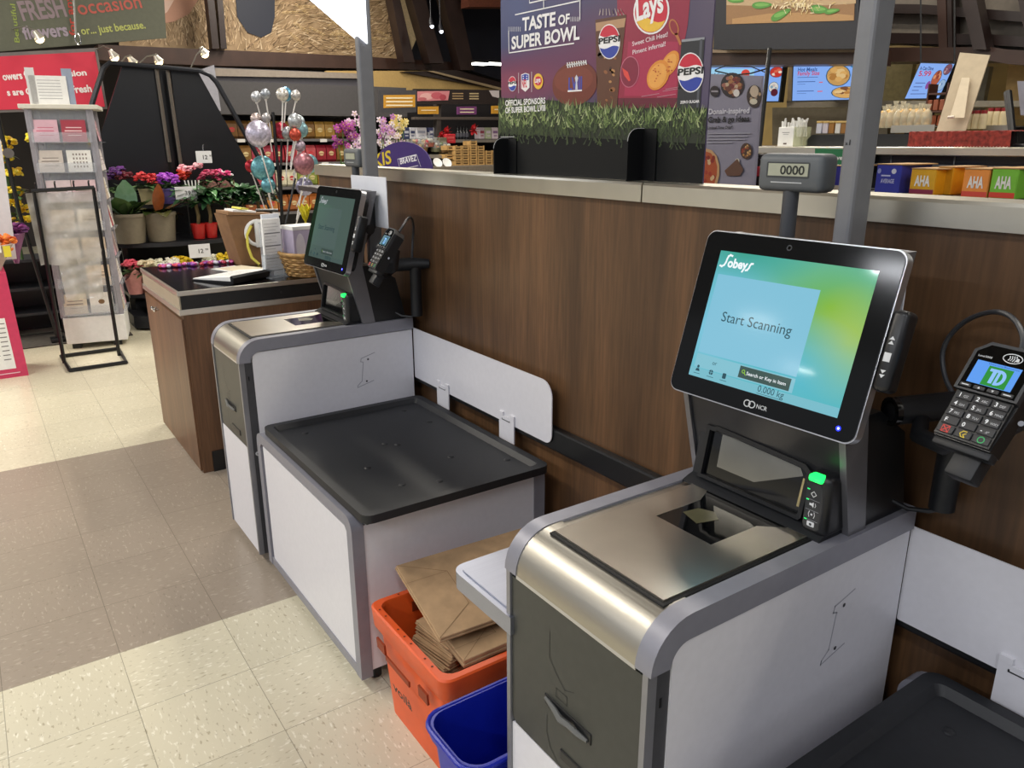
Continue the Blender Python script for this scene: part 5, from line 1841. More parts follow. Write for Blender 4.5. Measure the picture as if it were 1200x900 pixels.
def snack(hexc):
    if hexc in proto: return dup(proto[hexc])
    o = thing('snack_bag', 'snack bag', 'snack bag', (0, 0, 0))
    b = MB()
    pr = [(0, -.0), (.035, .03), (.042, .10), (.035, .17), (.004, .205), (-.004, .205), (-.03, .17), (-.036, .10), (-.03, .03)]
    b.prism(pr, 'y', -.062, .062, mat(hexc, .3, var=.1, scale=25))
    q_ = b.build('bag_body', o)
    b = MB(FACE_X(.0385, 0, 0))
    b.disc((0, .105), .035, .028, mat('c9b98a' if hexc[0] in '789a' else 'b5323a', .4, var=.05), 10, .003)
    b.build('printed_label', q_)
    proto[hexc] = o
    return o
for r_, z in enumerate(zs):
    for k in range(13):
        o = snack(rowcol[r_][(k // 2 + r_) % len(rowcol[r_])])
        o.location = (-9.86 + rnd.uniform(-.01, .02), 2.48 + k * .135, z)
        o['label'] = rown[r_]
        o['group'] = 'snack bags on shelf row of the far aisle, ' + ['lowest', 'second', 'third', 'top'][r_]
struct(MB().box(-.5, .3, -1.1, 1.6, 0, .36, mat('4a484a', .5, var=.04)).build('trim_4', loc=(-10.0, 3.4, 1.80)), 'dark grey bulkhead over the snack shelves', 'bulkhead')

# ------------------------------------------------------------------ hanging signs and the mural above the florist
def slab(b, pts, m, X=None, Y=None, th=.02):
    q = [px(*p_, X=X, Y=Y) for p_ in pts]
    off = Vector((-th, 0, 0)) if X is not None else Vector((0, th, 0))
    n = len(q)
    vs = q + [v + off for v in q]
    b.add(vs, [list(range(n)), list(range(n, 2 * n))[::-1]] + [[i, (i + 1) % n, n + (i + 1) % n, n + i] for i in range(n)], m)
    return b
def flat(b, pts, m, X=None, Y=None):
    b.add([px(*p_, X=X, Y=Y) for p_ in pts], [list(range(len(pts)))], m)
def wtext(b, s_, x, y, x2, y2, hpx, m, X=None, Y=None, bold=.02):
    a, c2 = px(x, y, X=X, Y=Y), px(x2, y2, X=X, Y=Y)
    h = (px(x, y - hpx, X=X, Y=Y) - a).length
    M = plane_M(a, c2 - a, (0, 0, 1)) if abs((c2 - a).normalized().z) < .2 else plane_M(a, c2 - a, (0, 1, 0) if X is not None else (1, 0, 0))
    u = (c2 - a).normalized()
    nrm = Vector((1, 0, 0)) if X is not None else Vector((0, -1, 0))
    v = nrm.cross(u)
    M = Matrix((u, v, nrm)).transposed().to_4x4()
    M.translation = a
    b.text(s_, 0, 0, h, m, w=(c2 - a).length, M=M, bold=bold)

SX = -8.5
t = thing('hanging_sign', 'grey-green hanging flower sign with coloured lettering at the top left', 'sign', px(97, 52, X=SX))
I = Matrix.Translation(-px(97, 52, X=SX))
b = MB(I)
slab(b, [(-60, 65), (195, 44.5), (190, -40), (-60, -30)], mat('5d5f50', .6, var=.03), X=SX, th=.03)
bd = b.build('board', t)
b = MB(I)
XF = SX + .003
wtext(b, 'FRESH', 27, 24, 79, 18.5, 22, mat('8b7a80', .6, var=.02), X=XF, bold=.03)
wtext(b, 'flowers', 29, 46, 81, 41.5, 15, mat('9b8f9c', .6, var=.02), X=XF, bold=.03)
wtext(b, 'Beautiful', 23, 50, 17.5, 5, 5.5, mat('8fa04a', .6, var=.02), X=XF, bold=.01)
wtext(b, 'for any', 89, 42, 83, -6, 7, mat('c0483c', .6, var=.02), X=XF, bold=.02)
wtext(b, 'occasion', 93, 17.5, 167, 9, 17, mat('b8584c', .6, var=.02), X=XF, bold=.01)
wtext(b, 'or... just because.', 96, 40.5, 171, 33, 9, mat('b3b866', .6, var=.02), X=XF, bold=.02)
b.build('lettering', bd)
b = MB(I)
a = px(86, 8, X=SX + .06)
b.tube([px(84, -40, X=SX + .06), px(89, 41, X=SX + .06)], .009, mat('8f8f8c', .4, .5, .02), 6)
c2 = px(91.5, 46, X=SX + .06)
b.tube([c2 + Vector((0, .022 * math.sin(k * PI / 5), .045 * math.cos(k * PI / 5))) for k in range(11)], .007, CHROME, 6)
b.build('hanging_cable', t)

t = thing('red_sign', 'red framed sign with white lettering behind the card rack', 'sign', px(60, 131, X=-8.4))
I = Matrix.Translation(-px(60, 131, X=-8.4))
X_ = -8.4
b = MB(I)
slab(b, [(-60, 65), (113.5, 56), (126, 127.5), (-60, 134)], mat('77706f', .4, .4, .03), X=X_, th=.04)
fr_ = b.build('frame', t)
b = MB(I)
slab(b, [(-58, 69), (111, 60.5), (123, 125), (-58, 130.5)], mat('cf3049', .5, var=.03, scale=3), X=X_ + .006, th=.005)
b.build('red_panel', t)
b = MB(I)
wc_ = mat('ece2e2', .5, var=0)
wtext(b, 'owers for', 4, 94, 40.5, 91, 8.5, wc_, X=X_ + .009, bold=.035)
wtext(b, 'sion', 82, 89.5, 102, 88, 6.8, wc_, X=X_ + .009, bold=.035)
wtext(b, 's are Gua', 9, 112, 47, 110, 7.5, wc_, X=X_ + .009, bold=.035)
wtext(b, 'Fresh', 84, 109, 108, 107.5, 8.5, wc_, X=X_ + .009, bold=.035)
b.build('lettering', t)

# clip-on spot lamps
for i, (x, y, tx_, ty_, lb) in enumerate(((45, 43, 15, 34, 'small bright spot lamp in front of the grey-green sign'), (133, 65, 113, 57.5, 'small spot lamp on an arm just right of the red sign'),
                                          (185, 70, 160, 77, 'small spot lamp on a curved arm left of the pale panel, middle one'), (239, 61, 222, 83, 'small spot lamp farthest right of the florist lamps'), (155, 72, 140, 76, 'dim spot lamp above the left black panel'))):
    q = px(x, y, X=-8.1)
    o = thing('spot_lamp', lb, 'lamp', q)
    b = MB()
    M = Matrix.Translation((0, 0, 0)) @ Matrix.Rotation(.5, 4, 'X')
    b.lathe([(.018, .05), (.022, .03), (.045, -.02), (.04, -.02), (.015, .03)], mat('c9c4b8', .3, .6, .02), 14, M=M)
    b.build('shade', o, True)
    b = MB()
    b.ell((0, -.004, -.018), .038, .038, .034, glow('ffe2a8', 5), 12, 6, M)
    b.build('bulb', o, True)
    b = MB()
    e = px(tx_, ty_, X=[-8.49, -8.40, -7.75, -7.75, -7.75][i]) - q
    b.tube([(0, 0, .045), e * .5 + Vector((0, 0, .05)), e], .006, mat('8f8b84', .3, .7, .02), 6)
    b.build('arm', o)

# wheat mural
WXP = -11.0
t = thing('wheat_mural', 'large printed mural of golden wheat above the brown beam', 'mural', px(320, 62, X=WXP))
I = Matrix.Translation(-px(320, 62, X=WXP))
b = MB(I)
slab(b, [(140, -60), (478, -60), (478, 75), (140, 58)], mat('8d7452', .6, var=.2, scale=9, hex2='ad9270'), X=WXP, th=.05)
mu = b.build('printed_panel', t)
b = MB(I)
STR = ['bd9f7a', 'ccb08a', '94795a', 'd9c19e', '7a6244', 'b0936c', '654f35']
rw = random.Random(5)
for k in range(2200):
    x, y = rw.uniform(150, 476), rw.uniform(-10, 66)
    if y > 52 + (x - 150) * .05: continue
    base = math.atan2(60 - y, 330 - x) if x < 330 else math.atan2(-(70 - y), x - 470) + PI
    a = -.9 + .9 * math.sin(x * .02) + rw.gauss(0, .4)
    L_ = rw.uniform(5, 17)
    w_ = rw.uniform(.35, .8)
    dx, dy = math.cos(a) * L_, math.sin(a) * L_
    if y + dy > 50 + (x - 150) * .05 + 4 or not (150 < x + dx < 477): continue
    nx, ny = -math.sin(a) * w_, math.cos(a) * w_
    flat(b, [(x - nx, y - ny), (x + dx, y + dy), (x + nx, y + ny)], ink(STR[k % 7], .6), X=WXP + .004 + k * 3e-6)
for k in range(26):      # ears of wheat
    x, y = rw.uniform(330, 470), rw.uniform(5, 50)
    a = rw.uniform(-.6, .1) if k % 2 else rw.uniform(.1, .7)
    for j in range(9):
        cx, cy = x + math.cos(a) * j * 2.2, y + math.sin(a) * j * 2.2 + .03 * j * j
        for s_ in (-1, 1):
            flat(b, [(cx, cy), (cx + 1.6, cy + s_ * 1.6 - .3), (cx + 3.6, cy + s_ * 1.1)], ink(['c8a876', 'd8be90', 'b59565'][j % 3], .6), X=WXP + .012 + k * 1e-5)
b.build('printed_straw', mu)
b = MB(I)
flat(b, [(272, -60), (322, -60), (322, 20), (318, 38), (306, 44), (290, 38), (278, 20)], ink('262a38', .6), X=WXP + .015)
flat(b, [(188, -60), (250, -60), (232, 0), (222, 16), (205, 25), (190, 28)], ink('b98a72', .6), X=WXP + .015)
flat(b, [(190, 0), (204, 0), (196, 14), (190, 18)], ink('d9b9a8', .6), X=WXP + .016)
b.build('printed_figures', mu)

# brown beams and dark ceiling framing
BR = mat('3e2a22', .4, var=.1, scale=6)
BR2 = mat('2a1d1a', .4, var=.1, scale=6)
NAVY = mat('20222e', .45, var=.08, scale=4)
TAN = mat('b99a60', .6, var=.03)
def setting(name, fn, label=None):
    b = MB()
    fn(b)
    return struct(b.build(name), label, 'beam' if label else None)
setting('trim_5', lambda b: slab(b, [(115, 52), (180, 55), (250, 58), (408, 65), (534, 73), (537, 83), (408, 80), (250, 77), (150, 73), (115, 70)], BR, X=-10.6, th=.35), 'brown beam under the wheat mural')
setting('trim_6', lambda b: (slab(b, [(252, 79), (420, 86), (430, 118), (252, 118)], mat('55535a', .5, var=.04), X=-10.3, th=.2), slab(b, [(252, 80), (420, 86), (420, 92), (252, 89)], mat('8f8478', .5, var=.04), X=-10.25, th=.05)), 'grey fascia below the brown beam')
setting('trim_7', lambda b: (slab(b, [(382, 83), (535, 83), (620, 106), (425, 108), (382, 92)], TAN, X=-10.4, th=.05), slab(b, [(470, 84), (535, 82), (612, 104), (590, 106)], BR2, X=-10.35, th=.06), slab(b, [(500, 83), (508, 83), (600, 106), (588, 106)], mat('9a8668', .5, var=.03), X=-10.3, th=.03)), 'tan soffit with a dark edge beam')
setting('trim_8', lambda b: [slab(b, q, BR2, X=-10.5, th=.15) for q in ([(237, -60), (245, -60), (257, 57), (249, 57)], [(250, -60), (256, -60), (266, 57), (259, 57)])], 'pair of brown upright slats across the mural')
setting('trim_9', lambda b: [slab(b, q, BR2, X=-10.2 - .05 * i, th=.2) for i, q in enumerate(([(448, -60), (460, -40), (486, 73), (474, 73)], [(466, -60), (482, -60), (520, 74), (504, 74)], [(506, -60), (526, -60), (556, 82), (540, 82)]))], 'three dark sloping braces right of the mural')
setting('trim_10', lambda b: (slab(b, [(478, -60), (640, -60), (640, 110), (555, 84), (530, 74), (478, 70)], NAVY, X=-11.2, th=.1), slab(b, [(549, -60), (640, -60), (640, 8), (549, 8)], mat('6a3a2a', .5, var=.1), X=-10.0, th=.2)), 'dark blue ceiling framing')
setting('trim_11', lambda b: slab(b, [(462, -60), (482, -60), (490, 40), (478, 70)], mat('c9b48c', .6, var=.06), X=-10.9, th=.02))
for i, (x, y) in enumerate(((505, 28), (516, 34))):
    q = px(x, y, X=-9.6)
    o = thing('track_spot', 'small white spotlight in the dark ceiling framing, %s of the two' % ('left' if i == 0 else 'right'), 'lamp', q)
    b = MB()
    b.tube([(0, 0, .85), (0, 0, .1), (0, 0, .03), (.02, 0, -.03)], [.008, .008, .03, .036], mat('2a2a30', .4, .3, .03), 10)
    b.build('housing', o, True)
    b = MB()
    b.ell((.024, 0, -.03), .026, .026, .026, glow('eef4ff', 4), 10, 6)
    b.build('bulb', o, True)
for i, (x0, x1) in enumerate(((555, 569), (572, 590))):
    a, c2 = px(x0, 75.5, X=-9.6), px(x1, 75.5, X=-9.6)
    o = thing('ceiling_light', 'bright strip light under the dark framing, %s one' % ('left' if i == 0 else 'right'), 'light', (a + c2) / 2)
    b = MB()
    L_ = (c2 - a).length / 2
    b.box(-.05, .05, -L_, L_, -.008, .02, glow('fffbee', 4))
    b.build('diffuser', o)
    b = MB()
    b.box(-.06, .06, -L_ - .01, L_ + .01, .02, .05, BLACK)
    b.build('housing', o)
setting('trim_12', lambda b: slab(b, [(228, 84), (251, 76), (259, 130), (252, 128)], mat('a3a3ae', .5, var=.03), X=-8.6, th=.03), 'pale grey end panel behind the right black display panel')

# ------------------------------------------------------------------ middle distance, over the partition
MXP = -9.5
t = thing('meat_sign_board', 'dark overhead board with a raw meat picture and menu lines', 'sign', px(520, 122, X=MXP))
I = Matrix.Translation(-px(520, 122, X=MXP))
b = MB(I)
slab(b, [(486, 104), (620, 106), (620, 122), (486, 122)], mat('2b211f', .5, var=.08), X=MXP, th=.06)
bd = b.build('board', t)
b = MB(I)
flat(b, [(489, 107), (527, 106.5), (525, 117.5), (489, 118.5)], ink('d98a90'), X=MXP + .004)
for k, (x, y, rx, ry, cc) in enumerate(((500, 113, 8, 4, 'e8b3b0'), (512, 112, 7, 4, 'c8606c'), (519, 114, 4, 3.5, 'b54a58'), (495, 116, 5, 2, 'c46a72'))):
    flat(b, [(x + rx * math.cos(j * PI / 7), y + ry * math.sin(j * PI / 7)) for j in range(14)], ink(cc), X=MXP + .006 + k * .001)
for k in range(3):
    flat(b, [(530, 109 + k * 3), (543, 109 + k * 3), (543, 110.2 + k * 3), (530, 110.2 + k * 3)], ink('b99a70'), X=MXP + .004)
    flat(b, [(550, 109 + k * 3), (561, 109 + k * 3), (561, 110.4 + k * 3), (550, 110.4 + k * 3)], ink('c9b48a'), X=MXP + .004)
flat(b, [(573, 106), (585, 106), (585, 115), (577, 113)], ink('cfc6c8'), X=MXP + .004)
b.build('printed_picture', bd)
def small_sign(pts, hexc, lines, label, X, frame=None):
    xs = [p_[0] for p_ in pts]; ys = [p_[1] for p_ in pts]
    q = px(sum(xs) / 4, max(ys), X=X)
    o = thing('hanging_sign', label, 'sign', q)
    b = MB(Matrix.Translation(-q))
    if frame: slab(b, frame, mat('4d4c50', .4, .3, .04), X=X - .004, th=.03)
    slab(b, pts, mat(hexc, .5, var=.02), X=X, th=.02)
    b.build('board', o)
    b = MB(Matrix.Translation(-q))
    h = (max(ys) - min(ys))
    for k in range(lines):
        y = min(ys) + h * (k + .7) / (lines + .6)
        flat(b, [(min(xs) + 3, y), (max(xs) - 3, y), (max(xs) - 3, y + h * .11), (min(xs) + 3, y + h * .11)], ink('efe3c0'), X=X + .005)
    b.build('printed_text', o)
small_sign([(449.5, 111.5), (486.5, 111), (486.5, 125.5), (449.5, 126.5)], 'c8922e', 3, 'larger amber sign in a grey frame beside the grey lane post', -9.0, [(444, 106), (488, 105.5), (488, 131.5), (444, 132.5)])
small_sign([(490.5, 125), (514, 124.7), (514, 133.5), (490.5, 133.8)], 'c8922e', 1, 'small plain amber sign under the meat picture', -9.2)
small_sign([(536, 125), (558.5, 124.7), (558.5, 134), (536, 134.2)], '6f3a6e', 2, 'small purple sign right of the amber ones', -9.2)
small_sign([(576.5, 124), (600, 123.5), (600, 133), (576.5, 133.2)], 'c8922e', 1, 'amber sign half hidden by the tall printed board', -9.2)
setting('trim_13', lambda b: (slab(b, [(486, 137), (640, 137), (640, 140.5), (486, 140)], mat('6f6660', .4, .3, .04), X=-9.6, th=.1), slab(b, [(512, 118), (517, 118), (517, 160), (512, 160)], mat('5a5450', .4, .3, .04), X=-9.62, th=.1)), 'grey rail below the small hanging signs')
t = thing('display_shelving', 'dark shelving carrying gift baskets and small boxes far behind the partition', 'shelving', (-9.9, 5.4, 0))
b = MB(Matrix.Translation((9.9, -5.4, 0)))
b.box(-10.4, -10.3, 4.3, 6.9, 0, 2.1, mat('1f1c1f', .6, var=.08))
b.build('back_panel', t)
zr = [px(500, 163.5, X=-9.6).z, px(540, 181, X=-9.2).z, px(540, 194, X=-9.0).z]
b = MB(Matrix.Translation((9.9, -5.4, 0)))
b.box(-10.3, -9.55, 4.3, 6.9, zr[0] - .04, zr[0], mat('8d877e', .4, .3, .03))
b.box(-10.3, -9.1, 4.8, 6.9, zr[1] - .04, zr[1], mat('9a948a', .4, .4, .03))
b.box(-10.3, -8.9, 4.8, 6.9, zr[2] - .06, zr[2], mat('8a8074', .4, .3, .03))
b.build('shelf_board', t)
def small_box(x0, x1, y0, y1, hexc, label, X=-9.7, name='gift_box', cat='box', dec=None, group=None, dep=.14):
    a, c2 = px(x0, y1, X=X), px(x1, y0, X=X)
    o = thing(name, label, cat, (X, (a.y + c2.y) / 2, a.z), 0, group)
    w_, h = (c2.y - a.y) / 2, c2.z - a.z
    b = MB()
    b.box(-dep, 0, -w_, w_, 0, h, mat(hexc, .45, var=.05), min(.008, w_ * .2), 1)
    q = b.build('carton', o)
    b = MB(FACE_X(.002, 0, 0))
    b.rect(-w_ * .7, w_ * .7, h * .5, h * .72, mat(dec or 'cfcad0', .5, var=0))
    b.rect(-w_ * .5, w_ * .5, h * .25, h * .34, mat(dec or 'cfcad0', .5, var=0))
    b.build('printed_label', q)
    return o
for i, (x0, x1, cc, dd, lb) in enumerate(((473, 480, '3c4468', 'c9ccd8', 'navy and white box at the left end of the gift shelf'), (480.5, 487, 'cfd0d8', '3c4468', 'white box with navy label second on the gift shelf'), (488, 500, 'd8d8de', '9aa0b0', 'wide white box third on the gift shelf'),
                                          (503, 508, '4a5078', 'd8d8de', 'navy box left of the red bow'), (508.5, 513, 'd2d4dc', '4a5078', 'white box just left of the red bow'), (562, 568, 'cfc0c8', 'a04a5a', 'pale box right of the second red bow'), (569, 576, 'b8c0a0', 'd8d0d8', 'pale green box near the tall printed board'), (577, 584, 'd8c8d0', '8a6a90', 'pink-white box touching the edge of the tall printed board'))):
    small_box(x0, x1, 149.5, 163, cc, lb, dec=dd)
for i, x in enumerate((535, 538.5, 542, 545.5)):
    a = px(x + 1.5, 163, X=-9.7)
    o = thing('wine_bottle', 'dark bottle on the gift shelf between the red bows', 'bottle', a, 0, 'dark bottles on the gift shelf')
    b = MB()
    b.lathe([(0, 0), (.03, 0), (.03, .10), (.012, .13), (.012, .165), (0, .165)], mat('16171c', .2, var=.02), 12)
    q = b.build('bottle_body', o, True)
    b = MB()
    b.lathe([(.031, .03), (.031, .08)], mat('5a5a64', .5, var=.02), 12)
    b.build('label_band', q, True)
def bow(x, y, r_, lb, X=-9.4):
    o = thing('red_bow', lb, 'bow', px(x, y, X=X))
    b = MB()
    for k in range(9): leaf(b, (0, 0, -.02), (.6 + .3 * math.cos(k * 3), math.cos(k * .7 * 2), math.sin(k * .7 * 2) + .2), r_, r_ * .32, mat('c22a30', .4, var=.08, scale=30), .05)
    b.ell((.02, 0, 0), r_ * .3, r_ * .3, r_ * .3, mat('a81c26', .4, var=.05), 8, 5)
    b.build('loops', o, 50)
bow(523, 153, .09, 'red bow left on the gift shelf, upper one')
bow(517, 157, .07, 'small red bow left of the upper one on the gift shelf')
bow(555, 150, .09, 'red bow right on the gift shelf')
small_box(523, 534, 157, 168, 'c42f38', 'red gift parcel below the upper red bow', X=-9.3, name='gift_parcel', cat='parcel', dec='d85a5a')
small_box(515, 524, 161, 175, '6f6a58', 'grey-green card box beside the red parcel', X=-9.25, dec='8f8a78')
# cellophane gift baskets
for i, (x, y, r_) in enumerate(((494, 178, 9), (503, 172, 8), (511, 178, 8), (520, 179, 8), (487, 172, 6), (478, 176, 6))):
    q = px(x, y, X=-9.3)
    R0 = r_ * .0115
    o = thing('gift_basket', 'clear wrapped gift basket left of the wooden crates', 'basket', q, 0, 'cellophane gift baskets behind the partition')
    b = MB()
    b.lathe([(0, 0), (R0 * .7, 0), (R0 * .85, R0 * .6)], mat(['8a6a44', '9a5a4a', '6a6a50'][i % 3], .6, var=.15), 12)
    b.build('basket_body', o, True)
    b = MB()
    for k in range(9): b.ell((rnd.uniform(-.5, .5) * R0, rnd.uniform(-.7, .7) * R0, R0 * rnd.uniform(.5, 1.1)), R0 * .28, R0 * .3, R0 * .26, mat(['b83a40', 'd8d4c8', '9a8f7a', 'c9a860', '7a8a6a'][k % 5], .3, var=.1), 7, 5)
    b.build('contents', o, True)
    b = MB()
    b.lathe([(R0 * .85, R0 * .5), (R0, R0 * 1.0), (R0 * .5, R0 * 1.5), (R0 * .1, R0 * 1.65), (R0 * .35, R0 * 1.95)], mat('cfd4d8', .05, var=0, alpha=.22), 12)
    b.build('cellophane', o, True)
# stacked slatted wooden crates
CR = mat('b9945c', .6, var=.12, scale=30)
CRD = mat('5a4224', .8, var=.1)
def wood_crate(q, w_, label, group):
    o = thing('wooden_crate', label, 'crate', q, 0, group)
    b = MB()
    b.box(-.16, -.002, -w_ + .004, w_ - .004, .0, .055, CRD)
    b.build('inner_goods', o)
    b = MB()
    for z in (0, .034): b.box(-.003, .006, -w_, w_, z, z + .018, CR)
    for y in (-w_, w_ - .016): b.box(-.002, .009, y, y + .016, 0, .06, CR)
    b.box(-.17, .0, -w_, -w_ + .01, 0, .055, CR)
    b.box(-.17, .0, w_ - .01, w_, 0, .055, CR)
    b.build('slats', o)
    return o
q0 = px(537, 189, X=-8.95)
pr = wood_crate(q0, .052, 'small slatted wooden crate in the stacked display behind the partition', 'slatted wooden crates stacked in columns')
cols = [(537, 164), (546, 164), (555, 160), (564, 162), (573, 168), (582, 172)]
for i, (x, yt) in enumerate(cols):
    base = px(x, 190, X=-8.95)
    top = px(x, yt, X=-8.95)
    nlev = int((top.z - base.z) / .062)
    for k in range(nlev):
        q = Vector((-8.95 - .01 * (i % 2), base.y, zr[2] + .001 + k * .0615))
        if i == 0 and k == 0: pr.location = q; continue
        dup(pr, q)
for i, (x, y) in enumerate(((528, 186), (530, 176))):
    q = px(x, y, X=-9.0)
    wood_crate(q, .07, 'single wooden crate at the left of the stacked ones, %s' % ['lower', 'upper'][i], None)
for i, x in enumerate((512.5, 523.5)):
    q = px(x, 191, X=-8.6)
    o = thing('white_dish', 'round white dish on the low ledge by the crates, %s of two' % ['left', 'right'][i], 'dish', q)
    b = MB()
    b.lathe([(0, -.0), (.05, .0), (.062, .012), (.05, .008), (0, .008)], PAPER, 16, M=plane_M((0, 0, 0), (0, 1, 0), (-.5, 0, .8)))
    b.lathe([(.02, -.03), (.03, -.03), (.03, -.0), (.02, 0)], PAPER, 12, M=plane_M((0, 0, 0), (0, 1, 0), (-.5, 0, .8)))
    b.build('dish_body', o, True)
t = MB()
t.box(-8.82, -8.4, 4.6, 6.2, 0, px(515, 195, X=-8.6).z, mat('6a6258', .5, var=.06))
tag(t.build('low_table'), 'low grey table holding the white dishes behind the partition', 'table')

# orchids just beyond the partition
for i, (x, y, rx, ry, cl, lb) in enumerate(((402, 160, 12, 14, ['9a3a8a', 'b04aa0', '7a2a6e'], 'magenta orchid at the left, partly behind the far lane post'), (418, 148, 13, 16, ['c88ac0', 'e6cfe0', 'b06aa8'], 'pink and white orchid behind the far lane post'), (452, 152, 12, 16, ['c9a0c8', 'b878b8', 'e8dce6'], 'lilac orchid right of the far lane post'), (467, 148, 11, 11, ['d8c070', 'e6d79a', 'e8dcd0'], 'yellow and cream orchid right of the lilac one'), (458, 168, 16, 9, ['e6d8e0', 'd0b0cc', 'f0e8ec'], 'pale pink orchid above the purple oval sign'), (420, 172, 12, 9, ['d8b8d4', 'c090bc', 'efe4ea'], 'pale orchid low behind the far lane post'))):
    c_ = px(x, y, X=-6.4)
    o = thing('orchid', lb, 'orchid', (c_.x, c_.y, 1.0))
    b = MB()
    k_ = .0078
    rr_ = random.Random(60 + i)
    for k in range(26):
        a, e = rr_.uniform(0, 2 * PI), math.sqrt(rr_.random())
        cc = Vector((rr_.uniform(-.05, .05), e * rx * k_ * math.cos(a), c_.z - 1.0 + e * ry * k_ * math.sin(a)))
        m_ = mat(cl[k % 3], .5, var=.06)
        for s_ in range(5):
            M = Matrix.Translation(cc) @ Matrix.Rotation(rr_.uniform(-.4, .4), 4, 'Z') @ Matrix.Rotation(s_ * 2 * PI / 5 + a, 4, 'X')
            b.ell((0, .0, .015), .004, .010, .014, m_, 6, 4, M)
        b.ell((.006, cc.y, cc.z) if False else (cc.x + .006, cc.y, cc.z), .005, .005, .005, mat('d8b93a', .5, var=.03), 5, 4)
    b.build('blooms', o, True)
    b = MB()
    for s_ in (-.3, .0, .3): b.tube([(0, 0, .1), (0, s_ * rx * k_, (c_.z - 1) * .6), (0, s_ * rx * k_ * 2, c_.z - 1 + .05)], .004, mat('4a6a34', .5, var=.1), 5)
    foliage(b, (0, 0, .12), .05, .05, 8, .2, .03, GREENS, i, .5)
    pot(b, .05, .065, .12, PAPER, 12)
    b.build('stems_and_pot', o)
zt = px(472, 199.5, Y=1.95).z
q = px(401, 189, Y=1.95)
o = thing('green_plant', 'green and white leafy plant at the far left end of the partition', 'plant', (q.x, 1.95, zt - .13))
b = MB()
foliage(b, (0, 0, .1), .05, .06, 26, .10, .016, ['5a7a4a', '8aa07a', '3c5a30', 'b0b8a0'], 4, .8)
b.build('leaves', o)
b = MB()
pot(b, .05, .06, .1, PAPER, 12)
b.build('pot', o)

# purple oval sign
OY = 1.95
c_ = px(472, 199, Y=OY)
t = thing('oval_sign', 'purple oval sign with yellow and white lettering just behind the partition', 'sign', c_)
I = Matrix.Translation(-c_)
b = MB(I)
slab(b, [(472 + 34.5 * math.cos(k * PI / 18), 199 + 33 * math.sin(k * PI / 18)) for k in range(36)], mat('37206e', .45, var=.03), Y=OY, th=.006)
bd = b.build('board', t)
b = MB(I)
YF = OY - .002
wtext(b, 'KIS', 439, 196, 459, 191, 15, mat('d8c02c', .5, var=.02), Y=YF, bold=.02)
wtext(b, 'BRAVEZ', 469, 192.5, 488.5, 188, 7, mat('f0eef4', .5, var=0), Y=YF, bold=.03)
for pa, pb_ in (((466, 186.5), (488, 181)), ((488, 181), (493, 195)), ((466, 186.5), (469, 199)), ((471, 198), (490, 194))):
    a, c2 = px(*pa, Y=YF), px(*pb_, Y=YF)
    M = plane_M((0, YF - .0003, 0), (1, 0, 0), (0, 0, 1))
    b.line([(a.x, a.z), (c2.x, c2.z)], .003, mat('f0eef4', .5, var=0), 0, M)
b.build('lettering', bd)
t = thing('stock_shelf', 'narrow dark shelf along the far side of the partition carrying the purple sign', 'shelf', (-4.0, 1.95, 0))
b = MB()
zt = px(472, 199.5, Y=OY).z
b.box(-1.2, .9, -.1, .25, zt - .16, zt - .13, mat('3a3436', .5, var=.05))
b.build('shelf_board', t)
b = MB()
for x in (-1.15, .85): b.box(x - .02, x + .02, .2, .24, 0, zt - .14, BLACK)
b.box(-1.2, .9, .2, .22, 0, zt - .16, BLACK)
b.build('support', t)

# ------------------------------------------------------------------ deli side, right
# standing grey poster
SY = 2.55
t = thing('poster_stand', 'grey poster with food pictures standing behind the partition', 'poster', px(852, 216, Y=SY))
I = Matrix.Translation(-px(852, 216, Y=SY))
b = MB(I)
slab(b, [(832.5, 86.5), (893, 89), (882, 235), (818, 235)], mat('918e9d', .5, var=.02), Y=SY, th=.012)
bd = b.build('board', t)
b = MB(I)
yc = [SY - .002]
def fl5(cx, cy, rx, ry, m, n=20, rot=0):
    yc[0] -= .00004
    flat(b, [(cx + rx * math.cos(2 * PI * k / n), cy + ry * math.sin(2 * PI * k / n)) for k in range(n)], m, Y=yc[0])
def dish(cx, cy, rx, ry, rim_, fills, n, seed):
    r_ = random.Random(seed)
    fl5(cx, cy, rx, ry, ink(rim_))
    for k in range(n):
        a, e = r_.uniform(0, 2 * PI), math.sqrt(r_.random()) * .75
        fl5(cx + rx * e * math.cos(a), cy + ry * e * math.sin(a), rx * .18, ry * .16, ink(fills[k % len(fills)]), 8)
dish(858.5, 100, 14, 15, '2c2428', ['8a4a2c', 'b07a4a', '6d3a2a', 'a86a5a', 'c9b090', '7a2c2c'], 40, 1)
fl5(863, 109, 3.6, 4.5, ink('e6e0d8'))
dish(884, 113, 9, 13.5, '3a2c26', ['b89a78', '9a8068', '6a4a3a'], 8, 2)
fl5(884, 107, 5, 7, ink('cdb9a0')); fl5(883, 119, 4.5, 3.5, ink('d8d0b8'))
b_pizza = (827.5, 197, 15.5, 24)
yc[0] -= .001
flat(b, [(820, 175), (826, 173.5), (834, 176), (840, 183), (843, 194), (843, 205), (840, 216), (820, 230)], ink('c9a070'), Y=yc[0])
flat(b, [(820.6, 178), (826, 177), (833, 179.5), (838, 186), (840.5, 195), (840, 205), (837, 216), (820.6, 228)], ink('b5542c'), Y=yc[0] - .0003)
yc[0] -= .0005
rp_ = random.Random(4)
for k in range(16): fl5(rp_.uniform(823, 838), rp_.uniform(182, 214), 1.9, 2.6, ink(['8a2a20', 'a83a28', 'd8b88a'][k % 3]), 8)
dish(874.5, 177, 7, 9.5, '4a342a', ['c08a4a', '8a5a30', 'd8b070', '9a3a2a'], 16, 6)
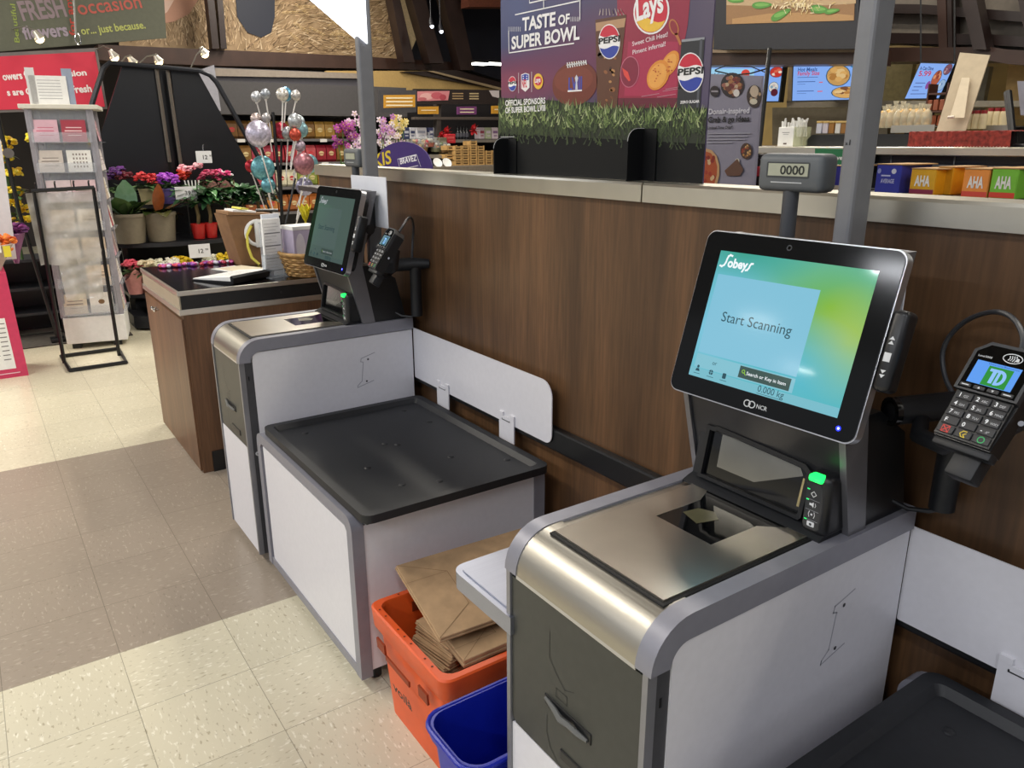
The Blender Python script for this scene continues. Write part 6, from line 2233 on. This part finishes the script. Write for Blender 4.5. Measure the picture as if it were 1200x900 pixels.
flat(b, [(849, 200), (864, 186), (871, 199), (867, 206), (852, 206)], ink('6a4a3a'), Y=yc[0] - .0004)
fl5(864, 189, 2.6, 3.4, ink('d8d0c0'))
dish(837.5, 107, 5.5, 6.5, '2a2226', ['2a2226'], 1, 7)
flat(b, [(833.5, 106), (841.5, 106), (841.5, 108), (833.5, 108)], ink('a09aa0'), Y=yc[0] - .0006)
b.build('printed_food', bd)
b = MB(I)
YT = SY - .006
wtext(b, 'Donair-inspired', 830, 134, 878, 132.5, 6.5, ink('d8d6de'), Y=YT, bold=.03)
wtext(b, 'Grab & go ideas', 829.5, 143.5, 878, 142, 6.5, ink('17161a'), Y=YT, bold=.03)
wtext(b, 'Limited Time Only*', 829, 151.5, 858.5, 150.5, 3.2, ink('17161a'), Y=YT, bold=.02)
for k, (xa, xb) in enumerate(((829, 879), (829, 876), (828, 873), (828, 858))):
    flat(b, [(xa, 156 + k * 3.6), (xb, 155.6 + k * 3.6), (xb, 156.8 + k * 3.6), (xa, 157.2 + k * 3.6)], ink('a9a7b2'), Y=YT)
b.build('lettering', bd)
b = MB(I)
b.add([px(838, 120, Y=SY + .02), px(876, 120, Y=SY + .02), px(880, 235, Y=SY + .30), px(836, 235, Y=SY + .30)], [(0, 1, 2, 3)], mat('5a5864', .6, var=.02))
b.build('easel_back', t)

# stock shelf and deli counter
DY = 3.35
zc = px(1100, 176, Y=DY).z
zsh = px(1090, 229, Y=2.95).z
t = thing('deli_counter', 'long deli counter with a steel ledge over black tile', 'counter', (-1.9, DY, 0))
b = MB()
b.box(-2.2, 3.2, .0, .6, 0, zc - .02, mat('14161c', .25, var=.05))
bdy = b.build('counter_body', t)
b = MB()
b.box(-2.22, 3.22, -.04, .62, zc - .022, zc + .012, STEEL_CAP, .004)
b.build('steel_ledge', t)
b = MB(FACE_Y(0, -.003, 0))
gm_ = mat('5d5f63', .6, var=0)
for z in (zc - .06, zc - .165): b.line([(-2.2, z), (3.2, z)], .006, gm_)
for k in range(20):
    b.line([(-2.1 + k * .27, zc - .06), (-2.1 + k * .27, zc - .165)], .006, gm_)
    b.line([(-1.96 + k * .27, zc - .02), (-1.96 + k * .27, zc - .06)], .006, gm_)
b.build('tile_joint', bdy)
b = MB()
b.box(.02, 3.2, -.85, -.002, zsh - .035, zsh - .001, mat('6a6a6c', .3, .7, .03))
b.build('stock_ledge', t)
b = MB()
b.box(.02, 3.2, -.80, -.76, 0, zsh - .036, mat('2b2a2c', .5, var=.05))
b.build('ledge_front', t)

def carton(x0, x1, dep, h, hexc, label, txt=None, tcol='f0ece4', band=None, Yf=2.95, rz=0):
    a, c2 = px(x0, 230, Y=Yf), px(x1, 230, Y=Yf)
    w_ = (c2.x - a.x) / 2
    o = thing('drink_carton', label, 'carton', ((a.x + c2.x) / 2, Yf, zsh), rz)
    b = MB()
    b.box(-w_, w_, 0, dep, 0, h, mat(hexc, .45, var=.03), .003, 1)
    bx = b.build('carton_body', o)
    b = MB(FACE_Y(0, -.0012, 0))
    if band: b.rect(-w_ * .97, w_ * .97, .004, h * .22, mat(band, .5, var=0))
    if txt: b.text(txt, 0, h * .36, h * .4, mat(tcol, .5, var=0), w=w_ * 1.25, align='c', bold=.04, z=.0005) if len(txt) < 5 else None
    if txt and len(txt) >= 5:
        b.line([(-w_ * .5, h * .62), (w_ * .15, h * .62)], h * .05, mat(tcol, .5, var=0), .0005)
        b.text(txt, -w_ * .55, h * .36, h * .15, mat(tcol, .5, var=0), w=w_ * 1.1, bold=.02, z=.0005)
        b.disc((w_ * .45, h * .78), w_ * .2, w_ * .2, mat('d8dae6', .5, var=0), 14, .0005)
        b.disc((-w_ * .75, h * .78), w_ * .15, w_ * .2, mat('9aa0d0', .5, var=0), 14, .0005)
    b.build('printed_face', bx)
    b = MB()
    b.prism([(-w_, .0), (w_, 0), (w_ + .02, .05), (w_ + .02, dep), (-w_, dep)], 'z', h, h + .004, mat('b08a5a', .6, var=.05))
    b.build('open_flap', o)
    return o
carton(972, 985, .2, .095, '3a3a9a', 'blue carton partly behind the near lane post, left of it', None, band='d8c9b0')
carton(1023.5, 1052, .22, .105, '3038a0', 'dark blue carton with small white lettering right of the near lane post', 'AVERAGE', 'c9cdea')
carton(1064, 1093, .24, .092, 'e0a81c', 'yellow carton with white lettering and a maroon band', 'AHA', band='8a2444')
carton(1094.5, 1113, .2, .098, 'd9a01a', 'yellow carton standing right of and behind the lettered yellow one', None, Yf=3.02)
carton(1125.5, 1156, .28, .096, 'ee9440', 'orange carton with white lettering and a red band', 'AHA', band='d84a3a')
carton(1158, 1189, .28, .10, '7cc23a', 'green carton with white lettering and a red band', 'AHA', band='d8432e')
# bottles with red labels
pb = thing('cola_bottle', 'small dark bottle with red label in the group below the grey poster', 'bottle', (0, 0, 0), 0, 'dark bottles with red labels below the grey poster')
b = MB()
b.lathe([(0, 0), (.019, 0), (.021, .01), (.018, .035), (.021, .06), (.021, .085), (.012, .105), (.008, .115), (.008, .122)], mat('1c1210', .12, var=.02), 12)
b.build('bottle_body', pb, True)
b = MB()
b.lathe([(.0215, .05), (.0225, .055), (.0225, .083), (.0205, .087)], mat('a82430', .4, var=.08, scale=60), 12)
b.build('label_band', pb, True)
b = MB()
b.lathe([(.0095, .118), (.0095, .132), (0, .133)], BLACK, 12)
b.build('cap', pb, True)
zb_ = px(860, 220, Y=2.62).z
first = True
ts = thing('bottle_shelf', 'narrow steel shelf with dark bottles behind the partition', 'shelf', (-2.15, 2.72, 0))
b = MB()
b.box(-.42, .22, -.13, .14, zb_ - .03, zb_ - .001, mat('8a8a8c', .3, .7, .03))
b.build('shelf_board', ts)
b = MB()
b.box(-.42, .22, .10, .13, 0, zb_ - .03, BLACK)
b.build('support', ts)
for r_ in range(3):
    for k in range(10):
        q = Vector((-2.46 + k * .046 + .012 * r_, 2.63 + r_ * .05, zb_))
        if first: pb.location = q; first = False
        else: dup(pb, q)

# things on the steel ledge
ZL = zc + .0125
def led(x, Yd): return Vector((px(x, 172, Y=Yd).x, Yd, ZL))
q = led(924, 3.45)
t = thing('straw_box', 'white box of paper-wrapped straws on the steel ledge', 'straw box', q)
hb = px(924, 149, Y=3.45).z - ZL
b = MB()
b.box(-.045, .045, -.03, .05, 0, hb, PAPER, .002)
bb = b.build('front_box', t)
b = MB(FACE_Y(0, -.031, 0))
b.line([(-.02, hb * .72), (.02, hb * .72)], .003, mat('8a8a8a', .5, var=0)); b.line([(-.015, hb * .62), (.015, hb * .62)], .002, mat('8a8a8a', .5, var=0))
b.rect(-.01, .01, hb * .1, hb * .18, mat('5a4a44', .5, var=0))
b.build('printed_text', bb)
b = MB()
b.box(.046, .085, -.03, .05, 0, hb, mat('d4d8b0', .1, var=0, alpha=.35))
b.build('clear_box', t)
b = MB()
for k in range(34):
    x, y = rnd.uniform(-.04, .08), rnd.uniform(-.02, .04)
    b.tube([(x, y, hb * .5), (x + rnd.uniform(-.015, .02), y, hb + rnd.uniform(.02, .045))], .0045, mat('d8d8d4', .5, var=.03), 6)
b.build('straw', t)
for i, (x, cc, lb) in enumerate(((959, 'd6d6e0', 'white jar box at the left of the row on the black crate'), (966.5, 'cfc6cc', 'pale jar box second on the black crate'), (973.5, '9a6a2c', 'amber jar box third on the black crate'), (981, 'd2cfc6', 'cream jar box fourth on the black crate'), (987.5, '8f6228', 'amber jar box last on the black crate beside the lane post'))):
    q = led(x, 3.55)
    z0 = px(x, 156.5, Y=3.55).z
    z1_ = px(x, 144.5, Y=3.55).z
    o = thing('jar_box', lb, 'jar', (q.x, 3.55, z0))
    b = MB()
    b.box(-.014, .014, -.014, .02, 0, z1_ - z0, mat(cc, .4, var=.05), .002, 1)
    b.build('jar_body', o)
    b = MB()
    b.box(-.015, .015, -.015, .021, z1_ - z0, z1_ - z0 + .01, mat('b89a5a', .4, var=.05), .002, 1)
    b.build('lid', o)
zt_ = px(960, 157, Y=3.52).z
a, c2 = px(944, 172, Y=3.48), px(1064, 172, Y=3.48)
t = thing('black_crate', 'long low black tray box on the steel ledge behind the near lane post', 'crate', ((a.x + c2.x) / 2, 3.48, ZL))
b = MB()
w_ = (c2.x - a.x) / 2
b.prism([(-w_, 0), (w_, 0), (w_, zt_ - ZL - .004), (-w_ + .03, zt_ - ZL - .004), (-w_, zt_ - ZL - .03)], 'y', 0, .14, BLACK)
b.build('box_body', t)
a, c2 = px(1064, 172, Y=3.44), px(1184, 172, Y=3.44)
t = thing('draped_cloth', 'rust red textured cloth hanging over a tray on the steel ledge', 'cloth', ((a.x + c2.x) / 2, 3.44, ZL))
w_ = (c2.x - a.x) / 2
h = px(1120, 154, Y=3.44).z - ZL
RC = mat('7f2c24', .9, var=.25, scale=60, bump=.5)
b = MB()
nn = 90
vs = []
for j in range(4):
    for k in range(nn + 1):
        x = -w_ + 2 * w_ * k / nn
        vs.append((x, .002 * math.sin(k * 1.9 + j * 2) + .004 * math.sin(k * .37 + j) - (.008 if j < 3 else 0) + (.0 if j < 3 else .12), [0.0 + .004 * math.sin(k * 2.3), h * .5, h, h + .001][j] + .002 * math.sin(k * .9) * (j > 0)))
b.add(vs, [(j * (nn + 1) + k, j * (nn + 1) + k + 1, (j + 1) * (nn + 1) + k + 1, (j + 1) * (nn + 1) + k) for j in range(3) for k in range(nn)], RC)
b.build('cloth_drape', t, 60)
# card easel seen from behind
EY = 3.56
t = thing('easel_card', 'tilted beige display card seen from behind with its folded strut', 'display card', px(1112, 154, Y=EY))
I = Matrix.Translation(-px(1112, 154, Y=EY))
CB_ = mat('b3a48a', .7, var=.03)
b = MB(I)
qa = [px(1097, 154, Y=EY), px(1131, 154, Y=EY), px(1160, 64.5, Y=EY + .12), px(1125, 61.5, Y=EY + .12)]
b.add(qa + [v + Vector((0, .006, 0)) for v in qa], [(0, 1, 2, 3), (7, 6, 5, 4), (0, 4, 5, 1), (1, 5, 6, 2), (2, 6, 7, 3), (3, 7, 4, 0)], CB_)
b.build('card_board', t)
b = MB(I)
qa = [px(1113, 138, Y=EY - .03), px(1130, 138, Y=EY - .03), px(1136.5, 91, Y=EY + .07), px(1127, 91, Y=EY + .07)]
b.add(qa + [v + Vector((0, .004, 0)) for v in qa], [(0, 1, 2, 3), (7, 6, 5, 4), (0, 4, 5, 1), (1, 5, 6, 2), (2, 6, 7, 3), (3, 7, 4, 0)], mat('bfb198', .7, var=.03))
b.tube([px(1111, 137.5, Y=EY - .035), px(1118, 137, Y=EY - .035)], .006, mat('d8cfc0', .6, var=.02), 6)
b.build('folded_strut', t)
# steel trays, pastry bags, cream bottles
def tray(x0, x1, y1, Yd, label):
    a, c2 = px(x0, y1, Y=Yd), px(x1, y1, Y=Yd)
    o = thing('steel_tray', label, 'tray', ((a.x + c2.x) / 2, Yd, a.z))
    w_ = (c2.x - a.x) / 2
    b = MB()
    b.box(-w_, w_, 0, .25, -.004, 0, STEEL)
    b.box(-w_, w_, -.004, .0, -.03, .004, STEEL)
    b.build('tray_body', o)
    b = MB()
    for x in (-w_ + .02, w_ - .02): b.box(x - .01, x + .01, .1, .16, -.15, -.004, BLACK)
    b.build('support', o)
tray(1045, 1096, 148, 3.72, 'steel tray under the pastry bags')
tray(1153, 1186, 148, 3.72, 'steel tray at the right under the cream bottles')
for k in range(13):
    x = 1034 + k * 4.2
    q = px(x, 150 - (k % 2) * 2, Y=3.74 + .06 * (k % 2))
    o = thing('pastry_bag', 'clear bag of biscuits in the row behind the red cloth', 'bag', q, rnd.uniform(-.4, .4), 'clear bags of biscuits behind the red cloth')
    hh_ = .105 + rnd.uniform(-.012, .012)
    b = MB()
    for e in range(4): b.ell((rnd.uniform(-.008, .008), rnd.uniform(-.006, .006), .015 + e * .018), .016, .014, .011, mat(['cfa86a', 'b98a4a', 'd8bd88'][e % 3], .6, var=.1), 8, 5)
    b.build('biscuits', o, True)
    b = MB()
    b.lathe([(0, 0), (.02, 0), (.024, .03), (.021, hh_ * .62), (.007, hh_ * .8), (.014, hh_)], mat('d9d2b8', .12, var=.04, alpha=.45), 10)
    b.build('clear_wrap', o, True)
for k in range(6):
    x = 1134.5 + k * 8
    q = px(x, 151 - (3 if k > 2 else 0), Y=3.7 + (.1 if k > 2 else 0))
    o = thing('cream_bottle', 'cream coloured bottle with red cap right of the easel card', 'bottle', q, 0, 'cream bottles with red caps')
    b = MB()
    b.lathe([(0, 0), (.016, 0), (.0165, .05), (.013, .062), (0, .062)], mat('cdbd96', .4, var=.04), 12)
    b.build('bottle_body', o, True)
    b = MB()
    b.lathe([(.0125, .062), (.0125, .076), (0, .077)], mat('8e2226', .4, var=.04), 12)
    b.build('cap', o, True)
o = thing('snack_rack', 'brown rack of small packets in front of the tilted menu screen', 'rack', px(1094, 150, Y=3.9))
b = MB()
for z in (0, .07, .15): b.box(-.045, .05, -.02, .06, z, z + .008, mat('4a2a20', .5, var=.05))
for x in (-.045, .046): b.box(x, x + .006, -.02, .06, 0, .2, mat('4a2a20', .5, var=.05))
b.build('rack_frame', o)
b = MB()
for z in (.008, .078):
    for x in (-.03, .0, .03): b.box(x - .012, x + .012, -.015, .03, z, z + .05, mat(['8a4a30', 'a08a70', '6a3024'][int(x * 100) % 3], .4, var=.05), .003, 1)
b.build('packets', o)

# deli back wall, menu screens, hood
BWY = 6.0
setting('wall_front', lambda b: slab(b, [(800, 40), (1300, 40), (1300, 200), (800, 200)], mat('8a7440', .55, var=.1, scale=3), Y=BWY, th=.1))
setting('trim_14', lambda b: (slab(b, [(925, 70), (934, 70), (928, 180), (919, 180)], mat('6a5a40', .5, var=.06), Y=5.85, th=.1), slab(b, [(1182, 72), (1200, 72), (1230, 140), (1188, 140), (1178, 110)], mat('b9975a', .5, var=.05), Y=5.6, th=.1), slab(b, [(1140, 78), (1160, 78), (1148, 140), (1130, 140)], mat('6f6a5a', .4, .3, .05), Y=5.7, th=.05)), 'deli back wall posts')
setting('trim_15', lambda b: (slab(b, [(922, 118), (1200, 118), (1200, 125), (922, 126)], mat('8d8575', .35, .7, .04), Y=5.3, th=.3), slab(b, [(905, 126), (1040, 126), (1040, 170), (905, 170)], mat('6a6353', .4, .5, .05), Y=5.75, th=.1), slab(b, [(1010, 74), (1070, 74), (1062, 125), (1008, 125)], mat('8c8158', .5, .2, .08), Y=5.8, th=.05)), 'steel shelf and hood on the deli back wall')
def menu(pts, Y, label, items, tilt=1):
    q = px(*pts[3], Y=Y)
    cx_, cy_ = sum(p_[0] for p_ in pts) / 4, sum(p_[1] for p_ in pts) / 4
    o = thing('menu_screen', label, 'menu screen', q)
    I = Matrix.Translation(-q)
    b = MB(I)
    big_ = [(cx_ + (p_[0] - cx_) * 1.035 , cy_ + (p_[1] - cy_) * 1.07) for p_ in pts]
    slab(b, big_, BLACK, Y=Y + .004, th=.05)
    b.build('housing', o)
    if tilt:
        b = MB(I)
        b.tube([px(pts[0][0], pts[0][1], Y=Y + .03), px(pts[0][0], -30, Y=Y + .03)], .005, BLACK, 6)
        b.tube([px(pts[1][0], pts[1][1], Y=Y + .03), px(pts[1][0], -30, Y=Y + .03)], .005, BLACK, 6)
        b.build('hanging_rod', o)
    b = MB(I)
    flat(b, pts, glow('7fa6e8', 1.05), Y=Y)
    sc = b.build('display', o)
    b = MB(I)
    def at(u, v):      # 0..1 across and down
        a = (pts[0][0] * (1 - u) + pts[1][0] * u, pts[0][1] * (1 - u) + pts[1][1] * u)
        c_ = (pts[3][0] * (1 - u) + pts[2][0] * u, pts[3][1] * (1 - u) + pts[2][1] * u)
        return (a[0] * (1 - v) + c_[0] * v, a[1] * (1 - v) + c_[1] * v)
    n_ = [0]
    for it in items:
        n_[0] += 1
        yy = Y - .001 - n_[0] * .0004
        if it[0] == 'o':
            _, u, v, ru, rv, cc = it
            flat(b, [at(min(1, max(0, u + ru * math.cos(k * PI / 8))), min(1, max(0, v + rv * math.sin(k * PI / 8)))) for k in range(16)], glow(cc, .9), Y=yy)
        elif it[0] == 'r':
            _, u0, v0, u1, v1, cc = it
            flat(b, [at(u0, v0), at(u1, v0), at(u1, v1), at(u0, v1)], glow(cc, .9), Y=yy)
        else:
            _, s_, u0, v0, u1, hp, cc = it
            a, c_ = at(u0, v0), at(u1, v0)
            wtext(b, s_, a[0], a[1], c_[0], c_[1], hp, glow(cc, .9), Y=yy, bold=.02)
    b.build('menu_picture', sc)
def food(u, v, ru, rv, cols, n, seed):
    r_ = random.Random(seed)
    L_ = [('o', u, v, ru, rv, '2a5a78'), ('o', u, v, ru * .92, rv * .92, cols[0])]
    for k in range(n):
        a, e = r_.uniform(0, 6.28), math.sqrt(r_.random()) * .7
        L_.append(('o', u + ru * e * math.cos(a), v + rv * e * math.sin(a), ru * .28, rv * .24, cols[k % len(cols)]))
    return L_
CK = ['c89a58', 'e0bd80', 'b07a38', 'd9a860']
menu([(930, 76), (1003, 74), (1001, 116.5), (928.5, 118)], 5.0, 'bright blue menu screen left of the near lane post, showing chicken pieces',
     [('t', 'Hot Meals', .07, .19, .38, 4.5, '3a5a9a'), ('t', 'Family Size', .07, .30, .42, 4.8, 'c84a6a'), ('r', .07, .35, .40, .365, '3f5f9f'), ('r', .07, .47, .36, .49, '3f5f9f'), ('r', .07, .54, .2, .55, '3f5f9f'), ('r', .07, .73, .34, .75, '3f5f9f'), ('r', .07, .80, .22, .81, '3f5f9f'), ('r', .42, .49, .48, .52, 'd86a80'), ('r', .40, .74, .48, .77, 'd86a80'),
      ('o', .98, .06, .07, .07, '3a8ab8')] + food(.725, .33, .20, .30, CK, 16, 1) + food(.86, .80, .24, .17, ['d9a860', 'e6c48a', 'b8803c', '7a4a2a'], 14, 2))
menu([(832, 78), (917, 78), (912, 118.5), (828, 119)], 5.2, 'bright blue menu screen mostly behind the grey poster and a thin black pole',
     [('r', 0.0, .06, .62, .40, '9fd4f2'), ('t', 'A Cam O Day', .06, .28, .36, 4.2, '2a4a78'), ('r', 0, .38, .7, .44, 'e6f2ff')] + food(.93, .16, .10, .16, ['c83a30', 'e6d8c8', 'd86a50', 'b02a28'], 7, 3) + food(.91, .60, .07, .16, ['d8d4cc', 'c9b8b0', '7fa0b0'], 7, 4) + [('o', .93, .75, .05, .11, '5a2030'), ('o', .5, .2, .06, .12, 'd84a40')])
menu([(1079, 74), (1118.5, 75), (1100, 115), (1060.5, 115.5)], 4.6, 'tilted blue menu screen between the near lane post and the beige easel card',
     [('t', 'A Can Dine', .06, .19, .46, 4, '2a3a70'), ('t', '5.99', .1, .36, .46, 6, 'c83a5a'), ('r', .1, .55, .4, .57, '4a5a9a'), ('r', .1, .66, .36, .68, '4a5a9a'), ('r', .1, .76, .3, .78, '4a5a9a'), ('r', .1, .86, .55, .88, '4a5a9a')] + food(.66, .42, .13, .24, ['b0583a', 'd8946a', '8a3a2a'], 8, 5) + food(.88, .16, .12, .17, ['7a4a5a', 'b08a90', '4a3a5a'], 5, 6) + food(.9, .62, .11, .17, ['9ab8d8', '6a8ab8', 'c0d0e0'], 4, 7) + [('o', .5, .62, .06, .12, '8a4a9a'), ('o', .75, .92, .09, .08, '4a8ab0')])
t = thing('thin_pole', 'thin black pole in front of the menu screens', 'pole', px(890, 172, Y=3.55))
b = MB(Matrix.Translation(-px(890, 172, Y=3.55)))
b.tube([px(890, 173, Y=3.55), px(902, 57, Y=3.75)], .012, BLACK, 8)
b.build('pole_tube', t)
b = MB(Matrix.Translation(-px(890, 172, Y=3.55)))
b.tube([px(838, 83, Y=3.7), px(860, 88, Y=3.7), px(880, 86, Y=3.7), px(900, 80, Y=3.7)], .004, BLACK, 6)
b.tube([px(900, 86, Y=3.7), px(880, 78, Y=3.7), px(850, 77, Y=3.7), px(838, 82, Y=3.7)], .003, BLACK, 6)
b.build('loose_wire', t)
o = thing('counter_guard', 'black slanted frame at the right end of the steel ledge', 'frame', px(1188, 172, Y=3.5))
b = MB(Matrix.Translation(-px(1188, 172, Y=3.5)))
b.tube([px(1181, 108, Y=3.6), px(1188, 172, Y=3.5), px(1240, 172, Y=3.5)], .016, BLACK, 8)
slab(b, [(1192, 95), (1230, 95), (1230, 135), (1196, 135)], mat('8a8a94', .4, var=.04), Y=3.7, th=.02)
b.build('guard_tube', o)
# green sign and price strip at the ledge edge
t = thing('green_sign', 'green sign with white lettering on the counter edge, partly behind the near lane post', 'sign', px(970, 201, Y=3.29))
b = MB(Matrix.Translation(-px(970, 201, Y=3.29)))
slab(b, [(955, 174), (1015, 175.5), (1013, 203), (955, 201)], mat('1f7a4a', .5, var=.02), Y=3.29, th=.008)
bd = b.build('board', t)
b = MB(Matrix.Translation(-px(970, 201, Y=3.29)))
wtext(b, 'wave', 972, 187, 987, 187.2, 5, PAPER, Y=3.285, bold=.03)
wtext(b, 't use', 972, 196, 987, 196.2, 5, PAPER, Y=3.285, bold=.03)
b.build('lettering', bd)
for i, (x0, x1, y, lb) in enumerate(((888, 920, 221, 'pale blue leaflet lying on the far side of the partition, behind the weight display'), (1052, 1090, 232, 'dark printed leaflet on the ledge under the yellow carton'))):
    a, c2 = px(x0, y, Y=2.2), px(x1, y, Y=2.2)
    o = thing('leaflet', lb, 'leaflet', ((a.x + c2.x) / 2, 2.2, a.z - .003))
    b = MB()
    b.box(-(c2.x - a.x) / 2, (c2.x - a.x) / 2, 0, .12, 0, .003, mat(['7fa6d8', '5a6488'][i], .4, var=.12, scale=12))
    b.build('sheet', o)
t = MB()
zz_ = px(905, 222, Y=2.2).z - .006
t.box(-2.05, 1.2, 1.56, 2.4, zz_ - .03, zz_, mat('545458', .35, .5, .04))
tag(t.build('back_shelf'), 'grey shelf on the far side of the partition at the right', 'shelf')

# overhead: basil picture board and brown hood
PYY = 4.6
t = thing('picture_board', 'overhead framed picture of basil leaves and grated cheese', 'picture', px(925, 58, Y=PYY))
I = Matrix.Translation(-px(925, 58, Y=PYY))
b = MB(I)
slab(b, [(838, -60), (1008, -60), (1005, 57), (836, 58)], mat('1e2028', .45, var=.06), Y=PYY, th=.1)
bd = b.build('board_frame', t)
b = MB(I)
P_ = PYY - .003
flat(b, [(851.5, -60), (1003, -60), (1001, 24), (851, 28.5)], ink('8d6b48'), Y=P_)
flat(b, [(858, 22), (900, 16), (960, 14), (1000, 18), (1000, 24), (858, 28)], ink('a98458'), Y=P_ - .0005)
flat(b, [(851.5, -60), (1003, -60), (1003, 4), (940, 8), (851.5, 6)], ink('b39a78'), Y=P_ - .0004)
yb_ = P_ - .002
for (x, y, L_, w_, a) in ((862, 0, 20, 7, .1), (893, 6, 24, 8, -.05), (915, 17, 26, 9, -.5), (960, 11, 22, 10, .1), (975, 13, 18, 6, -.2)):
    pts = []
    for k in range(14):
        q_ = 2 * PI * k / 14
        u, v = L_ / 2 * math.cos(q_), w_ / 2 * math.sin(q_) * (1 - .3 * math.cos(q_))
        pts.append((x + u * math.cos(a) - v * math.sin(a), y + u * math.sin(a) + v * math.cos(a)))
    yb_ -= .0006
    flat(b, pts, ink('4f8a3c'), Y=yb_)
    flat(b, [(x + (p_[0] - x) * .7, y + (p_[1] - y) * .5 - .5) for p_ in pts], ink('6fa653'), Y=yb_ - .0003)
rq = random.Random(9)
for k in range(110):
    x, y, a = rq.gauss(938, 14), rq.gauss(4, 5), rq.uniform(0, 3.14)
    if y > 16 or y < -10: continue
    flat(b, [(x, y), (x + 5 * math.cos(a), y + 5 * math.sin(a)), (x + 5 * math.cos(a) + .9, y + 5 * math.sin(a) + .7), (x + .9, y + .7)], ink(['d9c79a', 'e6d9b8', 'c9b27a'][k % 3]), Y=yb_ - .001 - k * 2e-6)
b.build('printed_picture', bd)
setting('trim_16', lambda b: (slab(b, [(800, 56), (1012, 56), (1012, 75), (800, 77)], BR, Y=4.75, th=.3), slab(b, [(800, 57), (1012, 57), (1012, 61), (800, 62)], mat('8a7862', .5, var=.05), Y=4.73, th=.05)), 'brown beam under the basil picture')
HB = mat('7d7468', .5, var=.05)
setting('trim_17', lambda b: (slab(b, [(995, -80), (1330, -80), (1330, 66), (1180, 58), (1045, 52), (1005, 54)], HB, Y=5.4, th=.1),
                              slab(b, [(1000, 56), (1160, 55), (1180, 58), (1330, 66), (1330, 84), (1180, 75), (1160, 71), (1000, 73)], BR, Y=5.2, th=.3),
                              slab(b, [(1000, 38), (1160, 40), (1330, 52), (1330, 62), (1160, 53), (1000, 50)], BR2, Y=5.3, th=.08),
                              slab(b, [(1000, 4), (1080, 5), (1200, 14), (1330, 30), (1330, 42), (1200, 26), (1080, 16), (1000, 15)], BR2, Y=5.3, th=.08),
                              slab(b, [(1095, -80), (1106, -80), (1110, 58), (1100, 58)], BR, Y=5.25, th=.1), slab(b, [(1108, -80), (1113, -80), (1116, 58), (1111, 58)], BR2, Y=5.25, th=.1),
                              slab(b, [(1108, -80), (1128, -80), (1156, 58), (1140, 58)], BR2, Y=5.15, th=.1), slab(b, [(1185, -40), (1205, -40), (1225, 60), (1205, 60)], BR2, Y=5.15, th=.1)), 'brown slatted hood over the deli')
